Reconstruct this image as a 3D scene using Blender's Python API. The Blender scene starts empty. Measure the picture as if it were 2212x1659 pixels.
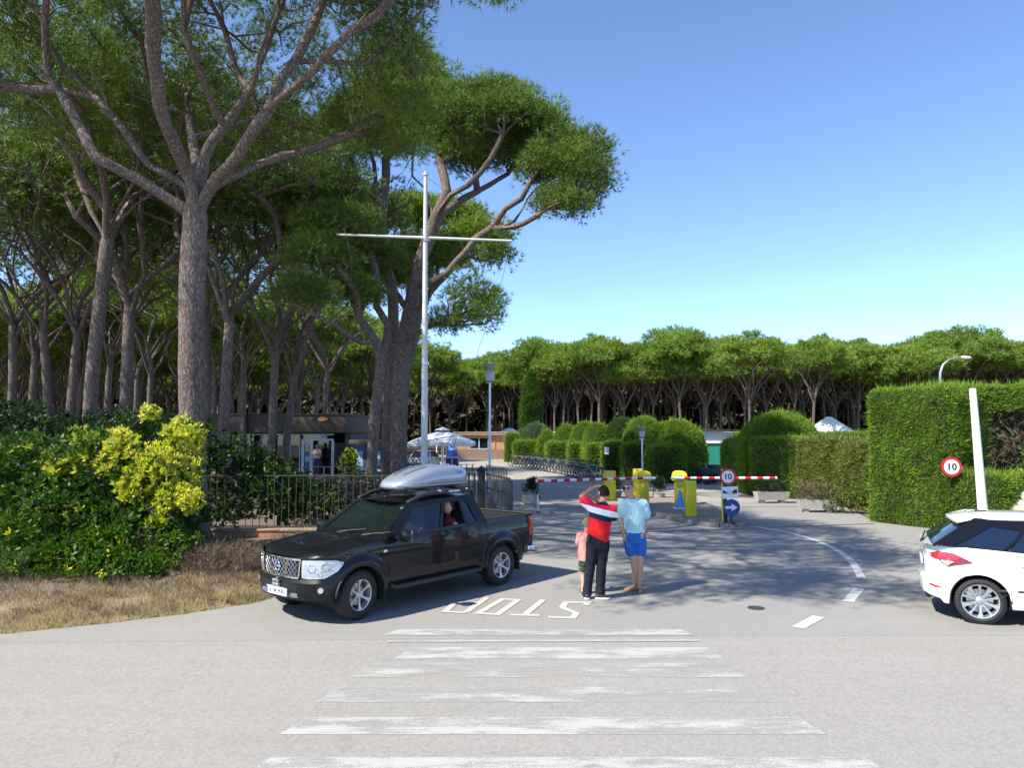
import bpy, bmesh, math, random
import numpy as np
from mathutils import Vector, Matrix, noise
from mathutils.geometry import tessellate_polygon

C = bpy.context.scene.collection
SC = bpy.context.scene
R = math.radians
CAM_H, FPX = 2.7, 1600.0
PITCH = math.atan(102.5 / FPX)

# ---------------------------------------------------------------- camera, sky, sun, exposure
cam_data = bpy.data.cameras.new('camera')
cam_data.sensor_width = 36.0
cam_data.lens = 36.0 * FPX / 2212.0
cam_data.clip_end = 3000.0
cam = bpy.data.objects.new('camera', cam_data)
C.objects.link(cam)
cam.location = (0, 0, CAM_H)
cam.rotation_euler = (math.pi / 2 + PITCH, 0, 0)
SC.camera = cam

SHX, SHY = 0.80, 0.48                      # shadow offset per metre of height
SUN_EL = math.atan(1.0 / math.hypot(SHX, SHY))
world = bpy.data.worlds.new('World')
SC.world = world
world.use_nodes = True
wn = world.node_tree
wn.nodes.clear()
sky = wn.nodes.new('ShaderNodeTexSky')
sky.sky_type = 'NISHITA'
sky.sun_disc = False
sky.sun_elevation = SUN_EL
sky.sun_rotation = math.atan2(-SHX, -SHY)
sky.altitude = 0
sky.air_density = 0.6
sky.dust_density = 0.1
sky.ozone_density = 4.0
bg = wn.nodes.new('ShaderNodeBackground')
bg.inputs[1].default_value = 0.148
wo = wn.nodes.new('ShaderNodeOutputWorld')
wn.links.new(sky.outputs[0], bg.inputs[0])
wn.links.new(bg.outputs[0], wo.inputs[0])

sun_data = bpy.data.lights.new('sun', 'SUN')
sun_data.energy = 4.1
sun_data.angle = R(0.53)
sun_data.color = (1.0, 0.94, 0.84)
sun = bpy.data.objects.new('sun', sun_data)
C.objects.link(sun)
sun.rotation_euler = Vector((SHX, SHY, -1.0)).to_track_quat('-Z', 'Y').to_euler()
sun.location = (-30, -20, 60)

SC.view_settings.view_transform = 'Standard'
SC.view_settings.look = 'None'
SC.view_settings.exposure = 1.22
SC.view_settings.gamma = 1.0
SC.view_settings.use_curve_mapping = False
SC.cycles.max_bounces = 6
SC.cycles.diffuse_bounces = 3
SC.cycles.glossy_bounces = 3
SC.cycles.transmission_bounces = 4
SC.cycles.transparent_max_bounces = 10

# ---------------------------------------------------------------- helpers
_cp, _sp = math.cos(PITCH), math.sin(PITCH)
def _ray(x, y):
    a, b = (x - 1106.0) / FPX, (829.5 - y) / FPX
    return Vector((a, _cp - b * _sp, _sp + b * _cp))
def P(x, y, Y):
    """the place in the world seen at that point of the survey picture, Y metres ahead"""
    d = _ray(x, y)
    return Vector((0, 0, CAM_H)) + d * (Y / d.y)
def G(x, y, z=0.0):
    d = _ray(x, y)
    return Vector((0, 0, CAM_H)) + d * ((z - CAM_H) / d.z)

def tag(o, label=None, cat=None, group=None, kind=None):
    for k, v in (('label', label), ('category', cat), ('group', group), ('kind', kind)):
        if v:
            o[k] = v
    return o

def link(name, me, parent=None, loc=None, rot=None):
    o = bpy.data.objects.new(name, me)
    C.objects.link(o)
    if parent is not None:
        o.parent = parent
    if loc is not None:
        o.location = loc
    if rot is not None:
        o.rotation_euler = rot
    return o

def empty(name, loc=(0, 0, 0), rz=0.0, label=None, cat=None, group=None):
    o = link(name, None, None, loc, (0, 0, rz))
    o.empty_display_size = 0.2
    return tag(o, label, cat, group)

def kids(o):
    return [c for c in C.objects if c.parent == o]

def copy_tree(o, parent=None, children=None):
    if children is None:
        children = {}
        for c in C.objects:
            if c.parent is not None:
                children.setdefault(c.parent.name, []).append(c)
    c = o.copy()
    C.objects.link(c)
    c.parent = parent
    if parent is not None:
        c.matrix_parent_inverse = o.matrix_parent_inverse
    for ch in children.get(o.name, []):
        copy_tree(ch, c, children)
    return c

def arr_mesh(name, verts, faces, k):
    """quick mesh from numpy arrays; faces is (n,k)"""
    me = bpy.data.meshes.new(name)
    nv, nf = len(verts), len(faces)
    me.vertices.add(nv)
    me.vertices.foreach_set('co', np.ascontiguousarray(verts, dtype=np.float32).ravel())
    me.loops.add(nf * k)
    me.loops.foreach_set('vertex_index', np.ascontiguousarray(faces, dtype=np.int32).ravel())
    me.polygons.add(nf)
    me.polygons.foreach_set('loop_start', np.arange(0, nf * k, k, dtype=np.int32))
    try:
        me.polygons.foreach_set('loop_total', np.full(nf, k, dtype=np.int32))
    except Exception:
        pass
    me.update(calc_edges=True)
    return me

class MB:
    """mesh builder: collects shapes that become one mesh"""
    def __init__(s):
        s.v, s.f, s.m, s.cur = [], [], [], 0
        s.M = Matrix.Identity(4)
    def mat(s, i):
        s.cur = i
        return s
    def add(s, vs, fs):
        n = len(s.v)
        s.v.extend([tuple(s.M @ Vector(v)) for v in vs])
        for f in fs:
            s.f.append(tuple(n + i for i in f))
            s.m.append(s.cur)
        return s
    def box(s, c, size, rz=0.0, bev=0.0, rx=0.0, ry=0.0):
        x, y, z = size[0] / 2, size[1] / 2, size[2] / 2
        M = Matrix.Translation(Vector(c)) @ Matrix.Rotation(rz, 4, 'Z') @ Matrix.Rotation(ry, 4, 'Y') @ Matrix.Rotation(rx, 4, 'X')
        if bev <= 0:
            vs = [(a * x, b * y, c_ * z) for a in (-1, 1) for b in (-1, 1) for c_ in (-1, 1)]
            fs = [(0, 1, 3, 2), (4, 6, 7, 5), (0, 4, 5, 1), (2, 3, 7, 6), (0, 2, 6, 4), (1, 5, 7, 3)]
        else:
            b_ = min(bev, x * .9, y * .9, z * .9)
            bm = bmesh.new()
            bmesh.ops.create_cube(bm, size=1.0)
            for v in bm.verts:
                v.co = Vector((v.co.x * 2 * x, v.co.y * 2 * y, v.co.z * 2 * z))
            bmesh.ops.bevel(bm, geom=list(bm.edges), offset=b_, segments=2, affect='EDGES', profile=0.5)
            vs = [tuple(v.co) for v in bm.verts]
            fs = [tuple(v.index for v in f.verts) for f in bm.faces]
            bm.free()
        s.add([tuple(M @ Vector(v)) for v in vs], fs)
        return s
    def prism(s, poly, z0, z1):
        """upright prism over an (x,y) polygon (counter-clockwise)"""
        n = len(poly)
        vs = [(p[0], p[1], z0) for p in poly] + [(p[0], p[1], z1) for p in poly]
        fs = [tuple(reversed(range(n))), tuple(range(n, 2 * n))] + [(i, (i + 1) % n, n + (i + 1) % n, n + i) for i in range(n)]
        return s.add(vs, fs)
    def tube(s, pts, rad, sides=8, caps=True):
        pts = [Vector(p) for p in pts]
        n = len(pts)
        if not hasattr(rad, '__len__'):
            rad = [rad] * n
        vs, fs = [], []
        ref = None
        for i, p in enumerate(pts):
            t = (pts[min(i + 1, n - 1)] - pts[max(i - 1, 0)])
            if t.length < 1e-9:
                t = Vector((0, 0, 1))
            t.normalize()
            if ref is None:
                ref = Vector((1, 0, 0)) if abs(t.x) < .8 else Vector((0, 1, 0))
            u = (ref - t * ref.dot(t)).normalized()
            ref = u
            w = t.cross(u)
            for k in range(sides):
                a = 2 * math.pi * k / sides
                vs.append(tuple(p + (u * math.cos(a) + w * math.sin(a)) * rad[i]))
        for i in range(n - 1):
            for k in range(sides):
                a, b = i * sides + k, i * sides + (k + 1) % sides
                fs.append((a, b, b + sides, a + sides))
        if caps:
            fs.append(tuple(reversed(range(sides))))
            fs.append(tuple(range((n - 1) * sides, n * sides)))
        return s.add(vs, fs)
    def lathe(s, prof, c=(0, 0, 0), axis='Z', seg=24, close=False):
        """prof: (radius, height) pairs"""
        vs, fs = [], []
        n = len(prof)
        for (r, h) in prof:
            for k in range(seg):
                a = 2 * math.pi * k / seg
                x, y = r * math.cos(a), r * math.sin(a)
                q = (x, y, h) if axis == 'Z' else ((h, x, y) if axis == 'X' else (x, h, -y))
                vs.append((q[0] + c[0], q[1] + c[1], q[2] + c[2]))
        for i in range(n - 1 if not close else n):
            j = (i + 1) % n
            for k in range(seg):
                a, b = i * seg + k, i * seg + (k + 1) % seg
                c_, d = j * seg + k, j * seg + (k + 1) % seg
                fs.append((a, b, d, c_))
        if not close:
            fs.append(tuple(reversed(range(seg))))
            fs.append(tuple(range((n - 1) * seg, n * seg)))
        return s.add(vs, fs)
    def grid(s, rows, wrap=False):
        n, m = len(rows), len(rows[0])
        vs = [tuple(p) for r in rows for p in r]
        fs = []
        for i in range(n - 1):
            for k in range(m if wrap else m - 1):
                a, b = i * m + k, i * m + (k + 1) % m
                fs.append((a, b, b + m, a + m))
        return s.add(vs, fs)
    def build(s, name, mats, parent=None, smooth=None, loc=None, rot=None):
        me = bpy.data.meshes.new(name)
        me.from_pydata(s.v, [], s.f)
        if not isinstance(mats, (list, tuple)):
            mats = [mats]
        for m in mats:
            me.materials.append(m)
        if len(mats) > 1:
            me.polygons.foreach_set('material_index', s.m)
        bm = bmesh.new()
        bm.from_mesh(me)
        bmesh.ops.recalc_face_normals(bm, faces=bm.faces)
        bm.to_mesh(me)
        bm.free()
        if smooth is not None:
            shade(me, smooth)
        return link(name, me, parent, loc, rot)

def shade(me, ang=40):
    me.polygons.foreach_set('use_smooth', [True] * len(me.polygons))
    try:
        me.set_sharp_from_angle(angle=R(ang))
    except Exception:
        pass

def apply_mods(o):
    dg = bpy.context.evaluated_depsgraph_get()
    me = bpy.data.meshes.new_from_object(o.evaluated_get(dg))
    o.modifiers.clear()
    o.data = me
    return o

# ---------------------------------------------------------------- materials
def _new(name):
    m = bpy.data.materials.new(name)
    m.use_nodes = True
    nt = m.node_tree
    return m, nt, nt.nodes['Principled BSDF'], nt.nodes['Material Output']

def _N(nt, t, **kw):
    n = nt.nodes.new(t)
    for k, v in kw.items():
        setattr(n, k, v)
    return n

def hsv_var(nt, col_socket, vmin, vmax, fac_socket):
    mr = _N(nt, 'ShaderNodeMapRange')
    mr.inputs[3].default_value, mr.inputs[4].default_value = vmin, vmax
    nt.links.new(fac_socket, mr.inputs[0])
    h = _N(nt, 'ShaderNodeHueSaturation')
    nt.links.new(mr.outputs[0], h.inputs['Value'])
    if isinstance(col_socket, tuple):
        h.inputs['Color'].default_value = col_socket + (1,)
    else:
        nt.links.new(col_socket, h.inputs['Color'])
    return h.outputs[0]

def ramp(nt, fac, stops, interp='LINEAR'):
    r = _N(nt, 'ShaderNodeValToRGB')
    r.color_ramp.interpolation = interp
    el = r.color_ramp.elements
    while len(el) < len(stops):
        el.new(0.5)
    for e, (p, c) in zip(el, stops):
        e.position = p
        e.color = c + (1,) if len(c) == 3 else c
    if fac is not None:
        nt.links.new(fac, r.inputs[0])
    return r.outputs[0]

def texco(nt, kind='Object', scale=None):
    t = _N(nt, 'ShaderNodeTexCoord')
    if scale is None:
        return t.outputs[kind]
    mp = _N(nt, 'ShaderNodeMapping')
    mp.inputs['Scale'].default_value = scale if hasattr(scale, '__len__') else (scale,) * 3
    nt.links.new(t.outputs[kind], mp.inputs[0])
    return mp.outputs[0]

def nz(nt, co, scale, detail=4, rough=.55):
    n = _N(nt, 'ShaderNodeTexNoise')
    n.inputs['Scale'].default_value = scale
    n.inputs['Detail'].default_value = detail
    n.inputs['Roughness'].default_value = rough
    nt.links.new(co, n.inputs['Vector'])
    return n.outputs[0]

def bump(nt, b, h, strength=.3, dist=.02):
    n = _N(nt, 'ShaderNodeBump')
    n.inputs['Strength'].default_value = strength
    n.inputs['Distance'].default_value = dist
    nt.links.new(h, n.inputs['Height'])
    nt.links.new(n.outputs[0], b.inputs['Normal'])

def pm(name, col, rough=.6, metal=0.0, var=.12, scale=6.0, bmp=0.0, bdist=.01, coat=0.0, spec=.5, bscale=None):
    m, nt, b, out = _new(name)
    b.inputs['Roughness'].default_value = rough
    b.inputs['Metallic'].default_value = metal
    b.inputs['Specular IOR Level'].default_value = spec
    b.inputs['Coat Weight'].default_value = coat
    b.inputs['Coat Roughness'].default_value = .04
    co = texco(nt)
    n = nz(nt, co, scale)
    nt.links.new(hsv_var(nt, tuple(col), 1 - var, 1 + var, n), b.inputs['Base Color'])
    if bmp > 0:
        n2 = nz(nt, co, bscale or scale * 6, 6, .6)
        bump(nt, b, n2, bmp, bdist)
    return m

def leaf_mat(name, stops, transl=.35, rough=.55, nscale=.6, spec=.3):
    """foliage: colour varies from blade to blade and clump to clump, part of the light passes through"""
    m, nt, b, out = _new(name)
    geo = _N(nt, 'ShaderNodeNewGeometry')
    co = texco(nt)
    n = nz(nt, co, nscale, 3, .6)
    mx = _N(nt, 'ShaderNodeMath', operation='MULTIPLY_ADD')
    nt.links.new(geo.outputs['Random Per Island'], mx.inputs[0])
    mx.inputs[1].default_value = .55
    nt.links.new(n, mx.inputs[2])
    sb = _N(nt, 'ShaderNodeMath', operation='SUBTRACT')
    nt.links.new(mx.outputs[0], sb.inputs[0])
    sb.inputs[1].default_value = .27
    col = ramp(nt, sb.outputs[0], stops)
    b.inputs['Roughness'].default_value = rough
    b.inputs['Specular IOR Level'].default_value = spec
    nt.links.new(col, b.inputs['Base Color'])
    tr = _N(nt, 'ShaderNodeBsdfTranslucent')
    hs = _N(nt, 'ShaderNodeHueSaturation')
    hs.inputs['Value'].default_value = 1.25
    hs.inputs['Saturation'].default_value = 1.15
    nt.links.new(col, hs.inputs['Color'])
    nt.links.new(hs.outputs[0], tr.inputs[0])
    ms = _N(nt, 'ShaderNodeMixShader')
    ms.inputs[0].default_value = transl
    nt.links.new(b.outputs[0], ms.inputs[1])
    nt.links.new(tr.outputs[0], ms.inputs[2])
    nt.links.new(ms.outputs[0], out.inputs[0])
    return m

def bark_mat(name, c1, c2, scale=1.0, dist=.05):
    m, nt, b, out = _new(name)
    co0 = texco(nt, 'Object')
    wn_ = _N(nt, 'ShaderNodeTexNoise')
    wn_.inputs['Scale'].default_value = 2.2 * scale
    wn_.inputs['Detail'].default_value = 4
    nt.links.new(co0, wn_.inputs['Vector'])
    add = _N(nt, 'ShaderNodeVectorMath', operation='MULTIPLY_ADD')
    nt.links.new(wn_.outputs['Color'], add.inputs[0])
    add.inputs[1].default_value = (.35, .35, .35)
    nt.links.new(co0, add.inputs[2])
    mp = _N(nt, 'ShaderNodeMapping')
    mp.inputs['Scale'].default_value = (5.5 * scale, 5.5 * scale, 1.15 * scale)
    nt.links.new(add.outputs[0], mp.inputs[0])
    co = mp.outputs[0]
    v = _N(nt, 'ShaderNodeTexVoronoi', feature='DISTANCE_TO_EDGE')
    v.inputs['Scale'].default_value = 3.0
    nt.links.new(co, v.inputs['Vector'])
    w = nz(nt, co, 4.0, 8, .7)
    big = nz(nt, co0, .9, 3, .6)
    edge = ramp(nt, v.outputs['Distance'], [(0, (.25, .25, .25)), (.14, (.8, .8, .8)), (.35, (1, 1, 1))])
    mul = _N(nt, 'ShaderNodeMath', operation='MULTIPLY')
    nt.links.new(edge, mul.inputs[0])
    nt.links.new(w, mul.inputs[1])
    col = ramp(nt, mul.outputs[0], [(.05, c1), (.32, tuple(.5 * (a + b_) for a, b_ in zip(c1, c2))), (.62, c2)])
    nt.links.new(hsv_var(nt, col, .7, 1.3, big), b.inputs['Base Color'])
    b.inputs['Roughness'].default_value = .9
    b.inputs['Specular IOR Level'].default_value = .15
    bump(nt, b, mul.outputs[0], .8, dist)
    return m

def glass_mat(name, tint=(.03, .04, .045), alpha=.35, rough=.02):
    m, nt, b, out = _new(name)
    b.inputs['Base Color'].default_value = tint + (1,)
    b.inputs['Roughness'].default_value = rough
    b.inputs['Specular IOR Level'].default_value = .8
    tr = _N(nt, 'ShaderNodeBsdfTransparent')
    tr.inputs[0].default_value = (.75, .85, .85, 1)
    ms = _N(nt, 'ShaderNodeMixShader')
    ms.inputs[0].default_value = alpha
    nt.links.new(b.outputs[0], ms.inputs[1])
    nt.links.new(tr.outputs[0], ms.inputs[2])
    nt.links.new(ms.outputs[0], out.inputs[0])
    return m

def asphalt(name, c, speck=.35, sscale=90.0, patches=.10, warm=(1, 1, 1), flakes=False):
    m, nt, b, out = _new(name)
    co = texco(nt)
    n1 = nz(nt, co, .35, 5, .6)
    n2 = nz(nt, co, sscale, 2, .7)
    n3 = nz(nt, texco(nt, 'Object', (.25, 2.2, 1)), 1.2, 4, .6)
    a = hsv_var(nt, tuple(c), 1 - patches, 1 + patches, n1)
    a = hsv_var(nt, a, 1 - speck, 1 + speck, n2)
    a = hsv_var(nt, a, 1 - patches, 1 + patches, n3)
    v = _N(nt, 'ShaderNodeTexVoronoi')
    v.inputs['Scale'].default_value = sscale * .8
    nt.links.new(co, v.inputs['Vector'])
    a2 = hsv_var(nt, a, .86, 1.14, v.outputs['Color'])
    # cracks and seams, thin and broken
    cr = _N(nt, 'ShaderNodeTexVoronoi', feature='DISTANCE_TO_EDGE')
    cr.inputs['Scale'].default_value = .22
    wob = _N(nt, 'ShaderNodeVectorMath', operation='ADD')
    nn = _N(nt, 'ShaderNodeTexNoise')
    nn.inputs['Scale'].default_value = 1.1
    nn.inputs['Detail'].default_value = 5
    nt.links.new(co, nn.inputs['Vector'])
    nt.links.new(co, wob.inputs[0])
    nt.links.new(nn.outputs['Color'], wob.inputs[1])
    nt.links.new(wob.outputs[0], cr.inputs['Vector'])
    crk = ramp(nt, cr.outputs['Distance'], [(0, (.86, .86, .86)), (.0020, (1, 1, 1))])
    mm = _N(nt, 'ShaderNodeMix', data_type='RGBA', blend_type='MULTIPLY')
    mm.inputs[0].default_value = .8
    nt.links.new(a2, mm.inputs[6])
    nt.links.new(crk, mm.inputs[7])
    nt.links.new(mm.outputs[2], b.inputs['Base Color'])
    b.inputs['Roughness'].default_value = .88
    b.inputs['Specular IOR Level'].default_value = .25
    bump(nt, b, n2, .12, .004)
    return m

def paint_mat(name, c, wear=.5, nscale=3.0, edge=.12):
    """road paint worn through to the asphalt below"""
    m, nt, b, out = _new(name)
    co = texco(nt, 'Object', (.6, 2.0, 1))
    n = nz(nt, co, nscale, 8, .72)
    n2 = nz(nt, texco(nt), 60, 3, .7)
    ad = _N(nt, 'ShaderNodeMath', operation='MULTIPLY_ADD')
    nt.links.new(n2, ad.inputs[0])
    ad.inputs[1].default_value = .35
    nt.links.new(n, ad.inputs[2])
    al = ramp(nt, ad.outputs[0], [(max(0, wear), (0, 0, 0)), (min(1, wear + edge), (1, 1, 1))])
    tr = _N(nt, 'ShaderNodeBsdfTransparent')
    ms = _N(nt, 'ShaderNodeMixShader')
    nt.links.new(al, ms.inputs[0])
    nt.links.new(tr.outputs[0], ms.inputs[1])
    nt.links.new(hsv_var(nt, tuple(c), .85, 1.1, n2), b.inputs['Base Color'])
    b.inputs['Roughness'].default_value = .75
    nt.links.new(b.outputs[0], ms.inputs[2])
    nt.links.new(ms.outputs[0], out.inputs[0])
    return m

def car_paint(name, c, rough=.25, metal=0.0, dust=0.0):
    m, nt, b, out = _new(name)
    co = texco(nt)
    n = nz(nt, co, 3.0, 5, .6)
    if dust > 0:
        mx = _N(nt, 'ShaderNodeMix', data_type='RGBA')
        f = ramp(nt, n, [(.35, (0, 0, 0)), (.8, (dust,) * 3)])
        nt.links.new(f, mx.inputs[0])
        mx.inputs[6].default_value = c + (1,)
        mx.inputs[7].default_value = (.22, .2, .17, 1)
        nt.links.new(mx.outputs[2], b.inputs['Base Color'])
        rr = _N(nt, 'ShaderNodeMapRange')
        rr.inputs[3].default_value, rr.inputs[4].default_value = rough * .7, rough * 1.8
        nt.links.new(n, rr.inputs[0])
        nt.links.new(rr.outputs[0], b.inputs['Roughness'])
    else:
        b.inputs['Base Color'].default_value = c + (1,)
        b.inputs['Roughness'].default_value = rough
    b.inputs['Metallic'].default_value = metal
    b.inputs['Coat Weight'].default_value = .45 if max(c) < .02 else 1.0
    b.inputs['Specular IOR Level'].default_value = .15 if max(c) < .02 else .5
    b.inputs['Coat Roughness'].default_value = .02 + dust * .25
    return m

def facing(o, d=0):
    return o

M = {}
M['rubber'] = pm('rubber', (.018, .018, .018), .8, bmp=.3)
M['black_plastic'] = pm('black_plastic', (.02, .02, .021), .55)
M['dark_void'] = pm('dark_void', (.006, .006, .006), .9, var=.05)
M['alloy'] = pm('alloy', (.50, .50, .52), .32, metal=.75, var=.05)
M['chrome'] = pm('chrome', (.75, .75, .77), .12, metal=1, var=.03)
M['steel'] = pm('steel', (.45, .46, .47), .35, metal=.8)
M['white_paint'] = pm('white_paint', (.78, .78, .76), .45, var=.05)
M['post_white'] = pm('post_white', (.58, .58, .56), .6, var=.22, scale=3, bmp=.1)
M['yellow_paint'] = pm('yellow_paint', (.60, .49, .015), .55, var=.22, scale=7, bmp=.2)
M['red_paint'] = pm('red_paint', (.50, .012, .015), .45, var=.08)
M['sign_red'] = pm('sign_red', (.45, .015, .02), .4, var=.05)
M['sign_white'] = pm('sign_white', (.72, .74, .76), .4, var=.04)
M['sign_blue'] = pm('sign_blue', (.012, .045, .22), .4, var=.05)
M['sign_black'] = pm('sign_black', (.01, .012, .018), .5, var=.03)
M['iron'] = pm('iron', (.035, .033, .033), .6, bmp=.3)
M['iron_rust'] = pm('iron_rust', (.058, .050, .040), .75, var=.4, scale=9, bmp=.4)
M['concrete'] = pm('concrete', (.36, .34, .30), .9, var=.2, scale=5, bmp=.5)
M['bark'] = bark_mat('bark', (.05, .036, .030), (.24, .19, .165), 1.0, .03)
M['bark_far'] = bark_mat('bark_far', (.045, .034, .028), (.20, .16, .135), .8, .03)
M['twig'] = pm('twig', (.09, .065, .05), .9, var=.3)
NEEDLE = [(0, (.030, .046, .012)), (.35, (.080, .122, .021)), (.65, (.155, .240, .034)), (1, (.27, .38, .07))]
M['needles'] = leaf_mat('needles', NEEDLE, .20, .5, .5)
M['needles_far'] = leaf_mat('needles_far', [(0, (.045, .07, .016)), (.4, (.15, .235, .036)), (.75, (.25, .36, .058)), (1, (.34, .44, .10))], .35, .55, .25)
M['hedge_leaf'] = leaf_mat('hedge_leaf', [(0, (.05, .085, .010)), (.35, (.13, .22, .022)), (.75, (.21, .33, .034)), (1, (.30, .42, .07))], .3, .55, .9)
M['hedge_leaf_grey'] = leaf_mat('hedge_leaf_grey', [(0, (.04, .075, .03)), (.5, (.11, .18, .07)), (1, (.2, .27, .12))], .3, .6, .9)
M['hedge_leaf_olive'] = leaf_mat('hedge_leaf_olive', [(0, (.03, .05, .012)), (.5, (.15, .19, .038)), (1, (.30, .32, .09))], .3, .6, 1.2)
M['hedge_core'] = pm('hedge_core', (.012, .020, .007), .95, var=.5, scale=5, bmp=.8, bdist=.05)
M['leaf_green'] = leaf_mat('leaf_green', [(0, (.014, .038, .008)), (.4, (.045, .10, .014)), (.8, (.085, .17, .02)), (1, (.15, .25, .035))], .35, .5, .8, .3)
M['leaf_yellow'] = leaf_mat('leaf_yellow', [(0, (.22, .27, .03)), (.4, (.48, .50, .06)), (.8, (.66, .64, .12)), (1, (.74, .70, .22))], .4, .4, 1.6, .5)
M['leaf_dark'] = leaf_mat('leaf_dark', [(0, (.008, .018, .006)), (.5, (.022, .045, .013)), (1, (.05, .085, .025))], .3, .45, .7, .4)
M['leaf_white'] = leaf_mat('leaf_white', [(0, (.25, .3, .25)), (1, (.55, .6, .52))], .3, .6, 1)
M['dry_grass'] = leaf_mat('dry_grass', [(0, (.16, .12, .06)), (.4, (.44, .36, .20)), (.8, (.66, .56, .33)), (1, (.76, .68, .44))], .4, .8, .35, .1)
M['dry_brush'] = leaf_mat('dry_brush', [(0, (.06, .042, .03)), (.5, (.17, .125, .085)), (1, (.34, .27, .19))], .2, .85, .8, .1)
M['skin'] = pm('skin', (.48, .27, .18), .5, var=.06)
M['skin_tan'] = pm('skin_tan', (.36, .19, .12), .5, var=.06)
M['skin_fair'] = pm('skin_fair', (.55, .33, .24), .5, var=.05)
# ================================================================ foliage and tree makers
def unit(a):
    return a / np.maximum(np.linalg.norm(a, axis=1, keepdims=True), 1e-9)

def blades(pts, dirs, L, W, nb, spread, rng, leaf=False, up=0.0):
    """nb thin blades at every point, leaning round its direction: triangles, or four-cornered leaves"""
    N = len(pts)
    p = np.repeat(pts, nb, 0)
    d = unit(np.repeat(dirs, nb, 0) + rng.normal(0, spread, (N * nb, 3)) + np.array([0, 0, up]))
    side = unit(np.cross(d, rng.normal(0, 1, (N * nb, 3))))
    l = (L * rng.uniform(.6, 1.25, (N * nb, 1)))
    if leaf:
        nrm = unit(np.cross(d, side))
        mid = p + d * l * .55 + nrm * l * .06
        v = np.stack([p, mid + side * W / 2, p + d * l, mid - side * W / 2], 1).reshape(-1, 3)
        f = np.arange(len(v)).reshape(-1, 4)
    else:
        v = np.stack([p - side * W / 2, p + side * W / 2, p + d * l], 1).reshape(-1, 3)
        f = np.arange(len(v)).reshape(-1, 3)
    return v, f

def clump_points(tips, rad, n, rng, flat=.6):
    """n points in a flattened ball round every tip, with outward directions"""
    N = len(tips)
    off = unit(rng.normal(0, 1, (N * n, 3))) * (rng.uniform(.25, 1, (N * n, 1)) ** .5)
    r = np.repeat(rad if hasattr(rad, '__len__') else np.full(N, rad), n)[:, None]
    q = np.repeat(tips, n, 0) + off * r * np.array([1, 1, flat])
    return q, unit(off + np.array([0, 0, .55]))

class Skeleton:
    """a branching frame grown towards targets"""
    def __init__(s):
        s.p, s.par, s.plen, s.fixed = [], [], [], {}
    def add(s, p, par):
        p = np.asarray(p, float)
        s.p.append(p)
        s.par.append(par)
        s.plen.append(0.0 if par < 0 else s.plen[par] + float(np.linalg.norm(p - s.p[par])))
        return len(s.p) - 1
    def path(s, start, pts, step=.5, rng=None, wob=.0):
        """smooth path through the points from node start; returns the last node"""
        cps = [s.p[start]] + [np.asarray(q, float) for q in pts]
        cur = start
        for i in range(1, len(cps)):
            p0 = cps[max(i - 2, 0)]; p1 = cps[i - 1]; p2 = cps[i]; p3 = cps[min(i + 1, len(cps) - 1)]
            n = max(1, int(np.linalg.norm(p2 - p1) / step))
            for k in range(1, n + 1):
                t = k / n
                q = .5 * ((2 * p1) + (-p0 + p2) * t + (2 * p0 - 5 * p1 + 4 * p2 - p3) * t * t + (-p0 + 3 * p1 - 3 * p2 + p3) * t ** 3)
                if rng is not None and wob > 0:
                    q = q + rng.normal(0, wob, 3)
                cur = s.add(q, cur)
        return cur
    def grow(s, targets, rng, alpha=.35, step=.6, lo=0, sag=.12, wob=.03):
        """join every target to the frame, nearest first"""
        base = s.p[lo]
        order = np.argsort(np.linalg.norm(targets - base, axis=1))
        tips = []
        for ti in order:
            t = targets[ti]
            A = np.array(s.p[lo:])
            L = np.array(s.plen[lo:])
            d = np.linalg.norm(A - t, axis=1)
            below = np.maximum(0, A[:, 2] - t[2] + .1)
            j = int(np.argmin(d + alpha * L + below * 1.2)) + lo
            a = s.p[j]
            dist = float(np.linalg.norm(t - a))
            if dist < .15:
                tips.append(j)
                continue
            par = s.par[j]
            gd = (a - s.p[par]) if par >= 0 else np.array([0, 0, 1.0])
            gd = gd / max(np.linalg.norm(gd), 1e-6)
            mid = (a + t) / 2 + gd * dist * .12 - np.array([0, 0, dist * sag])
            n = max(1, int(dist / step))
            cur = j
            for k in range(1, n + 1):
                u = k / n
                q = (1 - u) ** 2 * a + 2 * u * (1 - u) * mid + u * u * t
                if k < n:
                    q = q + rng.normal(0, wob, 3)
                cur = s.add(q, cur)
            tips.append(cur)
        return tips
    def radii(s, r0, rmin=.010, ex=.46):
        n = len(s.p)
        w = np.zeros(n)
        kids_ = [[] for _ in range(n)]
        for i, p in enumerate(s.par):
            if p >= 0:
                kids_[p].append(i)
        for i in range(n - 1, -1, -1):
            if not kids_[i]:
                w[i] = 1
            if s.par[i] >= 0:
                w[s.par[i]] += w[i]
        r = np.maximum(rmin, r0 * (w / w[0]) ** ex)
        s.kids, s.w, s.r = kids_, w, r
        return r
    def tubes(s, mb, sides=lambda r: 10 if r > .12 else (6 if r > .045 else (4 if r > .02 else 3)), flare=0.0):
        n = len(s.p)
        starts = [0]
        while starts:
            i = starts.pop()
            chain = [i] if s.par[i] < 0 else [s.par[i], i]
            rr = [s.r[i]] if s.par[i] < 0 else [s.r[i] * 1.08, s.r[i]]
            cur = i
            while s.kids[cur]:
                ks = sorted(s.kids[cur], key=lambda k: -s.w[k])
                starts.extend(ks[1:])
                cur = ks[0]
                chain.append(cur)
                rr.append(s.r[cur])
            if len(chain) < 2:
                continue
            pts = [s.p[k] for k in chain]
            if flare and s.par[i] < 0:
                z0 = pts[0][2]
                rr = [r * (1 + flare * math.exp(-(p[2] - z0) / .5)) for r, p in zip(rr, pts)]
            mb.tube(pts, rr, sides(rr[1]), caps=False)

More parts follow.
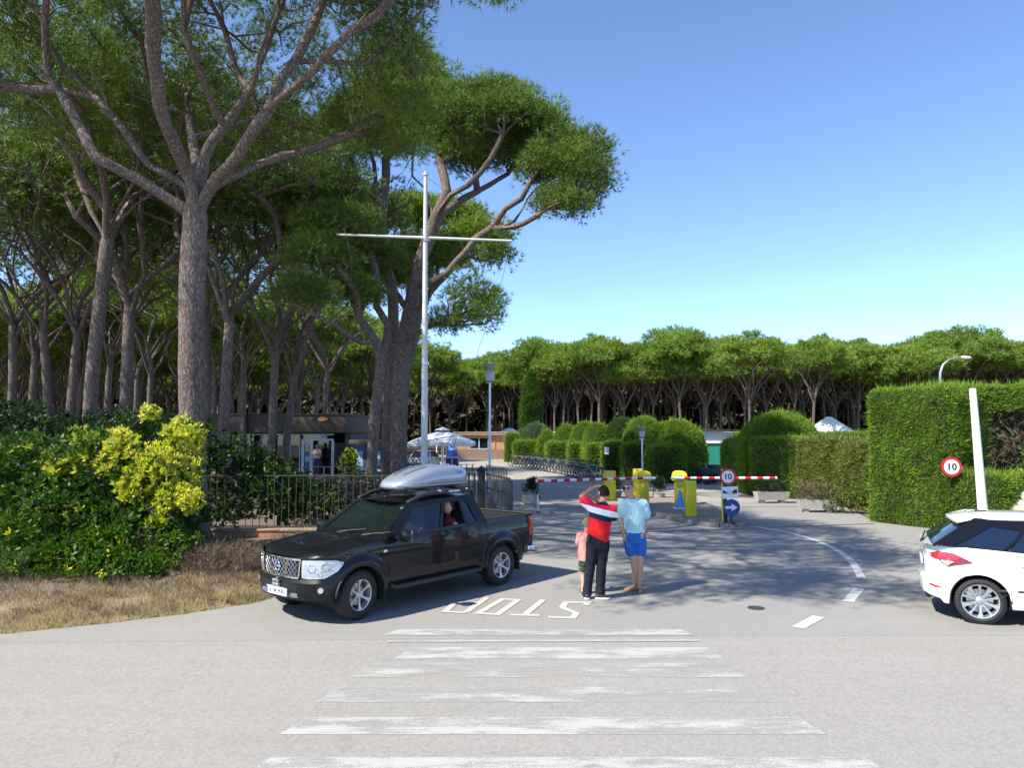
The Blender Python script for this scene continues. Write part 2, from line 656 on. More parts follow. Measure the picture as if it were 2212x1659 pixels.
def rough_trunk(me, amp=.02, sc=3.0):
    for v in me.vertices:
        q = Vector((v.co.x * sc, v.co.y * sc, v.co.z * sc * .4))
        v.co += v.normal * (noise.noise(q) * amp)

def lobe_targets(lobes, n, rng, thick=.35, zcut=-.25):
    """spots for twig ends in the upper shell of ellipsoids (cx,cy,cz,rx,ry,rz)"""
    area = np.array([l[3] * l[4] for l in lobes])
    cnt = rng.multinomial(n, area / area.sum())
    out = []
    for l, c in zip(lobes, cnt):
        d = unit(rng.normal(0, 1, (c * 4, 3)))
        d = d[d[:, 2] > zcut][:c]
        rr = 1 - thick * rng.uniform(0, 1, (len(d), 1)) ** 1.3
        out.append(np.array(l[:3]) + d * rr * np.array(l[3:]))
    return np.concatenate(out)

def make_pine(name, sk, tips, r0, seed, crown_r=.55, tufts=16, nb=8, L=.26, W=.014, mats=('bark', 'needles'),
              flat=.55, rmin=.010, ex=.46, root=None, rough=.015, spread=.55):
    rng = np.random.default_rng(seed)
    sk.radii(r0, rmin, ex)
    mb = MB()
    sk.tubes(mb, flare=.25)
    tr = mb.build('trunk', M[mats[0]], root, 60)
    if rough:
        rough_trunk(tr.data, rough)
    tp = np.array([sk.p[i] for i in tips])
    q, d = clump_points(tp, crown_r * rng.uniform(.7, 1.25, len(tp)), tufts, rng, flat)
    v, f = blades(q, d, L, W, nb, spread, rng)
    me = arr_mesh('crown', v, f, 3)
    me.materials.append(M[mats[1]])
    cr = link('crown', me, root)
    return tr, cr

def generic_pine(seed, H, fork, Rc, r0, n_t, lean=(0, 0), depth=None, limbs=6, rows=2):
    """umbrella pine rising from the origin"""
    rng = np.random.default_rng(seed)
    sk = Skeleton()
    sk.add((0, 0, -.2), -1)
    cx, cy = lean
    sk.path(0, [(cx * .25 + rng.normal(0, .1), cy * .25 + rng.normal(0, .1), fork * .5), (cx * .5, cy * .5, fork)], .6)
    top = len(sk.p) - 1
    depth = depth or (H - fork) * .42
    for i in range(limbs):
        a = 2 * math.pi * (i + rng.uniform(-.3, .3)) / limbs
        rr = Rc * rng.uniform(.35, .6)
        st = top - int(rng.integers(0, 3))
        zt = fork + (H - depth - fork) * rng.uniform(.75, 1.0)
        sk.path(st, [(cx * .6 + rr * .45 * math.cos(a + .3), cy * .6 + rr * .45 * math.sin(a + .3), fork + (zt - fork) * .45),
                     (cx + rr * math.cos(a), cy + rr * math.sin(a), zt)], .6, rng, .03)
    # crown: a dome broken into lobes
    lobes = []
    nl = 9
    for i in range(nl):
        if i == 0:
            rr, a = 0, 0
        else:
            a = 2.4 * i + rng.uniform(-.3, .3)
            rr = Rc * (.45 if i % 2 else .68) * rng.uniform(.85, 1.1)
        zc = H - depth * .62 - (rr / Rc) ** 2 * depth * .55
        s_ = Rc * rng.uniform(.34, .48)
        lobes.append((cx + rr * math.cos(a), cy + rr * math.sin(a), zc, s_, s_, depth * rng.uniform(.5, .62)))
    t = lobe_targets(lobes, n_t, rng, .45, -.2)
    tips = sk.grow(t, rng, .3, .7, lo=top, sag=.05)
    return sk, tips

# ---- clipped hedges: a dense core under short sprays
def noisy_core(me, amp, sc, seed=0):
    for v in me.vertices:
        q = Vector((v.co.x * sc + seed, v.co.y * sc, v.co.z * sc))
        v.co += v.normal * ((noise.noise(q) + .5 * noise.noise(q * 2.3)) * amp)

def sample_mesh(me, dens, rng, zmin=-1e9):
    me.calc_loop_triangles()
    n = len(me.loop_triangles)
    vi = np.empty(n * 3, dtype=np.int32)
    me.loop_triangles.foreach_get('vertices', vi)
    co = np.empty(len(me.vertices) * 3, dtype=np.float32)
    me.vertices.foreach_get('co', co)
    co = co.reshape(-1, 3)
    T = co[vi.reshape(-1, 3)]
    nr = np.cross(T[:, 1] - T[:, 0], T[:, 2] - T[:, 0])
    A = np.linalg.norm(nr, axis=1) / 2
    nr = unit(nr)
    N = int(A.sum() * dens)
    idx = rng.choice(n, N, p=A / A.sum())
    a, b = rng.random((N, 1)), rng.random((N, 1))
    s = np.sqrt(a)
    pts = T[idx, 0] * (1 - s) + T[idx, 1] * s * (1 - b) + T[idx, 2] * s * b
    k = pts[:, 2] > zmin
    return pts[k], nr[idx][k]

def join_arrays(parts):
    """parts: list of (verts, faces) with the same face size"""
    vs, fs, n = [], [], 0
    for v, f in parts:
        vs.append(v)
        fs.append(f + n)
        n += len(v)
    return np.concatenate(vs), np.concatenate(fs)

def hedge(name, core_bm, mat, seed, dens=300, L=.10, W=.03, nb=4, amp=.06, sc=1.2, spread=.6, up=.35, fine=.35, **tags):
    """one clipped hedge: core and sprays in one mesh"""
    rng = np.random.default_rng(seed)
    me = bpy.data.meshes.new(name)
    bmesh.ops.recalc_face_normals(core_bm, faces=core_bm.faces)
    core_bm.to_mesh(me)
    core_bm.free()
    noisy_core(me, amp, sc, seed)
    noisy_core(me, amp * .4, sc * 4, seed + 3)
    me.update()
    pts, nr = sample_mesh(me, dens, rng)
    keep = (pts[:, 2] > .02) & ((nr[:, 1] < .35) | (rng.random(len(pts)) < .2))      # the far side needs little
    pts, nr = pts[keep], nr[keep]
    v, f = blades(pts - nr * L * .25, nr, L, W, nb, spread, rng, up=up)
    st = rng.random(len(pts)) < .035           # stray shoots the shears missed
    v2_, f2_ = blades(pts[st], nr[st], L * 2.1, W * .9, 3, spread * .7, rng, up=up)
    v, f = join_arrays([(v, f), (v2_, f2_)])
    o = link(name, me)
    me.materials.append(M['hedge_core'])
    lm = arr_mesh('sprays', v, f, 3)
    lm.materials.append(M[mat])
    lo = link('foliage', lm, o)
    return tag(o, **tags)

def bm_box(sx, sy, sz, cut=.35, rnd=.25, c=(0, 0, 0)):
    """box standing on z=0 with rounded upper edges, finely divided"""
    bm = bmesh.new()
    nx, ny, nz_ = max(2, int(sx / cut)), max(2, int(sy / cut)), max(2, int(sz / cut))
    vs = {}
    def V(i, j, k):
        key = (i, j, k)
        if key not in vs:
            x, y, z = sx * (i / nx - .5), sy * (j / ny - .5), sz * k / nz_
            r = rnd
            qx = max(abs(x) - (sx / 2 - r), 0); qy = max(abs(y) - (sy / 2 - r), 0); qz = max(z - (sz - r), 0)
            l = math.sqrt(qx * qx + qy * qy + qz * qz)
            if l > 1e-6:
                m_ = max(qx, qy, qz)
                s_ = m_ / l
                x = math.copysign(min(abs(x), sx / 2 - r) + qx * s_, x) if qx else x
                y = math.copysign(min(abs(y), sy / 2 - r) + qy * s_, y) if qy else y
                z = min(z, sz - r) + qz * s_ if qz else z
            vs[key] = bm.verts.new((x + c[0], y + c[1], z + c[2]))
        return vs[key]
    for i in range(nx):
        for k in range(nz_):
            bm.faces.new((V(i, 0, k), V(i + 1, 0, k), V(i + 1, 0, k + 1), V(i, 0, k + 1)))
            bm.faces.new((V(i, ny, k), V(i, ny, k + 1), V(i + 1, ny, k + 1), V(i + 1, ny, k)))
    for j in range(ny):
        for k in range(nz_):
            bm.faces.new((V(0, j, k), V(0, j, k + 1), V(0, j + 1, k + 1), V(0, j + 1, k)))
            bm.faces.new((V(nx, j, k), V(nx, j + 1, k), V(nx, j + 1, k + 1), V(nx, j, k + 1)))
    for i in range(nx):
        for j in range(ny):
            bm.faces.new((V(i, j, nz_), V(i + 1, j, nz_), V(i + 1, j + 1, nz_), V(i, j + 1, nz_)))
    return bm

def bm_dome(rx, ry, h, body=.35, seg=24, c=(0, 0, 0), pw=2.0):
    """a clipped dome: upright sides to body*h, then rounded over"""
    bm = bmesh.new()
    rows = []
    prof = [(1.0, h * body * t) for t in (0, .33, .66, 1)]
    for k in range(1, 9):
        a = math.pi / 2 * k / 9
        prof.append((math.cos(a) ** (2 / pw), h * body + h * (1 - body) * math.sin(a) ** (2 / pw)))
    for (r, z) in prof:
        rows.append([bm.verts.new((c[0] + rx * r * math.cos(2 * math.pi * k / seg), c[1] + ry * r * math.sin(2 * math.pi * k / seg), c[2] + z)) for k in range(seg)])
    for a, b in zip(rows, rows[1:]):
        for k in range(seg):
            bm.faces.new((a[k], a[(k + 1) % seg], b[(k + 1) % seg], b[k]))
    t = bm.verts.new((c[0], c[1], c[2] + h))
    for k in range(seg):
        bm.faces.new((rows[-1][k], rows[-1][(k + 1) % seg], t))
    return bm

def shrub(name, centre, radii, seed, mats, n=600, L=.09, W=.035, nb=7, leaf=True, lobes=None, stems=True, spread=.75, **tags):
    """leafy shrub: leaf rosettes spread through uneven lobes, over a few stems; mats: list of (material, share, min height share)"""
    rng = np.random.default_rng(seed)
    root = empty(name, (centre[0], centre[1], centre[2]), 0, tags.get('label'), tags.get('cat'), tags.get('group'))
    rx, ry, rz = radii
    if lobes is None:
        lobes = []
        for i in range(10):
            a, r_ = rng.uniform(0, 6.28), rng.uniform(0, .6)
            s_ = rng.uniform(.35, .6)
            lobes.append((rx * r_ * math.cos(a), ry * r_ * math.sin(a), rz * rng.uniform(.4, 1.35), rx * s_, ry * s_, rz * s_ * .9))
    t = lobe_targets(lobes, n, rng, .7, -.9)
    t = t[t[:, 2] > .05]
    if stems:
        sk = Skeleton()
        sk.add((0, 0, -.05), -1)
        sub = t[rng.choice(len(t), min(60, len(t)), replace=False)]
        sk.grow(sub, rng, .1, .35, sag=.02)
        sk.radii(.035, .004)
        mb = MB()
        sk.tubes(mb)
        mb.build('stem', M['twig'], root, 60)
    u = rng.random(len(t))
    lo = 0.0
    for (mn, share) in mats:
        sel = t[(u >= lo) & (u < lo + share)]
        lo += share
        if not len(sel):
            continue
        d = unit(sel - np.array([0, 0, rz * .5]) + np.array([0, 0, rz * .5]))
        v, f = blades(sel, d, L, W, nb, spread, rng, leaf=leaf)
        me = arr_mesh('foliage', v, f, 4 if leaf else 3)
        me.materials.append(M[mn])
        link('foliage', me, root)
    return root
# ================================================================ ground, roads, markings
M['asphalt_old'] = asphalt('asphalt_old', (.262, .250, .228), .13, 45.0, .07)
M['asphalt_fine'] = asphalt('asphalt_fine', (.246, .237, .219), .12, 110.0, .10)
M['plaza_paving'] = asphalt('plaza_paving', (.30, .275, .23), .15, 60.0, .14)
M['soil'] = pm('soil', (.20, .155, .105), .95, var=.45, scale=1.3, bmp=.7, bdist=.03)
M['forest_floor'] = pm('forest_floor', (.13, .095, .068), .95, var=.5, scale=.6, bmp=.6, bdist=.05)
M['island_paving'] = pm('island_paving', (.22, .18, .15), .9, var=.25, scale=4, bmp=.5)
M['kerb'] = pm('kerb', (.24, .215, .19), .9, var=.25, scale=7, bmp=.5)
M['paint_stop'] = paint_mat('paint_stop', (.44, .43, .385), .41, 2.0, .16)
M['paint_line'] = paint_mat('paint_line', (.52, .52, .49), .36, 3.0, .2)
M['paint_worn'] = paint_mat('paint_worn', (.40, .395, .37), .56, 1.6, .25)
M['paint_half'] = paint_mat('paint_half', (.385, .38, .36), .47, 1.8, .25)

def sheet(name, poly, z, mat, kind='structure'):
    mb = MB()
    tri = tessellate_polygon([[Vector((p[0], p[1], 0)) for p in poly]])
    mb.add([(p[0], p[1], z) for p in poly], [tuple(t) for t in tri])
    n = len(poly)
    # the sheet has a thickness, so nothing shows beneath its edge
    mb.add([(p[0], p[1], z) for p in poly] + [(p[0], p[1], z - .02) for p in poly], [(k, (k + 1) % n, n + (k + 1) % n, n + k) for k in range(n)])
    me = bpy.data.meshes.new(name)
    me.from_pydata(mb.v, [], mb.f)
    me.materials.append(mat)
    up = [p.normal.z for p in me.polygons]
    bm = bmesh.new(); bm.from_mesh(me)
    for f in bm.faces:
        if f.normal.z < -.5:
            f.normal_flip()
    bm.to_mesh(me); bm.free()
    return tag(link(name, me), kind=kind)

# the ground: one big sheet, slightly rough where it is not paved
sheet('ground', [(-900, -60), (900, -60), (900, 1500), (-900, 1500)], -.012, M['forest_floor'])
EDGE = [(-70, 8.3), (-12, 9.0), (-9, 9.45), (-6.9, 10.0), (-5.7, 10.6), (-4.9, 11.1), (-4.1, 11.8), (-3.5, 13.0), (-3.0, 15.0), (-2.6, 17.0), (-1.9, 20), (-1.2, 23.4)]
sheet('main_road', [(-70, -40), (70, -40), (70, 10.9), (2.4, 10.5), (-7.0, 10.0), (-70, 8.25)], .0, M['asphalt_old'])
sheet('entrance_road', [(-70, 7.98)] + [(-7.4, 9.6), (2.4, 9.96), (70, 10.28), (70, 19.4), (14, 19.9), (12.0, 20.2), (10.8, 22.4), (12.4, 28.2), (3.4, 29.4), (-1.2, 23.4)] + EDGE[::-1][1:], .004, M['asphalt_fine'])
sheet('plaza_pavement', [(-1.25, 23.3), (3.4, 29.3), (12.4, 28.1), (13.2, 29.5), (11, 36), (12, 90), (-26, 90), (-26, 52), (-8, 50), (-5.5, 36), (-3.2, 28)], .003, M['plaza_paving'])

def ribbon(pts, w, closed=False):
    """flat strip of even width along ground points, mitred"""
    pts = [Vector((p[0], p[1])) for p in pts]
    n = len(pts)
    L_, R_ = [], []
    for i in range(n):
        a = pts[(i - 1) % n] if (closed or i > 0) else None
        b = pts[(i + 1) % n] if (closed or i < n - 1) else None
        d1 = (pts[i] - a).normalized() if a is not None else (b - pts[i]).normalized()
        d2 = (b - pts[i]).normalized() if b is not None else d1
        t = (d1 + d2)
        t = t.normalized() if t.length > 1e-5 else d1
        nrm = Vector((-t.y, t.x))
        k = 1 / max(.5, nrm.dot(Vector((-d1.y, d1.x))))
        L_.append(pts[i] + nrm * w / 2 * k)
        R_.append(pts[i] - nrm * w / 2 * k)
    return L_, R_

def ribbon_mb(mb, pts, w, z, closed=False):
    L_, R_ = ribbon(pts, w, closed)
    n = len(L_)
    vs = [(p.x, p.y, z) for p in L_] + [(p.x, p.y, z) for p in R_]
    fs = [(n + i, n + (i + 1) % n, (i + 1) % n, i) for i in range(n if closed else n - 1)]
    mb.add(vs, fs)

# STOP painted for drivers leaving the site
def zp(x, y):
    q = G((950 + x / 2.602) / 1.4019, (1650 + y / 2.602) / 1.4019)
    return (q.x, q.y)
letters = {'P': [([(1368, 420), (1198, 538)], 0), ([(1198, 541), (1036, 534), (1112, 464), (1290, 464)], 0)],
           'O': [([(1296, 546), (1448, 555), (1610, 440), (1488, 434)], 1)],
           'T': [([(1552, 559), (1782, 563)], 0), ([(1668, 556), (1808, 440)], 0)],
           'S': [([(1848, 576), (2040, 583), (2072, 546), (1958, 500), (1988, 460), (2165, 460), (2140, 482)], 0)]}
for ch, strokes in letters.items():
    mb = MB()
    for k, (pts, cl) in enumerate(strokes):
        ribbon_mb(mb, [zp(*p) for p in pts], .105, .011 + .0015 * k, bool(cl))
    tag(mb.build('road_letter', M['paint_stop']), {'P': 'white painted letter P beside the pickup shadow, first of the road word',
        'O': 'white painted letter O on the asphalt between P and T', 'T': 'white painted letter T on the asphalt between O and S',
        'S': 'white painted letter S on the asphalt nearest the man in red'}[ch], 'road letter', 'painted letters of the road word', None)

# zebra crossing, six worn bars
bars = [(10.26, 9.98, -1.55, 2.30, 'paint_half'), (9.45, 8.98, -1.25, 2.43, 'paint_half'), (8.82, 8.32, -1.62, 2.47, 'paint_worn'),
        (8.01, 7.57, -1.80, 2.55, 'paint_worn'), (7.18, 6.78, -1.93, 2.70, 'paint_half'), (6.32, 5.82, -2.0, 2.92, 'paint_half')]
zl = ['thin white zebra bar farthest from the viewer, next to the road word', 'second farthest zebra bar, missing paint at its start', 'third farthest zebra bar, half worn through',
      'very faint zebra bar, fourth from the far end', 'broad faded zebra bar, second nearest the viewer', 'broad flaking zebra bar cut by the bottom edge of the picture']
for (y1, y0, x0, x1, mt), lb in zip(bars, zl):
    mb = MB()
    sk_ = -.10
    mb.add([(x0 - .05 + sk_, y0, .004), (x1 + .10, y0, .004), (x1, y1, .004), (x0, y1, .004)], [(0, 1, 2, 3)])
    if y1 > 10:
        mb.v = [(a, b, .011) for a, b, c in mb.v]
    tag(mb.build('crossing_bar', M[mt]), lb, 'road marking', 'bars of the zebra crossing')
mb = MB()
mb.add([(-1.6, 9.66, .009), (2.42, 9.70, .009), (2.40, 9.78, .009), (-1.58, 9.74, .009)], [(0, 1, 2, 3)])
tag(mb.build('crossing_edge_line', M['paint_half']), 'narrow pale line painted just below the farthest zebra bar', 'road marking')

# curved guide line and dashes by the exit lane
mb = MB()
cp = [G(x, y) for x, y in ((1632, 1139), (1700, 1151), (1758, 1167), (1803, 1187), (1838, 1213), (1862, 1251))]
fine = []
for i in range(len(cp) - 1):
    p0, p1, p2, p3 = cp[max(i - 1, 0)], cp[i], cp[i + 1], cp[min(i + 2, len(cp) - 1)]
    for k in range(8):
        t = k / 8
        fine.append(.5 * ((2 * p1) + (-p0 + p2) * t + (2 * p0 - 5 * p1 + 4 * p2 - p3) * t * t + (-p0 + 3 * p1 - 3 * p2 + p3) * t ** 3))
fine.append(cp[-1])
ribbon_mb(mb, [(p.x, p.y) for p in fine], .15, .011)
tag(mb.build('curved_line', M['paint_line']), 'long curved white guide line sweeping round from the signpost', 'road marking')
for (a, b, lb) in (((1856, 1273), (1832, 1301), 'short white dash just below the end of the curved line'), ((1768, 1334), (1724, 1358), 'short white dash nearer the zebra crossing than the other')):
    mb = MB()
    ribbon_mb(mb, [tuple(G(*a))[:2], tuple(G(*b))[:2]], .17, .011)
    tag(mb.build('lane_dash', M['paint_line']), lb, 'road marking', 'white lane dashes')
mb = MB()
mb.add([tuple(G(1335, 1212))[:2] + (.011,), tuple(G(1392, 1222))[:2] + (.011,), tuple(G(1412, 1212))[:2] + (.011,), tuple(G(1386, 1192))[:2] + (.011,)], [(0, 1, 2, 3)])
tag(mb.build('road_arrow', M['paint_worn']), 'faded white arrow head on the shaded asphalt behind the men', 'road marking')
mb = MB()
q = G(1633, 1315)
mb.lathe([(.13, .008), (.13, .014), (.05, .015)], (q.x, q.y, 0), 'Z', 12)
tag(mb.build('drain_cover', M['iron']), 'small dark metal cover set in the sunlit asphalt', 'cover')

# sliding gate track across the entrance
mb = MB()
a, b = Vector((-1.0, 18.85, 0)), Vector((10.6, 21.85, 0))
ribbon_mb(mb, [a, b], .07, .010)
ribbon_mb(mb, [a + Vector((0, .05, 0)), b + Vector((0, .05, 0))], .02, .016)
tag(mb.build('gate_track', M['iron']), 'dark metal gate track let into the road across the entrance', 'gate track')

# traffic island with its kerb
ISL = [(4.05, 30), (4.12, 27.5), (4.25, 25.6), (4.50, 24.0), (4.85, 22.6), (5.2, 21.6), (5.6, 21.15), (6.1, 21.0), (6.6, 21.2), (6.95, 21.8), (7.05, 24), (7.05, 27), (6.95, 30)]
mb = MB()
ins = []
cxy = Vector((5.6, 25.8))
for p in ISL:
    v = Vector(p) - cxy
    ins.append(tuple(cxy + v * (1 - .2 / v.length)))
mb.prism(ins[::-1], -.01, .105)
isl = mb.build('traffic_island', M['island_paving'])
tag(isl, kind='structure')
rnd = random.Random(4)
def walk(poly, step):
    out = []
    for a, b in zip(poly, poly[1:]):
        a, b = Vector(a), Vector(b)
        n = max(1, round((b - a).length / step))
        for k in range(n):
            out.append((a.lerp(b, (k + .5) / n), (b - a).normalized(), (b - a).length / n))
    return out
km = None
for (c, d, l) in walk(ISL, .24):
    nrm = Vector((-d.y, d.x))
    if nrm.dot(cxy - c) < 0:
        nrm = -nrm
    if km is None:
        mb = MB()
        mb.box((0, 0, .055), (.225, .20, .13), bev=.015)
        ks = mb.build('brick', M['kerb'], isl, 50)
        km = ks.data
    else:
        ks = link('brick', km, isl)
    cc = c + nrm * .09
    ks.location = (cc.x, cc.y, rnd.uniform(-.006, .006))
    ks.rotation_euler = (rnd.uniform(-.03, .03), 0, math.atan2(d.y, d.x) + rnd.uniform(-.03, .03))

# soldier course of bricks behind the front kerb: big enough to tell apart
for i in range(12):
    t_ = (i + .5) / 12
    mb = None
    ks = link('brick', km, isl)
    ks.location = (5.25 + 1.55 * t_, 21.62 + .1 * abs(t_ - .5), .048 + rnd.uniform(-.003, .003))
    ks.rotation_euler = (0, 0, math.pi / 2 - .35 + rnd.uniform(-.05, .05))

# grassy verge: bumpy bank between the road and the wall
rng = np.random.default_rng(11)
rows = []
NX, NY = 60, 14
for j in range(NY + 1):
    row = []
    for i in range(NX + 1):
        x = -30 + 27.4 * (i / NX) ** .7
        ye = np.interp(x, [e[0] for e in EDGE], [e[1] for e in EDGE]) + .0
        yt = 17.0
        t = j / NY
        y = ye + (yt - ye) * t
        z = .0 + .30 * min(1, t * 2.0) ** .8 * (1 if x < -4.5 else max(0, (-3.2 - x) / 1.3))
        z = max(z, 0) + (.05 * noise.noise(Vector((x * 1.3, y * 1.3, 0))) if 0 < t < 1 else 0) * (1 if x < -4 else .3)
        row.append((x, y, z if j else -.01))
    rows.append(row)
mb = MB()
mb.grid(rows)
verge = mb.build('verge', M['soil'], smooth=60)
tag(verge, kind='structure')
VZ = verge
def verge_pts(n, x0, x1, t0, t1, rng):
    x = rng.uniform(x0, x1, n)
    ye = np.interp(x, [e[0] for e in EDGE], [e[1] for e in EDGE])
    t = rng.uniform(t0, t1, n)
    y = ye + (17.0 - ye) * t
    fac = np.where(x < -4.5, 1.0, np.clip((-3.2 - x) / 1.3, 0, 1))
    z = .30 * np.minimum(1, t * 2.0) ** .8 * fac
    return np.stack([x, y, z - .03], 1)

def grass(name, n, x0, x1, t0, t1, mat, L, W, seed, clump=.0, spread=.45, kind='stuff'):
    rng = np.random.default_rng(seed)
    p = verge_pts(n, x0, x1, t0, t1, rng)
    # keep tufts where the noise is high, so the cover is uneven
    k = np.array([noise.noise(Vector((a[0] * 1.6, a[1] * 1.6, seed))) for a in p]) > clump
    p = p[k]
    v, f = blades(p, np.tile(np.array([[.05, -.1, 1.0]]), (len(p), 1)), L, W, 7, spread, rng)
    me = arr_mesh(name, v, f, 3)
    me.materials.append(M[mat])
    return tag(link(name, me), kind=kind)
grass('dry_grass', 12000, -16, -4.0, .0, .34, 'dry_grass', .12, .008, 1, -.25, .6)
grass('dry_grass', 2200, -13, -5, .25, .75, 'dry_brush', .22, .010, 2, -.2, .9)
grass('dry_grass', 5200, -9, -3.5, .02, .9, 'dry_brush', .24, .008, 3, -.15, .9)
grass('dry_grass', 5000, -14, -3.9, -.01, .10, 'dry_grass', .10, .009, 6, -.4, .8)
grass('green_grass', 900, -16, -8.6, .05, .25, 'leaf_green', .16, .010, 4, -.1)

# dead brush heaped on the verge in front of the wall
for (cx, cy, rx, ry, rz, n, sd) in ((-6.7, 13.9, 1.0, .7, .38, 1500, 31), (-5.2, 13.6, .9, .7, .36, 1500, 32), (-4.1, 14.6, .7, .9, .42, 1200, 33), (-8.6, 12.9, 1.0, .6, .30, 900, 34)):
    rng = np.random.default_rng(sd)
    t = lobe_targets([(0, 0, rz * .2, rx, ry, rz), (rx * .4, 0, rz * .1, rx * .6, ry * .8, rz * .7)], n, rng, .9, -.1)
    d = unit(rng.normal(0, 1, t.shape) + np.array([0, 0, .9]))
    v, f = blades(t + np.array([cx, cy, .2]), d, .24, .008, 6, .7, rng)
    me = arr_mesh('dead_brush', v, f, 3)
    me.materials.append(M['dry_brush'])
    tag(link('dead_brush', me), kind='stuff')

# low wall and iron fence
WY = 17.0
M['wall_render'] = pm('wall_render', (.34, .185, .10), .9, var=.45, scale=2.2, bmp=.5, bdist=.02)
M['wall_cap'] = pm('wall_cap', (.30, .22, .16), .9, var=.3, scale=3, bmp=.5)
mb = MB()
x0, x1 = -7.25, -2.75
n = 40
rows = []
for (y, z) in ((WY - .12, .0), (WY - .13, .2), (WY - .12, .46), (WY + .12, .46), (WY + .12, 0)):
    rows.append([(x0 + (x1 - x0) * i / n, y + .015 * noise.noise(Vector((i * .5, z * 5, 1))), z + (.02 * noise.noise(Vector((i * .7, 3, 2))) if z > .4 else 0)) for i in range(n + 1)])
mb.grid(rows)
wall_ob = mb.build('boundary_wall', M['wall_render'], smooth=30)
tag(wall_ob, 'low rust-stained plaster wall under the iron fence behind the pickup', 'wall')
mb = MB()
for i in range(9):
    xx = x0 + .25 + i * .5
    mb.box((xx, WY, .475 + .004 * (i % 2)), (.495, .30, .05), bev=.01)
mb.build('coping', M['wall_cap'], wall_ob, 40)
mb = MB()
mb.box((-7.42, WY - .02, .52), (.30, .34, 1.04), bev=.02)
mb.box((-7.42, WY - .02, 1.06), (.36, .40, .06), bev=.015)
tag(mb.build('wall_pier', M['wall_render'], None, 40), 'short reddish masonry pier at the shrub end of the fence', 'pier')

fence = empty('iron_fence', ((x0 + x1) / 2, WY, .5), 0, 'thin weathered railing on the low wall behind the pickup', 'fence')
def fpart(mb, name, mat='iron_rust', par=None, sm=40):
    o = mb.build(name, M[mat], None, sm)
    par = par or fence
    o.parent = par
    o.matrix_parent_inverse = par.matrix_world.inverted() if par.type != 'EMPTY' else Matrix.Translation(-Vector(par.location))
    return o
mb = MB(); mb.box(((x0 + x1) / 2, WY, 1.69), (x1 - x0, .035, .022)); fpart(mb, 'rail')
mb = MB(); mb.box(((x0 + x1) / 2, WY, .545), (x1 - x0, .035, .022)); fpart(mb, 'rail')
nb_ = 28
mb = MB()
mb.tube([(0, 0, 0), (0, 0, 1.16)], .0075, 6)
barme = mb.build('bar', M['iron_rust'], None, 40)
barme.parent = fence
barme.location = (x0 - (x0 + x1) / 2 + .05, 0, .03)
for i in range(1, nb_):
    b = link('bar', barme.data, fence)
    b.location = (x0 - (x0 + x1) / 2 + .05 + (x1 - x0 - .1) * i / (nb_ - 1), 0, .03)
    b.rotation_euler = (0, rnd.uniform(-.012, .012), 0)

# spear-topped fence, brown gate pillar and the open gate leaf
M['gate_dark'] = pm('gate_dark', (.042, .045, .052), .55, var=.25, scale=8, bmp=.3)
M['gate_wood'] = pm('gate_wood', (.07, .072, .078), .8, var=.35, scale=(3), bmp=.4)
M['pillar_brown'] = pm('pillar_brown', (.035, .026, .024), .7, var=.3, bmp=.3)
def spear_mesh():
    mb = MB()
    mb.tube([(0, 0, 0), (0, 0, 1.52)], .009, 6)
    mb.tube([(0, 0, 1.52), (0, 0, 1.57), (0, 0, 1.66)], [.009, .02, .001], 6)
    for s_ in (-1, 1):
        mb.tube([(0, 0, 1.42), (s_ * .035, 0, 1.47), (s_ * .055, 0, 1.54)], [.008, .009, .002], 5)
    return mb
def plank_mesh():
    mb = MB()
    mb.box((0, .02, .68), (.068, .018, 1.36), bev=.004)
    return mb
spear_me = plank_me = None
def spear_run(root, L, step=.178, planks=True):
    global spear_me, plank_me
    n = int(L / step)
    for i in range(n + 1):
        if spear_me is None:
            o = spear_mesh().build('spear_bar', M['gate_dark'], root, 40); spear_me = o.data
        else:
            o = link('spear_bar', spear_me, root)
        o.location = (i * step, 0, .03)
        if planks:
            if plank_me is None:
                q = plank_mesh().build('plank', M['gate_wood'], root, 40); plank_me = q.data
            else:
                q = link('plank', plank_me, root)
            q.location = (i * step + step * .38, 0, .05)
    for z in (1.36, .95, .18):
        mb = MB()
        mb.box((n * step / 2, -.002, z), (n * step + .06, .03, .035), bev=.004)
        mb.build('rail', M['gate_dark'], root, 40)
sf = empty('spear_fence', (-3.75, 23.6, 0), R(0), 'dark spear-topped fence with grey boards behind the pickup bed', 'fence')
spear_run(sf, 2.6)
gp = empty('gate_pillar', (-.97, 23.6, 0), 0, 'dark brown gate pillar with a peaked cap beside the open gate leaf', 'pillar')
mb = MB(); mb.box((0, 0, .73), (.24, .24, 1.46), bev=.012); mb.build('shaft', M['pillar_brown'], gp, 40)
mb = MB(); mb.box((0, 0, 1.49), (.30, .30, .06), bev=.012)
mb.add([(-.14, -.14, 1.52), (.14, -.14, 1.52), (.14, .14, 1.52), (-.14, .14, 1.52), (0, 0, 1.62)], [(0, 1, 4), (1, 2, 4), (2, 3, 4), (3, 0, 4), (3, 2, 1, 0)])
mb.build('cap', M['pillar_brown'], gp, 30)
ga, gb = Vector((-.80, 23.3)), Vector((-.10, 21.15))
gl = empty('gate_leaf', (ga.x, ga.y, 0), math.atan2((gb - ga).y, (gb - ga).x), 'open gate leaf of grey boards and spear points seen nearly edge-on', 'gate')
spear_run(gl, (gb - ga).length - .1, .16)
mb = MB(); mb.box((0, 0, .68), (.16, .09, 1.36), bev=.01); mb.box((.09, .03, .66), (.05, .14, 1.30), bev=.01)
o = mb.build('end_post', M['gate_dark'], gl, 40); o.location = ((gb - ga).length, 0, .02)
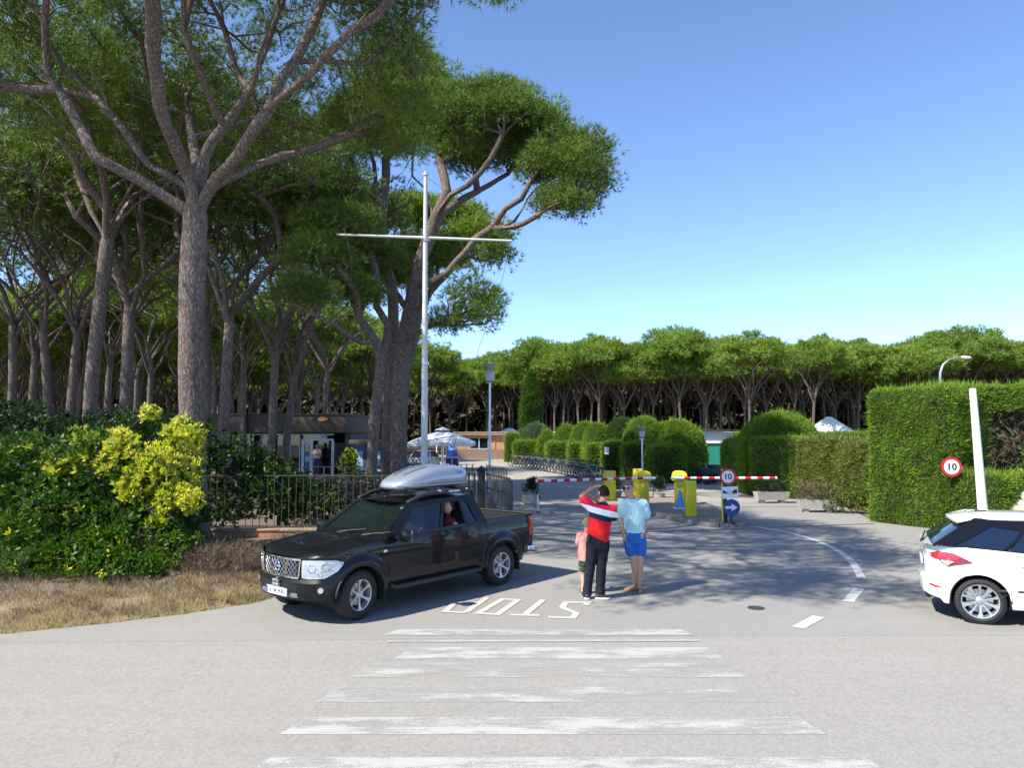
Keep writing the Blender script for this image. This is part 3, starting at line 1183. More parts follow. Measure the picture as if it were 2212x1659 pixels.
# ================================================================ pines
def px_path(sk, start, pts, step=.4, rng=None, wob=.02):
    return sk.path(start, [np.array(P(*p)) for p in pts], step, rng, wob)
def px_lobe(cx, cy, rx, ry, Y, dk=.85):
    c = P(cx, cy, Y)
    m = FPX / Y
    return (c.x, c.y, c.z, rx / m, rx / m * dk, ry / m)
def nearest(sk, p):
    return int(np.argmin(np.linalg.norm(np.array(sk.p) - np.array(p), axis=1)))

# --- the big pine over the shrubs, every main limb where it stands
rng = np.random.default_rng(7)
b0 = np.array([-6.86, 16.4, .2])
sk = Skeleton()
sk.add(b0 - np.array([0, 0, .4]), -1)
px_path(sk, 0, [(417, 1000, 16.4), (414, 900, 16.4), (413, 700, 16.4), (417, 560, 16.4), (422, 470, 16.4)], .4)
fork = len(sk.p) - 1
limbs = [
    [(397, 451, 16.3), (310, 393, 16.1), (206, 339, 15.6), (129, 264, 15.2), (97, 232, 15), (0, 168, 14.4), (-110, 110, 13.6)],
    [(403, 403, 16.5), (322, 355, 16.8), (264, 274, 17), (206, 210, 17.2), (129, 129, 17.4), (64, 19, 17.5), (20, -70, 17.4)],
    [(419, 403, 16.2), (374, 306, 15.3), (348, 226, 14.6), (332, 129, 13.9), (332, 32, 13.2), (310, -120, 12.2)],
    [(438, 415, 16.4), (442, 339, 16.6), (484, 274, 16.8), (542, 193, 17), (574, 106, 17), (606, 19, 17), (650, -70, 16.8)],
    [(450, 410, 16.2), (516, 332, 15.6), (577, 242, 15), (645, 180, 14.3), (713, 116, 13.6), (790, 30, 12.8)],
    [(455, 408, 16.6), (516, 374, 17), (580, 345, 17.5), (645, 329, 18), (729, 300, 18.6), (835, 251, 19.2), (900, 195, 19.6)],
    [(425, 420, 16.9), (420, 330, 18.2), (405, 230, 19.6), (392, 120, 20.4), (380, 10, 20.8)],
]
ends = []
for L_ in limbs:
    ends.append(px_path(sk, fork, L_, .4, rng, .012))
subs = [((480, 278, 16.8), [(455, 215, 16.3), (429, 145, 15.8), (397, 64, 15.2), (397, 0, 14.6), (388, -90, 13.8)]),
        ((545, 190, 16.9), [(516, 161, 17.4), (484, 64, 17.8), (470, -40, 18)]),
        ((206, 339, 15.6), [(160, 250, 16.2), (110, 170, 16.6), (60, 120, 17)]),
        ((322, 355, 16.8), [(258, 300, 16), (240, 240, 15.6), (215, 190, 15.2), (180, 125, 14.6)]),
        ((577, 242, 15), [(610, 170, 15.3), (660, 90, 15.6), (700, 0, 15.8)]),
        ((577, 242, 15), [(545, 215, 14.4), (560, 120, 13.4), (600, 0, 12.2)]),
        ((206, 210, 17.2), [(130, 190, 18.2), (60, 150, 19), (0, 90, 19.4)]),
        ((348, 226, 14.6), [(290, 120, 13.4), (240, 20, 12.2), (200, -60, 11.4)])]
for a, pts in subs:
    px_path(sk, nearest(sk, P(*a)), pts, .4, rng, .012)
T = []
while len(T) < 1150:
    a, r_ = rng.uniform(0, 2 * math.pi), 7.9 * math.sqrt(rng.random())
    x, y = -7.9 + r_ * math.cos(a), 14.2 + r_ * math.sin(a)
    if (x < -8.2 and y < 9.8) or (x < -11.5 and y < 13):
        continue
    zt = 14.9 - (r_ / 7.9) ** 2.4 * 2.9 + .7 * noise.noise(Vector((x * .5, y * .5, 3)))
    z = zt - 1.7 * rng.random() ** .8
    T.append((x, y, z))
rim = [(-2.6, 17.2, 11.6, 1.3, 1.5, 1.2), (-2.7, 19.3, 12.4, 1.4, 1.3, 1.2), (-3.1, 18.2, 10.7, 1.2, 1.3, .8), (-2.4, 15.2, 12.6, 1.3, 1.6, 1.2), (-3.6, 20.4, 11.2, 1.3, 1.3, .9),
       (-1.6, 9.6, 12.6, 1.3, 1.4, .8), (-4.6, 7.0, 12.6, 1.8, 1.2, .9), (-6.0, 20.8, 11.4, 2.2, 1.2, .8), (-11.5, 20, 11.4, 2.5, 1.3, .8), (-13.4, 16.5, 11, 1.6, 2, .9)]
T = np.concatenate([np.array(T), lobe_targets(rim, 330, rng, .6, -.6)])
# the crown stops short of the open sky on the side of the mast
T = T[~((T[:, 0] > -.0975 * T[:, 1] - .45) & (T[:, 2] < 2.9 + .60 * T[:, 1]))]
tips = sk.grow(T, rng, .30, .5, lo=fork, sag=.03)
hero = empty('pine_tree', (0, 0, 0), 0, 'huge near umbrella pine whose thick grey trunk rises out of the yellow shrub', 'tree')
make_pine('pine', sk, tips, .275, 8, .55, 34, 10, .20, .0135, root=hero, rough=.03, ex=.43)

# --- the many-stemmed pines behind the pickup and the mast
def px_tree(label, Y, trunk, branches, lobes, n, r0, seed, tufts=16, nb=8, crown_r=.7, L=.24, W=.020, group=None, zcut=-.25, alpha=.3, mat='needles', ex=.47):
    rng = np.random.default_rng(seed)
    sk = Skeleton()
    p0 = P(*trunk[0])
    g = G(trunk[0][0], 932 + 2.7 * FPX / Y)
    sk.add((p0.x, p0.y, -.3), -1)
    px_path(sk, 0, trunk[1:] if len(trunk) > 1 else trunk, .5)
    lo = max(1, len(sk.p) // 3)
    for a, pts in branches:
        px_path(sk, nearest(sk, P(*a)), pts, .5, rng, .02)
    t = lobe_targets([px_lobe(*l) for l in lobes], n, rng, .55, zcut)
    tips = sk.grow(t, rng, alpha, .6, lo=lo, sag=.03)
    root = empty('pine_tree', (0, 0, 0), 0, label, 'tree', group)
    make_pine('pine', sk, tips, r0, seed, crown_r, tufts, nb, L, W, root=root, rough=.03, ex=ex, mats=('bark', mat))
    return root
Y = 28.5
px_tree('tall pine just behind the white mast, its crown hanging far out to the open sky', Y,
        [(858, 1045, Y), (860, 960, Y), (862, 889, Y), (868, 780, Y), (879, 712, Y), (887, 663, Y), (897, 615, Y), (910, 557, Y), (929, 509, Y), (942, 470, Y)],
        [((893, 636, Y), [(925, 612, Y - .5), (964, 589, Y - .8), (1029, 518, Y - 1.2), (1061, 493, Y - 1.4), (1093, 451, Y - 1.8), (1126, 429, Y - 2), (1145, 393, Y - 2), (1171, 364, Y - 2)]),
         ((1061, 493, Y - 1.4), [(1110, 477, Y - .8), (1140, 430, Y - .4), (1158, 406, Y), (1206, 380, Y)]),
         ((1061, 493, Y - 1.4), [(1126, 484, Y - 2.4), (1190, 445, Y - 3), (1239, 426, Y - 3.2), (1275, 400, Y - 3.2)]),
         ((942, 470, Y), [(958, 430, Y - .3), (964, 413, Y), (952, 355, Y + .6), (930, 290, Y + 1)]),
         ((942, 470, Y), [(975, 420, Y - 1), (1013, 400, Y - 1.4), (1061, 339, Y - 1.6), (1090, 290, Y - 1.6)]),
         ((942, 470, Y), [(985, 440, Y + 1), (1077, 387, Y + 1.6), (1110, 358, Y + 2), (1150, 310, Y + 2.4)]),
         ((936, 490, Y), [(932, 451, Y + .6), (919, 406, Y + 1), (890, 380, Y + 1.2), (893, 322, Y + 1.6), (880, 260, Y + 1.6)]),
         ((866, 760, Y), [(890, 731, Y - .5), (925, 705, Y - 1), (964, 692, Y - 1.3), (1010, 672, Y - 1.6)])],
        [(1040, 268, 120, 82, Y, 1.0), (1000, 285, 110, 70, Y + 2), (1110, 265, 85, 70, Y - 1, 1.2), (1165, 300, 75, 62, Y), (1235, 350, 78, 72, Y - 1.5), (1262, 395, 54, 60, Y - 2.5), (1232, 440, 66, 42, Y - 2.5), (1190, 370, 70, 55, Y - 2), (1090, 330, 90, 45, Y + .5), (1010, 340, 80, 40, Y + 1), (1180, 250, 30, 35, Y), (1060, 215, 80, 30, Y), (1275, 330, 40, 45, Y - 2),
         (1015, 650, 58, 62, Y - 2, .8), (965, 700, 42, 28, Y - 1.5), (1040, 690, 36, 30, Y - 2), (960, 240, 80, 50, Y + 1)],
        900, .30, 21, 38, 9, .62)
px_tree('pine stem beside the mast, second from the open sky, forking into a fan high up', Y + 1.5,
        [(832, 1042, Y + 1.5), (836, 960, Y + 1.5), (838, 889, Y + 1.5), (845, 780, Y + 1.5), (850, 690, Y + 1.5), (845, 610, Y + 1.5), (829, 567, Y + 1.5), (822, 502, Y + 1.5), (826, 442, Y + 1.5)],
        [((826, 442, Y + 1.5), [(800, 415, Y + 1), (781, 393, Y + .6), (765, 361, Y), (740, 300, Y)]),
         ((826, 442, Y + 1.5), [(833, 400, Y + 2), (835, 380, Y + 2), (832, 322, Y + 2.6), (828, 260, Y + 3)]),
         ((826, 442, Y + 1.5), [(812, 400, Y + 2), (806, 355, Y + 2.6), (790, 290, Y + 3)]),
         ((835, 400, Y + 2), [(870, 372, Y + 1.4), (895, 330, Y + 1)])],
        [(860, 240, 110, 80, Y + 2, 1), (780, 280, 95, 75, Y + 1, 1), (930, 225, 70, 60, Y + 3), (720, 330, 60, 60, Y), (840, 300, 80, 50, Y + 3), (900, 180, 90, 55, Y + 3)],
        520, .22, 22, 32, 8, .62)
px_tree('dark leaning pine between the reception hut and the twin stems by the mast', Y - 2,
        [(800, 1052, Y - 2), (805, 960, Y - 2), (812, 880, Y - 2), (823, 776, Y - 2), (812, 738, Y - 2)],
        [((812, 738, Y - 2), [(790, 705, Y - 2), (777, 683, Y - 2), (771, 641, Y - 2.4), (740, 590, Y - 3), (700, 540, Y - 3)]),
         ((820, 760, Y - 2), [(839, 705, Y - 1), (816, 663, Y - 1), (810, 583, Y - 1), (800, 538, Y - 1), (787, 496, Y)]),
         ((812, 738, Y - 2), [(780, 740, Y - 3), (720, 700, Y - 4), (660, 670, Y - 4)])],
        [(735, 500, 85, 55, Y - 2), (800, 560, 60, 40, Y), (690, 560, 70, 55, Y - 3), (770, 640, 50, 35, Y - 2), (650, 640, 60, 40, Y - 4), (700, 430, 80, 50, Y)],
        480, .20, 23, 28, 8, .62)
px_tree('lighter green pine filling the space behind the crossbar of the mast', 37,
        [(866, 1010, 37), (868, 880, 37), (880, 780, 37), (898, 700, 37)],
        [((898, 700, 37), [(860, 640, 37), (820, 590, 36), (790, 520, 36)]), ((898, 700, 37), [(930, 630, 37), (980, 580, 37), (1030, 540, 37)]),
         ((893, 720, 37), [(905, 640, 38), (900, 560, 38), (905, 490, 39)])],
        [(800, 470, 85, 37, 37), (885, 465, 80, 35, 38), (960, 470, 85, 35, 39), (1035, 510, 62, 35, 37), (1068, 560, 36, 38, 36), (760, 540, 60, 35, 35), (930, 560, 90, 50, 35), (860, 600, 80, 36, 35)],
        600, .30, 24, 24, 8, .80, .32, .036, mat='needles_far')

# --- the stand at the left of the picture
def place_pine(label, x, Y, H, fk, Rc, r0, n, seed, lean=(0, 0), group=None, tufts=20, limbs=7, depth=None, crown_r=.7):
    n = int(n * 1.15)
    fk = fk * .92
    r0 = r0 * .82
    depth = depth or (H - fk) * .70
    sk, tips = generic_pine(seed, H, fk, Rc, r0, n, lean, depth, limbs)
    X = (x - 1106) / FPX * Y
    root = empty('pine_tree', (X, Y, 0), 0, label, 'tree', group)
    make_pine('pine', sk, tips, r0, seed, crown_r, tufts, 8, .26, .026, root=root, rough=.02, ex=.42)
    return root
place_pine('straight pale-barked pine left of the thick-trunked one, leaning slightly towards it', 188, 24, 17.5, 10.6, 5.0, .27, 260, 41, (1.1, 0))
place_pine('dark-barked pine in the gap between the leaning pale pine and the thick-trunked one', 272, 27, 17.5, 8.5, 5.0, .26, 260, 42, (-.2, .5))
place_pine('inner stem of the pair of slim pines near the left edge', 133, 29, 17, 7.6, 4.6, .20, 220, 43, (.9, .3))
place_pine('outer stem of the pair of slim pines near the left edge', 108, 29.6, 17, 8.2, 4.6, .19, 220, 44, (-1.0, 0))
place_pine('grey pine forking low into two, just right of the thick-trunked one', 484, 26, 16.5, 8.0, 4.6, .23, 240, 45, (.2, .4), limbs=4)
place_pine('nearer dark stem of the pair standing before the reception hut', 586, 31, 17, 7.2, 4.8, .21, 230, 46, (.3, 0))
place_pine('farther dark stem of the pair standing before the reception hut', 611, 32, 16.5, 6.4, 4.6, .20, 230, 47, (1.2, .2))
place_pine('dark pine half hidden right behind the thick grey trunk', 452, 31, 16.5, 8.4, 4.6, .2, 200, 48, (-.6, .4))
place_pine('pine rising at the very left edge of the picture', 15, 30, 16, 8.0, 4.8, .2, 220, 49, (.2, 0))
place_pine('slim pine between the left edge and the pair of slim pines', 62, 36, 16.5, 7.4, 4.6, .18, 200, 50, (.4, 0))
place_pine('slim dark pine in the shade between the hut pines and the dark leaning pine', 700, 46, 16.5, 7.5, 5.0, .2, 220, 51, (.4, 0))
place_pine('slim pine behind the pale leaning pine', 232, 38, 16.5, 7.6, 4.8, .19, 200, 52, (.2, 0))
place_pine('slim pine in the shade right of the thick-trunked pine, deep in the stand', 530, 41, 16.5, 7.4, 5, .19, 220, 53, (-.3, 0))
place_pine('slim pine deep in the stand, behind the dark-barked one', 330, 42, 16.5, 7.4, 5, .19, 220, 54, (-.3, 0))

for i, (x, y, H, R_) in enumerate(((-20.5, 20.5, 15.5, 5), (-26, 17, 15, 5), (-22, 25, 16, 5), (-29, 21, 15.5, 5), (-27, 30, 14.5, 4.2))):  # unseen pines beyond the frame, added to shade the ground behind the bush
    place_pine(('unseen pine added for shade just outside the left edge, beside the dark thicket', 'unseen pine added for shade farther out beyond the left edge, nearest the road', 'unseen pine added for shade beyond the left edge, behind the thicket', 'outermost unseen pine added for shade beyond the left edge', 'unseen pine added for shade beyond the left edge, deepest in the stand')[i],
               1106 + x / y * FPX, y, H, 8, R_, .22, 120, 60 + i, tufts=12)
# --- the far woods: five pines built once and repeated
protos = []
for k in range(6):
    H = (15.6, 16.6, 15.0, 16.0, 14.4, 17.0)[k]
    sk, tips = generic_pine(100 + k, H, H * .46, 4.7 + .3 * (k % 3), .24, 260, (.3 * (k - 2), .2), H * .28, 7)
    root = empty('pine_tree', (0, 0, -50), 0, 'x', 'tree', 'x')
    make_pine('pine', sk, tips, .18, 200 + k, .85, 18, 6, .60, .085, root=root, rough=0, ex=.40, mats=('bark_far', 'needles_far'), flat=.5)
    protos.append(root)
KC = {}
for c in C.objects:
    if c.parent is not None:
        KC.setdefault(c.parent.name, []).append(c)
rnd = random.Random(12)
n_far = 0
used = [False] * 6
def far_pine(X, Y, s, label, group, k=None):
    global n_far
    k = rnd.randrange(6) if k is None else k
    if used[k]:
        o = copy_tree(protos[k], None, KC)
    else:
        o = protos[k]; used[k] = True
    o.location = (X, Y, -.05)
    o.rotation_euler = (0, 0, rnd.uniform(0, 6.28))
    o.scale = (s * rnd.uniform(.95, 1.1),) * 2 + (s,)
    o['label'] = label
    if group:
        o['group'] = group
    elif 'group' in o.keys():
        del o['group']
    n_far += 1
    return o
far_pine(26.8, 84, .86, 'pine standing proud of the far wood, its pale trunk forked beside the mushroom-shaped hedge', None, 1)
far_pine(37.5, 92, .92, 'pine with a pale forked trunk rising behind the mushroom-shaped hedge', None, 3)
rows = [(104, 1.0), (107.5, 1.0), (111.5, .98), (116, 1.0), (122, 1.02), (130, 1.05), (141, 1.06)]
for j, (Y, s) in enumerate(rows):
    x = -4 + rnd.uniform(0, 3)
    xm = Y * .72 + 4
    while x < xm:
        pxx = 1106 + x / Y * FPX
        # the wood steps back and sinks towards the mast
        back = max(0, (1230 - pxx) / 400)
        yy = Y + back * 34 + rnd.uniform(-2.5, 2.5)
        far_pine(x, yy, s * rnd.uniform(.90, 1.05) * (1 - .12 * back), 'umbrella pine in the long even wood beyond the clipped hedges', 'umbrella pines of the wood beyond the hedges')
        x += rnd.uniform(2.7, 4.5) * (1 + j * .03)
for j, Y in enumerate((56, 62, 69, 76, 84, 93, 103, 114, 126, 140)):
    x = -Y * .74 - 3
    while x < (-Y * .13 - (8 if Y < 78 else 0) if Y < 100 else -8):
        if not (-20 < x < -6 and Y < 60):
            far_pine(x + rnd.uniform(-1, 1), Y + rnd.uniform(-3, 3), rnd.uniform(.84, 1.0), 'umbrella pine deep in the shaded wood behind the reception hut', 'umbrella pines of the wood behind the hut')
        x += rnd.uniform(4.0, 6.6) * (1 + j * .05)
front = [o for o in C.objects if o.get('group') == 'umbrella pines of the wood beyond the hedges' and o.location.y < 108.5]
marks = [(1058, 'behind the tall street lamp'), (1147, 'right behind the column-shaped cypress'), (1190, 'between the cypress and the third clipped dome'), (1263, 'behind the fourth clipped dome'), (1320, 'behind the dark glossy bush'),
         (1392, 'behind the short street lamp'), (1459, 'behind the biggest clipped dome'), (1538, 'behind the green-doored hut'), (1570, 'just right of the green-doored hut'), (1740, 'behind the right flank of the mushroom-shaped dome'),
         (1790, 'right of the mushroom-shaped dome, near the white marquee'), (1850, 'behind the whitish bush'), (1900, 'over the near corner of the tall hedge wall'), (1960, 'over the middle of the tall hedge wall'),
         (2030, 'behind the swan-neck lamp'), (2101, 'above the white post'), (2180, 'at the right edge of the picture')]
for x_, w_ in marks:
    if front:
        o = min(front, key=lambda q: abs(1106 + q.location.x / q.location.y * FPX - x_))
        front.remove(o)
        o['label'] = 'front-row umbrella pine of the far wood ' + w_
print('far pines', n_far)

# the wood goes on behind: beyond these rows it reads as one dark mass
rng = np.random.default_rng(77)
t = []
for i in range(9000):
    x = rng.uniform(-150, 150)
    y = rng.uniform(150, 172)
    t.append((x, y, rng.uniform(.3, 12.5)))
v, f = blades(np.array(t), unit(rng.normal(0, 1, (len(t), 3))), 2.6, 2.0, 7, .7, rng)
me = arr_mesh('distant_woods', v, f, 3)
me.materials.append(leaf_mat('wood_shade', [(0, (.030, .032, .018)), (.5, (.075, .068, .042)), (1, (.15, .13, .08))], .3, .8, .1))
tag(link('distant_woods', me), kind='stuff')
# ================================================================ hedges, topiary, buildings and street furniture
def at_px(x, Y, z=0.0):
    return ((x - 1106) / FPX * Y, Y, z)

# row of clipped domes behind the bicycles: (x, half width, top, Y, material)
domes = [(1157, 37, 915, 63, 'hedge_leaf_grey', 'grey-green clipped dome farthest along the bicycle row'),
         (1182, 24, 929, 60, 'hedge_leaf', 'small clipped dome between the grey-green one and the next'),
         (1224, 31, 917, 57, 'hedge_leaf', 'third clipped dome of the row counted from the cypress'),
         (1263, 35, 911, 54, 'hedge_leaf', 'fourth clipped dome of the row counted from the cypress'),
         (1290, 34, 912, 51, 'hedge_leaf', 'fifth clipped dome of the row, standing over the parked bicycles'),
         (1340, 38, 903, 50.5, 'leaf_green', 'dark glossy rounded bush between the bright clipped domes'),
         (1392, 50, 900, 47, 'hedge_leaf', 'bright clipped dome behind the small lamp, second from the end of the row'),
         (1459, 64, 907, 42, 'hedge_leaf', 'biggest clipped dome, at the end of the row nearest the barriers')]
for i, (x, hw, top, Y, mt, lb) in enumerate(domes):
    w = hw / FPX * Y
    h = 2.7 + (932 - top) / FPX * Y
    px = at_px(x, Y)
    o = hedge('clipped_dome', bm_dome(w * .98, w * .98, h, .42, 26), mt, 300 + i, 330, .16, .05, 4, .07, 1.0, label=lb, cat='topiary', group='clipped domes behind the bicycles')
    o.location = px
# lower clipped blocks between the domes and the bicycles
blocks = [(1140, 52, 62, 1.9), (1205, 46, 57, 1.9), (1250, 42, 54, 1.85), (1287, 44, 51, 1.9), (1330, 50, 48, 2.0), (1375, 56, 44.5, 2.0), (1435, 62, 40.5, 1.95)]
for i, (x, w, Y, h) in enumerate(blocks):
    W_ = w / FPX * Y * 1.12
    o = hedge('clipped_block', bm_box(W_, 2.2, h, .3, .3), 'hedge_leaf', 330 + i, 330, .15, .05, 4, .07, 1.1,
              label='low clipped hedge block in front of the domes, number %s from the cypress end' % ('one', 'two', 'three', 'four', 'five', 'six', 'seven')[i], cat='hedge', group='low hedge blocks behind the bicycles')
    o.location = at_px(x, Y - .8)
    o.rotation_euler = (0, 0, rnd.uniform(-.1, .1))
o = hedge('clipped_block', bm_box(1.2, 1.2, 2.5, .3, .3), 'hedge_leaf', 338, 300, .16, .05, 4, .06, label='narrow upright hedge at the corner of the orange snack bar', cat='hedge')
o.location = at_px(1106, 66)
# small notice on the dark hedge
mb = MB(); mb.box((0, 0, .19), (.24, .012, .40))
nb0 = mb.build('notice_board', M['sign_white'], None, None, at_px(1310, 42.0, 1.42))
tag(nb0, 'small white notice fixed high on the shaded hedge block', 'notice')
mb = MB()
for k in range(5):
    mb.box((0, -.008, .08 + k * .055), (.17, .003, .014))
mb.build('printing', M['sign_black'], nb0)

# cypress column
bm = bmesh.new()
rows_ = []
for k in range(15):
    z = 8.7 * k / 14
    r_ = 1.05 * (min(1, .75 + z / 6) if z < 2 else 1) * (1 - max(0, (z - 4.5) / 4.3) ** 2.0 * .86)
    rows_.append([bm.verts.new((r_ * math.cos(a * .3927), r_ * math.sin(a * .3927), z)) for a in range(16)])
for a_, b_ in zip(rows_, rows_[1:]):
    for k in range(16):
        bm.faces.new((a_[k], a_[(k + 1) % 16], b_[(k + 1) % 16], b_[k]))
bm.faces.new(rows_[-1])
o = hedge('cypress_tree', bm, 'leaf_green', 350, 240, .24, .08, 4, .18, .9, label='tall column-shaped cypress standing before the far wood', cat='tree')
o.location = at_px(1147, 74)

# mushroom-shaped hedge and the hedge row on the right
px_ = at_px(1680, 33)
o = hedge('clipped_dome', bm_dome(1.78, 1.78, 3.55, .52, 34), 'hedge_leaf', 360, 600, .13, .040, 4, .07, 1.1, label='mushroom-shaped clipped dome rising over the hedge row by the speed sign', cat='topiary')
o.location = px_
def long_hedge(label, x0, Y0, x1, Y1, h, thick, mt, seed, dens=500, L=.12, W=.034, amp=.08, sc=1.1):
    a, b = Vector(at_px(x0, Y0)), Vector(at_px(x1, Y1))
    l = (b - a).length
    o = hedge('hedge', bm_box(l, thick, h, .28, .22), mt, seed, dens, L, W, 4, amp, sc, label=label, cat='hedge')
    nrm = Vector((-(b - a).y, (b - a).x, 0)).normalized()
    if nrm.y < 0:
        nrm = -nrm
    o.location = (a + b) / 2 + nrm * thick / 2
    o.rotation_euler = (0, 0, math.atan2((b - a).y, (b - a).x))
    return o
long_hedge('sunlit block of hedge ending the row, beside the green hut door', 1553, 34.5, 1625, 32.0, 2.35, 1.6, 'hedge_leaf', 361)
long_hedge('shaded clipped block in the middle of the row, behind the first planter', 1612, 31.5, 1722, 29.5, 2.42, 1.6, 'hedge_leaf', 362)
long_hedge('loose olive-green hedge of upright sprays behind the second planter', 1716, 29.6, 1800, 27.2, 2.38, 1.4, 'hedge_leaf_olive', 363, 520, .18, .045, .14, 1.6)
long_hedge('yellowish hedge of upright sprays next to the big hedge wall', 1795, 27.3, 1884, 25.0, 2.28, 1.4, 'hedge_leaf_olive', 364, 520, .18, .045, .16, 1.6)
long_hedge('low far hedge seen over the row, left of the whitish bush', 1500, 56, 2060, 47, 2.55, 1.5, 'hedge_leaf', 365, 260, .18, .05)
# big hedge wall
def wall_hedge(label, A, B, h, thick, mt, seed, dens=620, **kw):
    a, b = Vector(A), Vector(B)
    l = (b - a).length
    o = hedge('hedge', bm_box(l, thick, h, .24, .22), mt, seed, dens, .12, .036, 4, .10, 1.2, label=label, cat='hedge', **kw)
    nrm = Vector((-(b - a).y, (b - a).x, 0)).normalized()
    if nrm.y < 0:
        nrm = -nrm
    o.location = (a + b) / 2 + nrm * thick / 2
    o.rotation_euler = (0, 0, math.atan2((b - a).y, (b - a).x))
    return o
wall_hedge('tall thick clipped hedge wall at the edge of the exit lane', (10.72, 22.5, 0), (11.95, 20.35, 0), 3.95, 2.6, 'hedge_leaf', 370)
wall_hedge('low clipped corner hedge right under the round speed sign', (11.80, 20.62, 0), (12.62, 19.2, 0), 1.56, 1.5, 'hedge_leaf', 371)
wall_hedge('top band of the tall hedge running on past the white post', (12.2, 21.2, 3.25), (22, 20.9, 3.25), .75, 2.2, 'hedge_leaf', 372, 620)
bpy.data.objects[[o.name for o in C.objects if o.get('label', '').startswith('top band')][0]].location.z = 3.25
# bare inside of the hedge: dead twigs over dark wood
dh = wall_hedge('dark bare stretch of hedge showing dead twigs behind the white post', (12.3, 21.5, 0), (22, 21.2, 0), 3.5, 1.6, 'leaf_dark', 373, 160)
rng = np.random.default_rng(5)
mb = MB()
for i in range(300):
    x, z = rng.uniform(-4.6, 4.6), rng.uniform(.6, 3.3)
    p = Vector((x, -.75, z)); d = Vector((rng.normal(0, .5), -.35 - rng.random() * .3, rng.normal(-.1, .4)))
    pts = [p]
    for k in range(4):
        d = d + Vector((rng.normal(0, .15), rng.normal(0, .08), -.06)); pts.append(pts[-1] + d * .17)
    mb.tube(pts, [.010, .008, .006, .004, .002], 4, caps=False)
mb.build('dead_twigs', pm('dead_wood', (.23, .19, .15), .9, var=.3), dh)
q = np.stack([rng.uniform(-4.6, 4.6, 1500), rng.uniform(-1.15, -.85, 1500), rng.uniform(.5, 3.3, 1500)], 1)
v, f = blades(q, np.tile([[0, -.5, -.5]], (1500, 1)), .2, .012, 7, .7, rng)
me = arr_mesh('dead_sprays', v, f, 3); me.materials.append(M['dry_brush'])
link('dead_sprays', me, dh)
# ivy at its foot and a beige rock
rock = bmesh.new()
bmesh.ops.create_icosphere(rock, subdivisions=4, radius=1)
for v_ in rock.verts:
    q_ = v_.co.copy()
    v_.co = Vector((q_.x * 1.25, q_.y * .7, q_.z * .95)) * (1 + .22 * noise.noise(q_ * 1.3) + .08 * noise.noise(q_ * 4))
me = bpy.data.meshes.new('boulder'); rock.to_mesh(me); rock.free(); shade(me, 50)
me.materials.append(pm('rock_beige', (.42, .36, .27), .9, var=.25, scale=3, bmp=.6, bdist=.03))
tag(link('boulder', me, None, (13.75, 19.7, .15)), 'pale beige boulder among the ivy behind the white car', 'rock')
shrub('ivy', (13.0, 19.9, 0), (.75, .5, .95), 381, [('leaf_green', .35), ('leaf_yellow', .65)], 420, .09, .07, 6, label='bright ivy climbing beside the beige boulder', cat='ivy')
shrub('ivy', (14.6, 20.4, .2), (1.2, .5, 1.5), 382, [('leaf_green', .7), ('leaf_yellow', .3)], 700, .09, .07, 6, label='ivy spreading over the dead hedge at the right edge of the picture', cat='ivy')
shrub('bush', at_px(1866, 29.5), (.75, .6, 1.4), 383, [('leaf_white', 1.0)], 420, .12, .03, 7, label='whitish feathery bush over the end of the hedge row', cat='bush')
shrub('bush', at_px(1836, 24.6), (.9, .5, .55), 384, [('hedge_leaf_olive', .6), ('leaf_green', .4)], 420, .09, .03, 6, label='loose bush with pale flowers at the foot of the big hedge wall', cat='bush')

# concrete planters
def planter(label, x, Y, L_, rz, sd, plant='leaf_dark', ph=.55):
    root = empty('planter', at_px(x, Y), rz, label, 'planter', None)
    mb = MB()
    w, h = .48, .30
    b_ = [(-L_ / 2 + .06, -w / 2 + .05), (L_ / 2 - .06, -w / 2 + .05), (L_ / 2 - .06, w / 2 - .05), (-L_ / 2 + .06, w / 2 - .05)]
    t_ = [(-L_ / 2, -w / 2), (L_ / 2, -w / 2), (L_ / 2, w / 2), (-L_ / 2, w / 2)]
    i_ = [(-L_ / 2 + .05, -w / 2 + .05), (L_ / 2 - .05, -w / 2 + .05), (L_ / 2 - .05, w / 2 - .05), (-L_ / 2 + .05, w / 2 - .05)]
    z0, z1 = .12, .12 + h
    vs = [(*p, z0) for p in b_] + [(*p, z1) for p in t_] + [(*p, z1) for p in i_] + [(*p, z1 - .06) for p in i_]
    fs = [(3, 2, 1, 0)]
    for k in range(4):
        j = (k + 1) % 4
        fs += [(k, j, 4 + j, 4 + k), (4 + k, 4 + j, 8 + j, 8 + k), (8 + k, 8 + j, 12 + j, 12 + k)]
    fs.append((12, 13, 14, 15))
    mb.add(vs, fs)
    mb.build('trough', M['concrete'], root, 30)
    for s_ in (-1, 1):
        mb = MB(); mb.box((s_ * L_ * .3, 0, .06), (.16, w * .6, .12), bev=.01); mb.build('foot', M['concrete'], root, 30)
    rng = np.random.default_rng(sd)
    t = lobe_targets([(x_, rng.uniform(-.08, .08), z1 + .12, .26, .22, ph * .7) for x_ in np.linspace(-L_ * .35, L_ * .35, 4)], 300, rng, .9, -.3)
    v, f = blades(t, unit(t - np.array([0, 0, z1 - .3])), .11, .022, 6, .6, rng, leaf=True)
    me = arr_mesh('plant', v, f, 4); me.materials.append(M[plant]); link('plant', me, root)
    return root
planter('concrete trough planter standing farther back, at the foot of the shaded hedge', 1662, 28.2, 1.25, .06, 391)
planter('concrete trough planter with dry shrub nearer the big hedge wall', 1759, 25.0, 1.2, -.12, 392, 'dry_brush', .75)
mb = MB()
root = empty('planter', at_px(1146, 26.6), .2, 'squat concrete pot with a dark green shrub beside the gate', 'planter')
w = .26
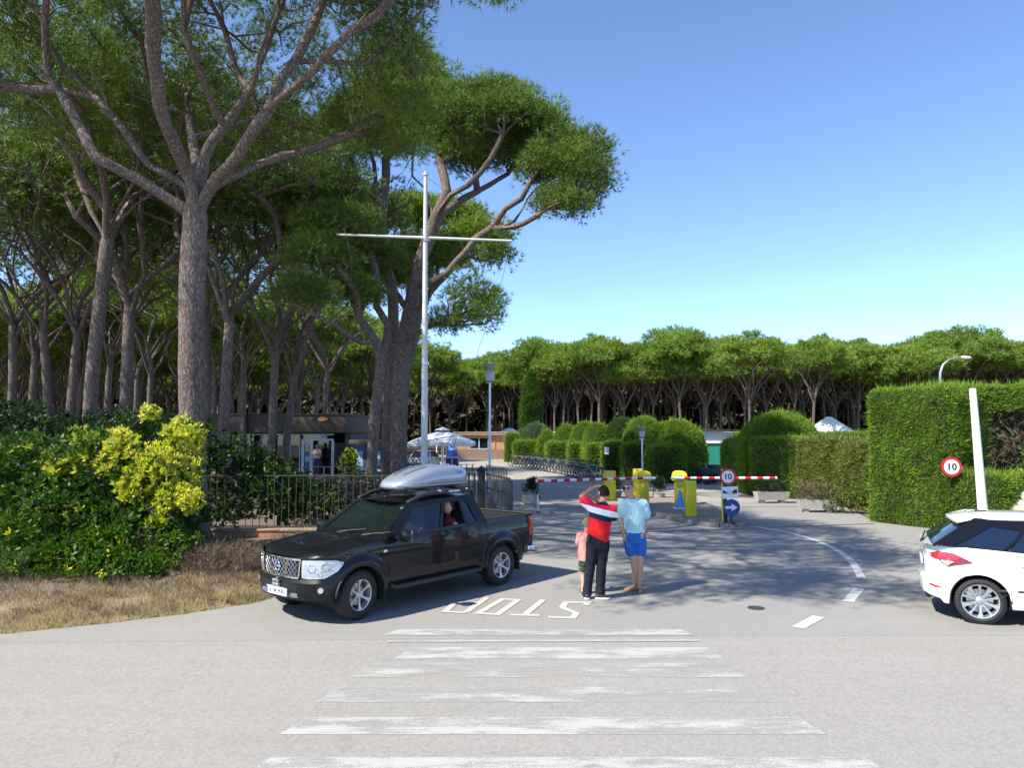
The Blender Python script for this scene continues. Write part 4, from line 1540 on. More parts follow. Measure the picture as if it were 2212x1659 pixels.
mb.lathe([(.20, .0), (.22, .10), (.28, .16), (.31, .46), (.27, .46), (.25, .38)], (0, 0, 0), 'Z', 8)
mb.build('pot', M['concrete'], root, 30)
rng = np.random.default_rng(9)
t = lobe_targets([(0, 0, .68, .30, .28, .32), (.08, 0, .85, .2, .2, .22)], 300, rng, .9, -.7)
v, f = blades(t, unit(t - np.array([0, 0, .3])), .10, .02, 6, .6, rng, leaf=True)
me = arr_mesh('plant', v, f, 4); me.materials.append(M['leaf_dark']); link('plant', me, root)
root = empty('bollard', at_px(1162, 24.8), 0, 'thin white metal bollard beside the concrete pot', 'bollard')
mb = MB(); mb.tube([(0, 0, 0), (0, 0, .60)], .038, 12); mb.build('tube', M['post_white'], root, 40)
mb = MB(); mb.box((.05, 0, .52), (.05, .07, .14), bev=.01); mb.build('lock_box', M['black_plastic'], root, 40)
mb = MB(); mb.lathe([(.07, 0), (.07, .05), (.04, .06)], (0, 0, 0), 'Z', 12); mb.build('base', M['iron'], root, 40)
for i, (x, Y) in enumerate(((1421, 29.5), (1328, 30.2))):
    root = empty('plant', at_px(x, Y), 0, ('small dark shrub in a low tub behind the arm housing of the nearer barrier', 'small olive shrub tucked behind the tall yellow post farthest from the sign')[i], 'plant')
    mb = MB(); mb.lathe([(.20, 0), (.26, .25), (.23, .25), (.22, .2)], (0, 0, 0), 'Z', 10); mb.build('tub', M['concrete'], root, 40)
    rng = np.random.default_rng(50 + i)
    t = lobe_targets([(0, 0, .55, .26, .26, .38)], 200, rng, .9, -.7)
    v, f = blades(t, unit(t - np.array([0, 0, .3])), .10, .025, 6, .6, rng, leaf=True)
    me = arr_mesh('foliage', v, f, 4); me.materials.append(M['hedge_leaf_olive' if i else 'leaf_dark']); link('foliage', me, root)

# ---- barriers
def arm(root, x0, x1, z, y, n, first_red=True, dy=0.0):
    """striped boom along x: one piece per stripe"""
    for i in range(n):
        a, b = x0 + (x1 - x0) * i / n, x0 + (x1 - x0) * (i + 1) / n
        ya, yb = y + dy * i / n, y + dy * (i + 1) / n
        mb = MB()
        mb.tube([(a, ya, z), (b, yb, z)], .048, 12)
        red = (i % 2 == 0) == first_red
        mb.build('arm_stripe', M['red_paint' if red else 'white_paint'], root, 40)
def barrier(label, X, Y, arm_dir, ln, n, short, dy):
    root = empty('barrier', (X, Y, .09), 0, label, 'barrier')
    mb = MB(); mb.box((0, 0, .42), (.30, .34, .84), bev=.015); mb.build('cabinet', M['yellow_paint'], root, 40)
    mb = MB(); mb.box((0, -.172, .40), (.22, .006, .58), bev=.002); dr_ = mb.build('door', pm('yellow_door', (.56, .44, .015), .55, var=.25, scale=7), root, 40)
    mb = MB(); mb.tube([(.08, -.172, .45), (.08, -.185, .45)], .014, 8); mb.build('lock', M['iron'], dr_, 40)
    mb = MB()
    mb.box((0, 0, .90), (.46, .44, .10), bev=.02)
    rows = []
    for k, (s_, z) in enumerate(((.46, .95), (.46, 1.06), (.40, 1.16), (.22, 1.21))):
        h_ = s_ / 2
        rows.append([(-h_, -.21, z), (h_, -.21, z), (h_, .21, z), (-h_, .21, z)] if k < 2 else [(-h_, -.21 + .03 * k, z), (h_, -.21 + .03 * k, z), (h_, .21 - .03 * k, z), (-h_, .21 - .03 * k, z)])
    mb.grid(rows, True)
    mb.add(rows[-1], [(0, 1, 2, 3)])
    mb.build('hood', M['yellow_paint'], root, 30)
    mb = MB(); mb.box((-arm_dir * .02, -.235, .97), (.10, .03, .16), bev=.01); mb.build('clamp', M['steel'], root, 40)
    s = arm_dir
    zt = .97
    arm(root, s * .10, s * (.10 + ln), zt, -.30, n, True, dy)
    mb = MB(); mb.tube([(s * .10, -.30, zt), (-s * short, -.30, zt)], .048, 12); mb.build('arm_tail', M['white_paint'], root, 40)
    mb = MB(); mb.tube([(s * (.10 + ln), -.30 + dy, zt), (s * (.16 + ln), -.30 + dy, zt)], .055, 12); mb.build('arm_tip', M['post_white'], root, 40)
    return root
barrier('entry barrier with its striped arm lowered towards the gate', 4.69, 26.5, -1, 3.75, 17, .34, -1.55)
barrier('exit barrier with its striped arm lowered across behind the speed sign', 5.95, 26.5, 1, 3.20, 15, .36, 0.0)
def ypost(label, X, Y, w, h, rz=0, z=.09, slot=False):
    root = empty('yellow_post', (X, Y, z), rz, label, 'post', 'yellow steel posts by the barriers')
    mb = MB(); mb.box((0, 0, h / 2), (w, w * .8, h), bev=.012); mb.build('column', M['yellow_paint'], root, 40)
    mb = MB(); mb.box((0, 0, .01), (w + .08, w + .06, .02), bev=.005); mb.build('foot_plate', M['iron'], root, 40)
    if slot:
        mb = MB(); mb.box((w / 2 + .005, 0, h * .6), (.02, .16, .3), bev=.005); mb.build('reader', M['black_plastic'], root, 40)
    return root
ypost('yellow post nearest the viewer, standing right before the exit barrier', 5.47, 22.9, .32, 1.10, .05)
ypost('yellow post at the left of the entry barrier, its foot on the road', 3.82, 29.2, .42, 1.16, .1, .0)
ypost('yellow post half hidden behind the entry barrier and the man in light blue', 4.93, 29.3, .34, 1.14, 0, .09, True)
root = empty('traffic_cone', (5.68, 25.2, .105), 0, 'blue traffic cone with a white base behind the nearest yellow post', 'cone')
mb = MB(); mb.lathe([(.16, .03), (.10, .25), (.035, .62), (.02, .62)], (0, 0, 0), 'Z', 20); mb.build('cone', pm('cone_blue', (.03, .22, .55), .5), root, 40)
mb = MB(); mb.box((0, 0, .015), (.48, .42, .03), bev=.008); mb.build('base', M['sign_white'], root, 40)

# ---- lettering
def text_mesh(name, s, size, mat, parent, M4, ext=.002, bold=0.0, sx=1.0, align='CENTER'):
    cu = bpy.data.curves.new('lettering', 'FONT')
    cu.body = s
    cu.size = size
    cu.extrude = ext
    cu.offset = bold
    cu.align_x = align
    cu.align_y = 'CENTER'
    cu.resolution_u = 3
    tmp = bpy.data.objects.new('t', cu)
    C.objects.link(tmp)
    dg = bpy.context.evaluated_depsgraph_get()
    me = bpy.data.meshes.new_from_object(tmp.evaluated_get(dg))
    bpy.data.objects.remove(tmp)
    me.transform(M4 @ Matrix.Diagonal((sx, 1, 1, 1)))
    me.materials.clear()
    me.materials.append(M[mat] if isinstance(mat, str) else mat)
    return link(name, me, parent)
UP = Matrix.Rotation(math.pi / 2, 4, 'X')          # lettering that faces the viewer (-y)
def disc(mb, r, y0, y1, cz, cx=0.0, seg=36):
    mb.lathe([(r, y0), (r, y1)], (cx, 0, cz), 'Y', seg)
def speed_sign(root, r, cx, cz, y):
    mb = MB(); mb.lathe([(r, y), (r, y + .012)], (cx, 0, cz), 'Y', 40); mb.build('sign_disc', M['sign_red'], root, 30)
    mb = MB(); mb.lathe([(r * .74, y - .003), (r * .74, y + .001)], (cx, 0, cz), 'Y', 40); mb.build('sign_face', M['sign_white'], root, 30)
    text_mesh('numeral', '10', r * .95, 'sign_black', root, Matrix.Translation((cx, y - .006, cz)) @ UP, .002, r * .022, 1.05)
rs = empty('sign_post', (6.02, 21.12, .09), R(-3), 'black and yellow signpost carrying three signs at the tip of the traffic island', 'sign')
mb = MB(); mb.box((0, 0, .78), (.11, .10, 1.56), bev=.008); mb.build('post', M['sign_black'], rs, 40)
mb = MB(); mb.box((-.072, 0, .80), (.030, .09, 1.50), bev=.004); mb.build('yellow_edge', M['yellow_paint'], rs, 40)
speed_sign(rs, .232, .08, 1.33, -.08)
mb = MB(); mb.box((.13, -.065, .885), (.455, .012, .335), ry=R(-2)); mb.build('notice_plate', M['sign_white'], rs)
for s_, nose in ((-1, 0), (1, 0)):
    mb = MB()
    pts = [(-.20, .02), (-.20, .075), (-.12, .03), (-.065, .015), (-.06, -.01), (-.095, -.02), (-.11, -.045), (-.14, -.02), (-.20, -.02)] if s_ < 0 else \
          [(.20, .09), (.13, .085), (.085, .045), (.055, .02), (.06, -.01), (.09, -.02), (.105, -.04), (.13, -.02), (.20, -.02)]
    n_ = len(pts)
    vs = [(.13 + p[0], -.075, .885 + p[1]) for p in pts] + [(.13 + p[0], -.071, .885 + p[1]) for p in pts]
    mb.add(vs, [tuple(range(n_)), tuple(reversed(range(n_, 2 * n_)))] + [(k, (k + 1) % n_, n_ + (k + 1) % n_, n_ + k) for k in range(n_)])
    mb.build('car_silhouette', M['sign_black'], rs)
text_mesh('lettering', '5 mts.', .052, 'sign_black', rs, Matrix.Translation((.12, -.075, .938)) @ UP, .001)
for k in range(2):
    mb = MB(); mb.box((.125, -.074, .885 - k * .042), (.12, .002, .007)); mb.build('printed_line', M['sign_black'], rs)
mb = MB(); mb.lathe([(.235, -.075), (.235, -.063)], (.17, 0, .47), 'Y', 40); mb.build('sign_disc', M['sign_blue'], rs, 30)
mb = MB()
ar = [(-.17, -.035), (.0, -.035), (.0, -.105), (.165, 0), (.0, .105), (.0, .035), (-.17, .035)]
n_ = len(ar)
vs = [(.17 + p[0], -.080, .47 + p[1]) for p in ar] + [(.17 + p[0], -.076, .47 + p[1]) for p in ar]
mb.add(vs, [tuple(t) for t in tessellate_polygon([[Vector((p[0], p[1], 0)) for p in ar]])] + [(k, (k + 1) % n_, n_ + (k + 1) % n_, n_ + k) for k in range(n_)])
mb.build('arrow', M['sign_white'], rs)
mb = MB(); mb.tube([(.17, .0, .47), (.17, .0, .0)], .03, 10); mb.box((.17, 0, .02), (.22, .2, .05), bev=.01); mb.build('stub_post', M['iron'], rs, 40)
hs = empty('speed_sign', tuple(P(2055, 1009, 20.1)), R(-8), 'round speed limit sign set in a notch of the big hedge', 'sign')
speed_sign(hs, .262, 0, 0, -.02)
mb = MB(); mb.tube([(.42, .32, 0), (.42, .32, -1.75)], .02, 10); mb.tube([(0, 0, 0), (.42, .33, 0)], .015, 6); mb.build('post', M['steel'], hs, 40)

# white post beside the white car
root = empty('white_post', tuple(G(2124, 1245)), 0, 'tall plain white post behind the white car, wider at its foot', 'post')
b_ = Vector(root.location)
tp = P(2101, 840, 14.0) - b_
bt = P(2123, 1105, 13.85) - b_
mb = MB(); mb.tube([(bt + (bt - tp) * .35), bt, tp], [.088, .083, .058], 20); mb.build('shaft', M['white_paint'], root, 50)
mb = MB(); mb.tube([tp, tp + Vector((0, 0, .012))], .05, 20); mb.build('cap', M['steel'], root, 50)

# mast with crossbar and stays
mc = at_px(917.5, 25)
mast = empty('flag_mast', mc, 0, 'tall white weathered mast with a long crossbar behind the pickup', 'mast')
tp = P(919.5, 380, 25) - Vector(mc)
mb = MB(); mb.tube([(0, 0, -.1), (tp.x * .5, 0, tp.z * .5), tp], [.125, .10, .062], 16); mb.build('pole', M['post_white'], mast, 40)
a_, b2 = P(728, 506.5, 24.75) - Vector(mc), P(1105, 520, 25.3) - Vector(mc)
mb = MB(); mb.tube([a_, (a_ + b2) / 2, b2], [.035, .055, .04], 12); mb.build('crossbar', M['post_white'], mast, 40)
mb = MB(); mb.lathe([(.05, 0), (.10, .02), (.10, .07), (.05, .09), (.05, .16)], tuple(tp), 'Z', 12); mb.build('finial', M['post_white'], mast, 40)
for z in (5.0, 9.25):
    mb = MB(); mb.lathe([(.13, z - .05), (.13, z + .05)], (0.01, 0, 0), 'Z', 16); mb.build('collar', M['steel'], mast, 40)
rope = pm('rope', (.05, .05, .05), .9)
for e, g_ in ((a_, P(850, 1030, 24.7)), (b2, P(1000, 985, 24.9))):
    mb = MB(); mb.tube([tp, e], .007, 5, False); mb.build('stay', rope, mast)
mid_ = P(1035, 750, 25) - Vector(mc)
mb = MB(); mb.tube([b2, P(1083, 610, 25.2) - Vector(mc), mid_, P(978, 975, 24.9) - Vector(mc), P(965, 1050, 24.8) - Vector(mc)], .009, 5, False); mb.build('stay', rope, mast)

# street lamps
def post_lamp(label, x, Y, top, head_w, group=None, bar=True):
    root = empty('street_lamp', at_px(x, Y), 0, label, 'street lamp', None)
    H_ = 2.7 + (932 - top) / FPX * Y
    hw = head_w / FPX * Y
    mb = MB(); mb.tube([(0, 0, 0), (0, 0, .8), (0, 0, .85), (0, 0, H_ - hw * .95)], [.075, .07, .05, .045], 14); mb.build('pole', M['steel'], root, 40)
    mb = MB(); mb.lathe([(.06, H_ - hw * 1.55), (.17 * hw / .5, H_ - hw * 1.4), (.19 * hw / .5, H_ - hw * .8), (.16 * hw / .5, H_ - hw * .7)], (0, 0, 0), 'Z', 18); mb.build('housing', pm('lamp_grey', (.42, .42, .40), .5), root, 40)
    mb = MB(); mb.lathe([(hw * .22, H_ - hw * .72), (hw * .47, H_ - hw * .12)], (0, 0, 0), 'Z', 20); mb.build('lamp_glass', glass_mat('lamp_glass', (.35, .34, .28), .25, .2), root, 40)
    mb = MB(); mb.lathe([(hw * .54, H_ - hw * .13), (hw * .52, H_ - hw * .06), (hw * .2, H_)], (0, 0, 0), 'Z', 20); mb.build('lamp_cap', pm('lamp_cap', (.30, .30, .28), .5), root, 40)
    if bar:
        mb = MB(); mb.box((0, 0, H_ - hw * 1.7), (hw * .8, .05, .05), bev=.01); mb.build('bracket', M['steel'], root, 40)
    return root
post_lamp('tall street lamp with a flared head beside the brown gate pillar', 1058, 30, 783, 28, bar=False)
post_lamp('short street lamp among the clipped domes behind the entry barrier', 1386, 38, 920, 17)
root = empty('street_lamp', at_px(2030, 42), 0, 'curved swan-neck street lamp rising behind the big hedge wall', 'street lamp')
pts = [Vector(at_px(2030, 42)) * 0]
base = Vector(at_px(2030, 42))
pp = [Vector((0, 0, 0)), P(2030, 830, 42) - base, P(2031, 805, 42) - base, P(2037, 788, 42) - base, P(2050, 777, 42) - base, P(2066, 772.5, 42) - base, P(2080, 772, 42) - base]
mb = MB(); mb.tube(pp, [.09, .07, .065, .06, .055, .05, .05], 12); mb.build('pole', M['steel'], root, 40)
hp = P(2086, 772, 42) - base
mb = MB(); mb.box(tuple(hp), (.50, .26, .13), bev=.05, ry=R(4)); mb.build('lamp_head', M['white_paint'], root, 40)
mb = MB(); mb.box(tuple(hp + Vector((.02, 0, -.06))), (.34, .2, .06), bev=.02); mb.build('lamp_glass', M['sign_white'], root, 40)

# ---- reception hut behind the left trees
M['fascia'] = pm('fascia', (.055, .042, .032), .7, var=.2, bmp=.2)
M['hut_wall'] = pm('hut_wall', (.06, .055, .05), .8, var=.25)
M['frame_white'] = pm('frame_white', (.50, .53, .56), .5, var=.05)
M['hut_glass'] = glass_mat('hut_glass', (.012, .016, .02), .25, .03)
M['poster_blue'] = pm('poster_blue', (.02, .09, .30), .5)
M['poster_pale'] = pm('poster_pale', (.32, .42, .55), .5)
M['poster_green'] = pm('poster_green', (.35, .5, .05), .5)
YH = 42.0
def hx(x): return (x - 1106) / FPX * YH
def hz(y): return CAM_H + (932 - y) / FPX * YH
hut = empty('reception_hut', (hx(625), YH, 0), 0, 'low flat-roofed reception hut with dark fascia behind the pine trunks', 'building')
def hb(name, x0, x1, y0, y1, d0, d1, mat, par=None, bev=0.0):
    """a box from picture-plane edges on the hut front, d0..d1 behind its face"""
    mb = MB()
    xa, xb, za, zb = hx(x0) - hut.location.x, hx(x1) - hut.location.x, hz(y1), hz(y0)
    mb.box(((xa + xb) / 2, (d0 + d1) / 2, (za + zb) / 2), (xb - xa, d1 - d0, zb - za), bev=bev)
    return mb.build(name, M[mat] if isinstance(mat, str) else mat, par or hut, 40)
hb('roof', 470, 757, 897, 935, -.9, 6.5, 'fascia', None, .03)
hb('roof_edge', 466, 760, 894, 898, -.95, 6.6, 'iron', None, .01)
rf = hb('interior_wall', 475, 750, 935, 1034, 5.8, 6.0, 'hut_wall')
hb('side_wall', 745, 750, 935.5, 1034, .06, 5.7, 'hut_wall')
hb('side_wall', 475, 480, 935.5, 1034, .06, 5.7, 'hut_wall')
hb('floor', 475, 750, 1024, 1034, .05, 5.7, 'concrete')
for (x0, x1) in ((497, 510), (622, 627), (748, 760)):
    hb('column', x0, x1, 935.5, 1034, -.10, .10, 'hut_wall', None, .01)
for (a_, b_) in ((511, 566), (568, 621), (628, 650)):
    w_ = hb('window', a_, b_, 937, 940, -.03, .05, 'frame_white')
    hb('window_frame', a_, a_ + 1.6, 940, 1020, -.03, .05, 'frame_white')
    hb('window_frame', b_ - 1.6, b_, 940, 1020, -.03, .05, 'frame_white')
    hb('pane', a_ + 1.6, b_ - 1.6, 940, 1020, 0, .012, 'hut_glass')
hb('transom', 653, 722, 937, 940.5, -.05, .06, 'frame_white')
hb('pane', 656, 720, 940.5, 948, 0, .012, 'hut_glass')
hb('transom', 653, 722, 948, 952, -.05, .06, 'frame_white')
for (a_, b_) in ((653, 659), (671, 678), (717.5, 723.5)):
    hb('door_frame', a_, b_, 952, 1026, -.05, .06, 'frame_white')
hb('pane', 659, 671, 952, 1024, 0, .012, 'hut_glass')
hb('pane', 678, 717, 952, 1024, .5, .512, 'hut_glass')
for (a_, b_, c_, d_, m_) in ((661, 669, 961, 968, 'poster_pale'), (661, 669.5, 968.5, 976, 'poster_green'), (661, 669.5, 976.5, 985, 'poster_blue'), (661, 670, 985.5, 998, 'poster_pale'), (661, 669.5, 999, 1018, 'poster_blue')):
    hb('poster', a_, b_, c_, d_, -.012, -.004, m_)
hb('notice', 694, 708, 941.5, 946.5, -.012, -.004, 'poster_pale')
mb = MB()
mb.lathe([(.27, -.96), (.27, -.93)], (0, 0, 0), 'Y', 24)
lg = mb.build('logo', pm('logo_orange', (.55, .22, .02), .5), hut, 30)
lg.data.transform(Matrix.Diagonal((1, 1, .42, 1)))
lg.location = (hx(707) - hut.location.x, 0, hz(906))
# plain white panel inside the doorway and a person standing there
mb = MB(); mb.box((hx(699) - hut.location.x, 3.5, hz(985)), (.9, .1, 1.4)); mb.build('interior_white_panel', M['frame_white'], hut)

# ramp with steel rails in front of the hut
ramp_ = empty('ramp_railing', (hx(740), 38, 0), 0, 'steel handrails of the ramp leading up to the reception hut door', 'railing')
def rp(x, y, Y): return P(x, y, Y) - Vector(ramp_.location)
for pts_ in ([(655, 1009, 38), (790, 1009, 37.5), (826, 1014, 36)], [(770, 1011, 37.8), (825, 1019, 36)], [(770, 1023, 37.8), (800, 1023, 37), (826, 1028, 36)], [(780, 1027, 37.6), (812, 1032, 36.4)]):
    mb = MB(); mb.tube([rp(*p) for p in pts_], .022, 8); mb.build('handrail', M['chrome'], ramp_, 40)
for x, Y in ((657, 38), (700, 38), (745, 38), (790, 37.5), (812, 36.7), (826, 36)):
    mb = MB(); mb.tube([rp(x, 1010 if x < 800 else 1013, Y), rp(x, 1010, Y) * Vector((1, 1, 0)) if False else Vector((rp(x, 1010, Y).x, rp(x, 1010, Y).y, 0))], .018, 8); mb.build('baluster', M['steel'], ramp_, 40)

# information kiosks by the hut
for i, (x0, x1, Y, lb) in enumerate(((764, 792, 40, 'roofed information stand with a blue panel beside the hut'), (806, 828, 41, 'roofed information stand half hidden by the twin pine stems'))):
    X0, X1 = (x0 - 1106) / FPX * Y, (x1 - 1106) / FPX * Y
    k_ = empty('information_stand', ((X0 + X1) / 2, Y, 0), 0, lb, 'notice board')
    W_ = X1 - X0
    for s_ in (-1, 1):
        mb = MB(); mb.box((s_ * W_ * .46, 0, 1.0), (.08, .1, 2.0), bev=.01); mb.build('post', M['fascia'], k_, 40)
    mb = MB(); mb.box((0, 0, 2.12), (W_ + .3, .9, .24), bev=.03); mb.build('roof', M['fascia'], k_, 40)
    mb = MB(); mb.box((0, -.03, 1.25), (W_ * .82, .05, 1.3)); mb.build('panel', M['poster_blue'], k_)
    mb = MB(); mb.box((0, -.06, 1.22), (W_ * .55, .01, .85)); mb.build('poster', M['poster_pale'], k_)

# ---- orange snack bar, parasol, drinks machine, parked car
M['orange_wall'] = pm('orange_wall', (.46, .245, .115), .8, var=.12, scale=1.5, bmp=.2)
M['stone_wall'] = pm('stone_wall', (.24, .165, .12), .9, var=.4, scale=6, bmp=.6, bdist=.03)
YB = 72.0
def bx_(x): return (x - 1106) / FPX * YB
bar = empty('snack_bar', (bx_(1040), YB, 0), 0, 'low orange building with stone base at the far end of the paved yard', 'building')
def bb(name, x0, x1, z0, z1, d0, d1, mat, par=None):
    mb = MB()
    xa, xb = bx_(x0) - bar.location.x, bx_(x1) - bar.location.x
    mb.box(((xa + xb) / 2, (d0 + d1) / 2, (z0 + z1) / 2), (xb - xa, d1 - d0, z1 - z0))
    return mb.build(name, M[mat], par or bar)
bb('stone_base', 985, 1097, 0, .98, -.04, 6, 'stone_wall')
bb('wall', 1055, 1096, .98, 2.36, 0, 5.9, 'orange_wall')
bb('wall', 985, 1015, .98, 2.36, 0, 5.9, 'orange_wall')
bb('wall', 1015, 1055, 2.05, 2.36, 0, 5.9, 'orange_wall')
bb('fascia', 980, 1100, 2.36, 2.58, -.35, 6.2, 'orange_wall')
bb('roof', 980, 1100, 2.58, 2.64, -.4, 6.3, 'concrete')
bb('pilaster', 1068.5, 1070, .98, 2.36, -.06, .01, 'orange_wall')
for (a_, b_) in ((1015, 1035), (1035, 1055)):
    w_ = bb('window', a_, b_, .98, 1.05, -.05, .08, 'frame_white')
    bb('frame', a_, a_ + 1.1, 1.05, 2.05, -.05, .08, 'frame_white', None)
    bb('frame', b_ - 1.1, b_, 1.05, 2.05, -.05, .08, 'frame_white', None)
    bb('pane', a_ + 1.1, b_ - 1.1, 1.05, 2.05, 0, .02, 'hut_glass', None)
bb('dark_backing', 1015, 1055, .99, 2.05, 2.5, 2.6, 'dark_void')  # near-black sheet inside stands in for the unlit room behind the panes

def parasol(label, x, Y, top, edge, hw, tiers=True):
    H1 = 2.7 + (932 - top) / FPX * Y
    H0 = 2.7 + (932 - edge) / FPX * Y
    w = hw / FPX * Y
    root = empty('parasol', at_px(x, Y), 0, label, 'parasol')
    cloth = pm('parasol_cloth', (.60, .62, .62), .85, var=.1, scale=1.2)
    n = 8
    rows = []
    for k in range(7):
        t = k / 6
        r_ = w * t
        z = H1 - (H1 - H0) * (t ** 1.25)
        row = []
        for a in range(32):
            an = 2 * math.pi * a / 32 + .2
            seg_ = abs(((a / 32 * 4) % 1) - .5) * 2
            q_ = r_ / max(abs(math.cos(an - .2)), abs(math.sin(an - .2))) ** .8 if t > 0 else 0
            row.append((q_ * math.cos(an - .2) * .92, q_ * math.sin(an - .2) * .92, z - .10 * t * (1 - seg_)))
        rows.append(row)
    rows.append([(p[0], p[1], p[2] - .22) for p in rows[-1]])
    mb = MB(); mb.grid(rows, True); o = mb.build('canopy', cloth, root, 30)
    mb = MB(); mb.tube([(0, 0, 0), (0, 0, H1 - .05)], .04, 10); mb.build('pole', M['steel'], root, 40)
    for a in range(8):
        an = math.pi / 4 * a
        mb = MB(); mb.tube([(0, 0, H0 + .35), (w * .55 * math.cos(an), w * .55 * math.sin(an), H0 + (H1 - H0) * .42)], .015, 5); mb.build('rib', M['iron'], root, 40)
    mb = MB(); mb.lathe([(w * .22, H1 + .0), (w * .20, H1 + .05), (.04, H1 + .24)], (0, 0, 0), 'Z', 16); mb.build('vent', cloth, root, 40)
    mb = MB(); mb.box((0, 0, .05), (.8, .8, .1), bev=.02); mb.build('base', M['concrete'], root, 40)
parasol('big square white parasol shading the yard behind the mast', 956, 52, 930, 954, 78)
# trestle of white frames with dark boards
root = empty('display_table', at_px(977, 54), 0, 'white-framed stand with two dark panels before the parasol', 'stand')
for s_ in (-1, 0, 1):
    mb = MB(); mb.box((s_ * .47, 0, .38), (.10, .07, .76), bev=.01); mb.build('leg', M['sign_white'], root, 40)
mb = MB(); mb.box((0, 0, .81), (1.06, .12, .11), bev=.01); mb.build('top', M['sign_white'], root, 40)
for s_ in (-1, 1):
    mb = MB(); mb.box((s_ * .235, .01, .40), (.37, .03, .70)); mb.build('panel', M['sign_blue'], root)
# drinks machine
vm = empty('vending_machine', at_px(975, 60), R(4), 'blue soft-drink vending machine at the corner of the snack bar', 'vending machine')
M['machine_blue'] = pm('machine_blue', (.01, .04, .28), .35, var=.1)
mb = MB(); mb.box((0, 0, .95), (.86, .8, 1.86), bev=.03); mb.build('cabinet', M['sign_black'], vm, 40)
mb = MB(); mb.box((.06, -.405, .95), (.68, .03, 1.72), bev=.01); mb.build('front_panel', M['machine_blue'], vm, 40)
mb = MB(); mb.box((.06, -.424, 1.5), (.66, .006, .58)); mb.build('lit_panel', pm('panel_light', (.03, .22, .62), .4), vm)
lg = MB(); lg.lathe([(.19, -.436), (.19, -.430)], (.06, 0, 1.55), 'Y', 28); lg.build('logo_disc', M['sign_white'], vm, 30)
for sgn, mt in ((1, 'sign_red'), (-1, 'machine_blue')):
    pts = []
    for k in range(13):
        a = math.pi * k / 12
        pts.append((.17 * math.cos(a), sgn * .17 * math.sin(a)))
    wave = [(-.17 + .34 * k / 8, sgn * .03 + .035 * math.sin(math.pi * 2 * k / 8) + .02) for k in range(1, 8)]
    poly = pts + wave
    vs = [(.06 + p[0], -.438, 1.55 + p[1]) for p in poly]
    mb = MB(); mb.add(vs, [tuple(t) for t in tessellate_polygon([[Vector((p[0], p[1], 0)) for p in poly]])]); mb.build('logo_wave', M[mt], vm)
text_mesh('lettering', 'pepsi', .17, 'sign_white', vm, Matrix.Translation((.06, -.436, 1.27)) @ UP, .002, .003)
mb = MB(); mb.box((-.39, -.41, .95), (.05, .02, 1.4)); mb.build('selector_strip', M['steel'], vm)
mb = MB(); mb.tube([(0, 0, 0), (0, 0, 2.0)], .09, 12)
tag(mb.build('white_pole', M['post_white'], None, 40, at_px(957, 59)), 'short thick white pole standing beside the drinks machine', 'pole')
mb = MB(); mb.tube([(0, 0, 0), (0, 0, 2.0)], .06, 12)
tag(mb.build('white_pole', M['post_white'], None, 40, at_px(944, 61)), 'thin pale pole between the parked white car and the drinks machine', 'pole')

# green-doored hut behind the hedge gap
YG = 46.0
gh = empty('service_hut', at_px(1538, YG), 0, 'low white hut with a green door seen in the gap of the hedges', 'building')
mb = MB(); mb.box((0, 1.6, 1.55), (2.6, 3.0, 3.1 - .9)); mb.box((0, .1, 2.38), (1.3, .18, .75)); mb.build('wall', pm('hut_white', (.55, .56, .55), .8, var=.1), gh)
mb = MB(); mb.box((0, .0, 2.78), (3.0, .6, .06), bev=.01); mb.build('roof', M['iron'], gh, 40)
mb = MB(); mb.box((0, -.05, 2.0), (1.25, .12, .08), bev=.01); mb.build('lintel', M['white_paint'], gh, 40)
mb = MB(); mb.box((0, .02, .97), (1.2, .08, 1.9)); mb.build('door', pm('door_green', (.02, .22, .14), .5, var=.1), gh)
# small quad vehicle in the shade of the gap
qd = empty('quad_cart', at_px(1533, 38.5), R(20), 'small dark utility cart with a grey wheel parked in the hedge gap', 'cart')
mb = MB(); mb.box((0, 0, .62), (1.4, .8, .35), bev=.08); mb.box((.2, 0, .85), (.6, .6, .25), bev=.06); mb.build('body', M['black_plastic'], qd, 40)
mb = MB(); mb.tube([(-.4, -.3, .8), (-.5, -.25, 1.05), (-.5, .25, 1.05), (-.4, .3, .8)], .02, 8); mb.build('handlebar', M['steel'], qd, 40)
for sx in (-.5, .5):
    for sy in (-.42, .42):
        mb = MB(); mb.lathe([(.12, -.10), (.26, -.10), (.28, -.05), (.28, .05), (.26, .10), (.12, .10)], (sx, sy, .28), 'Y', 20); w_ = mb.build('wheel', M['rubber'], qd, 40)
        mb = MB(); mb.lathe([(.03, -.07), (.13, -.09), (.13, .09), (.03, .07)], (sx, sy, .28), 'Y', 16); mb.build('rim', M['alloy'], w_, 40)

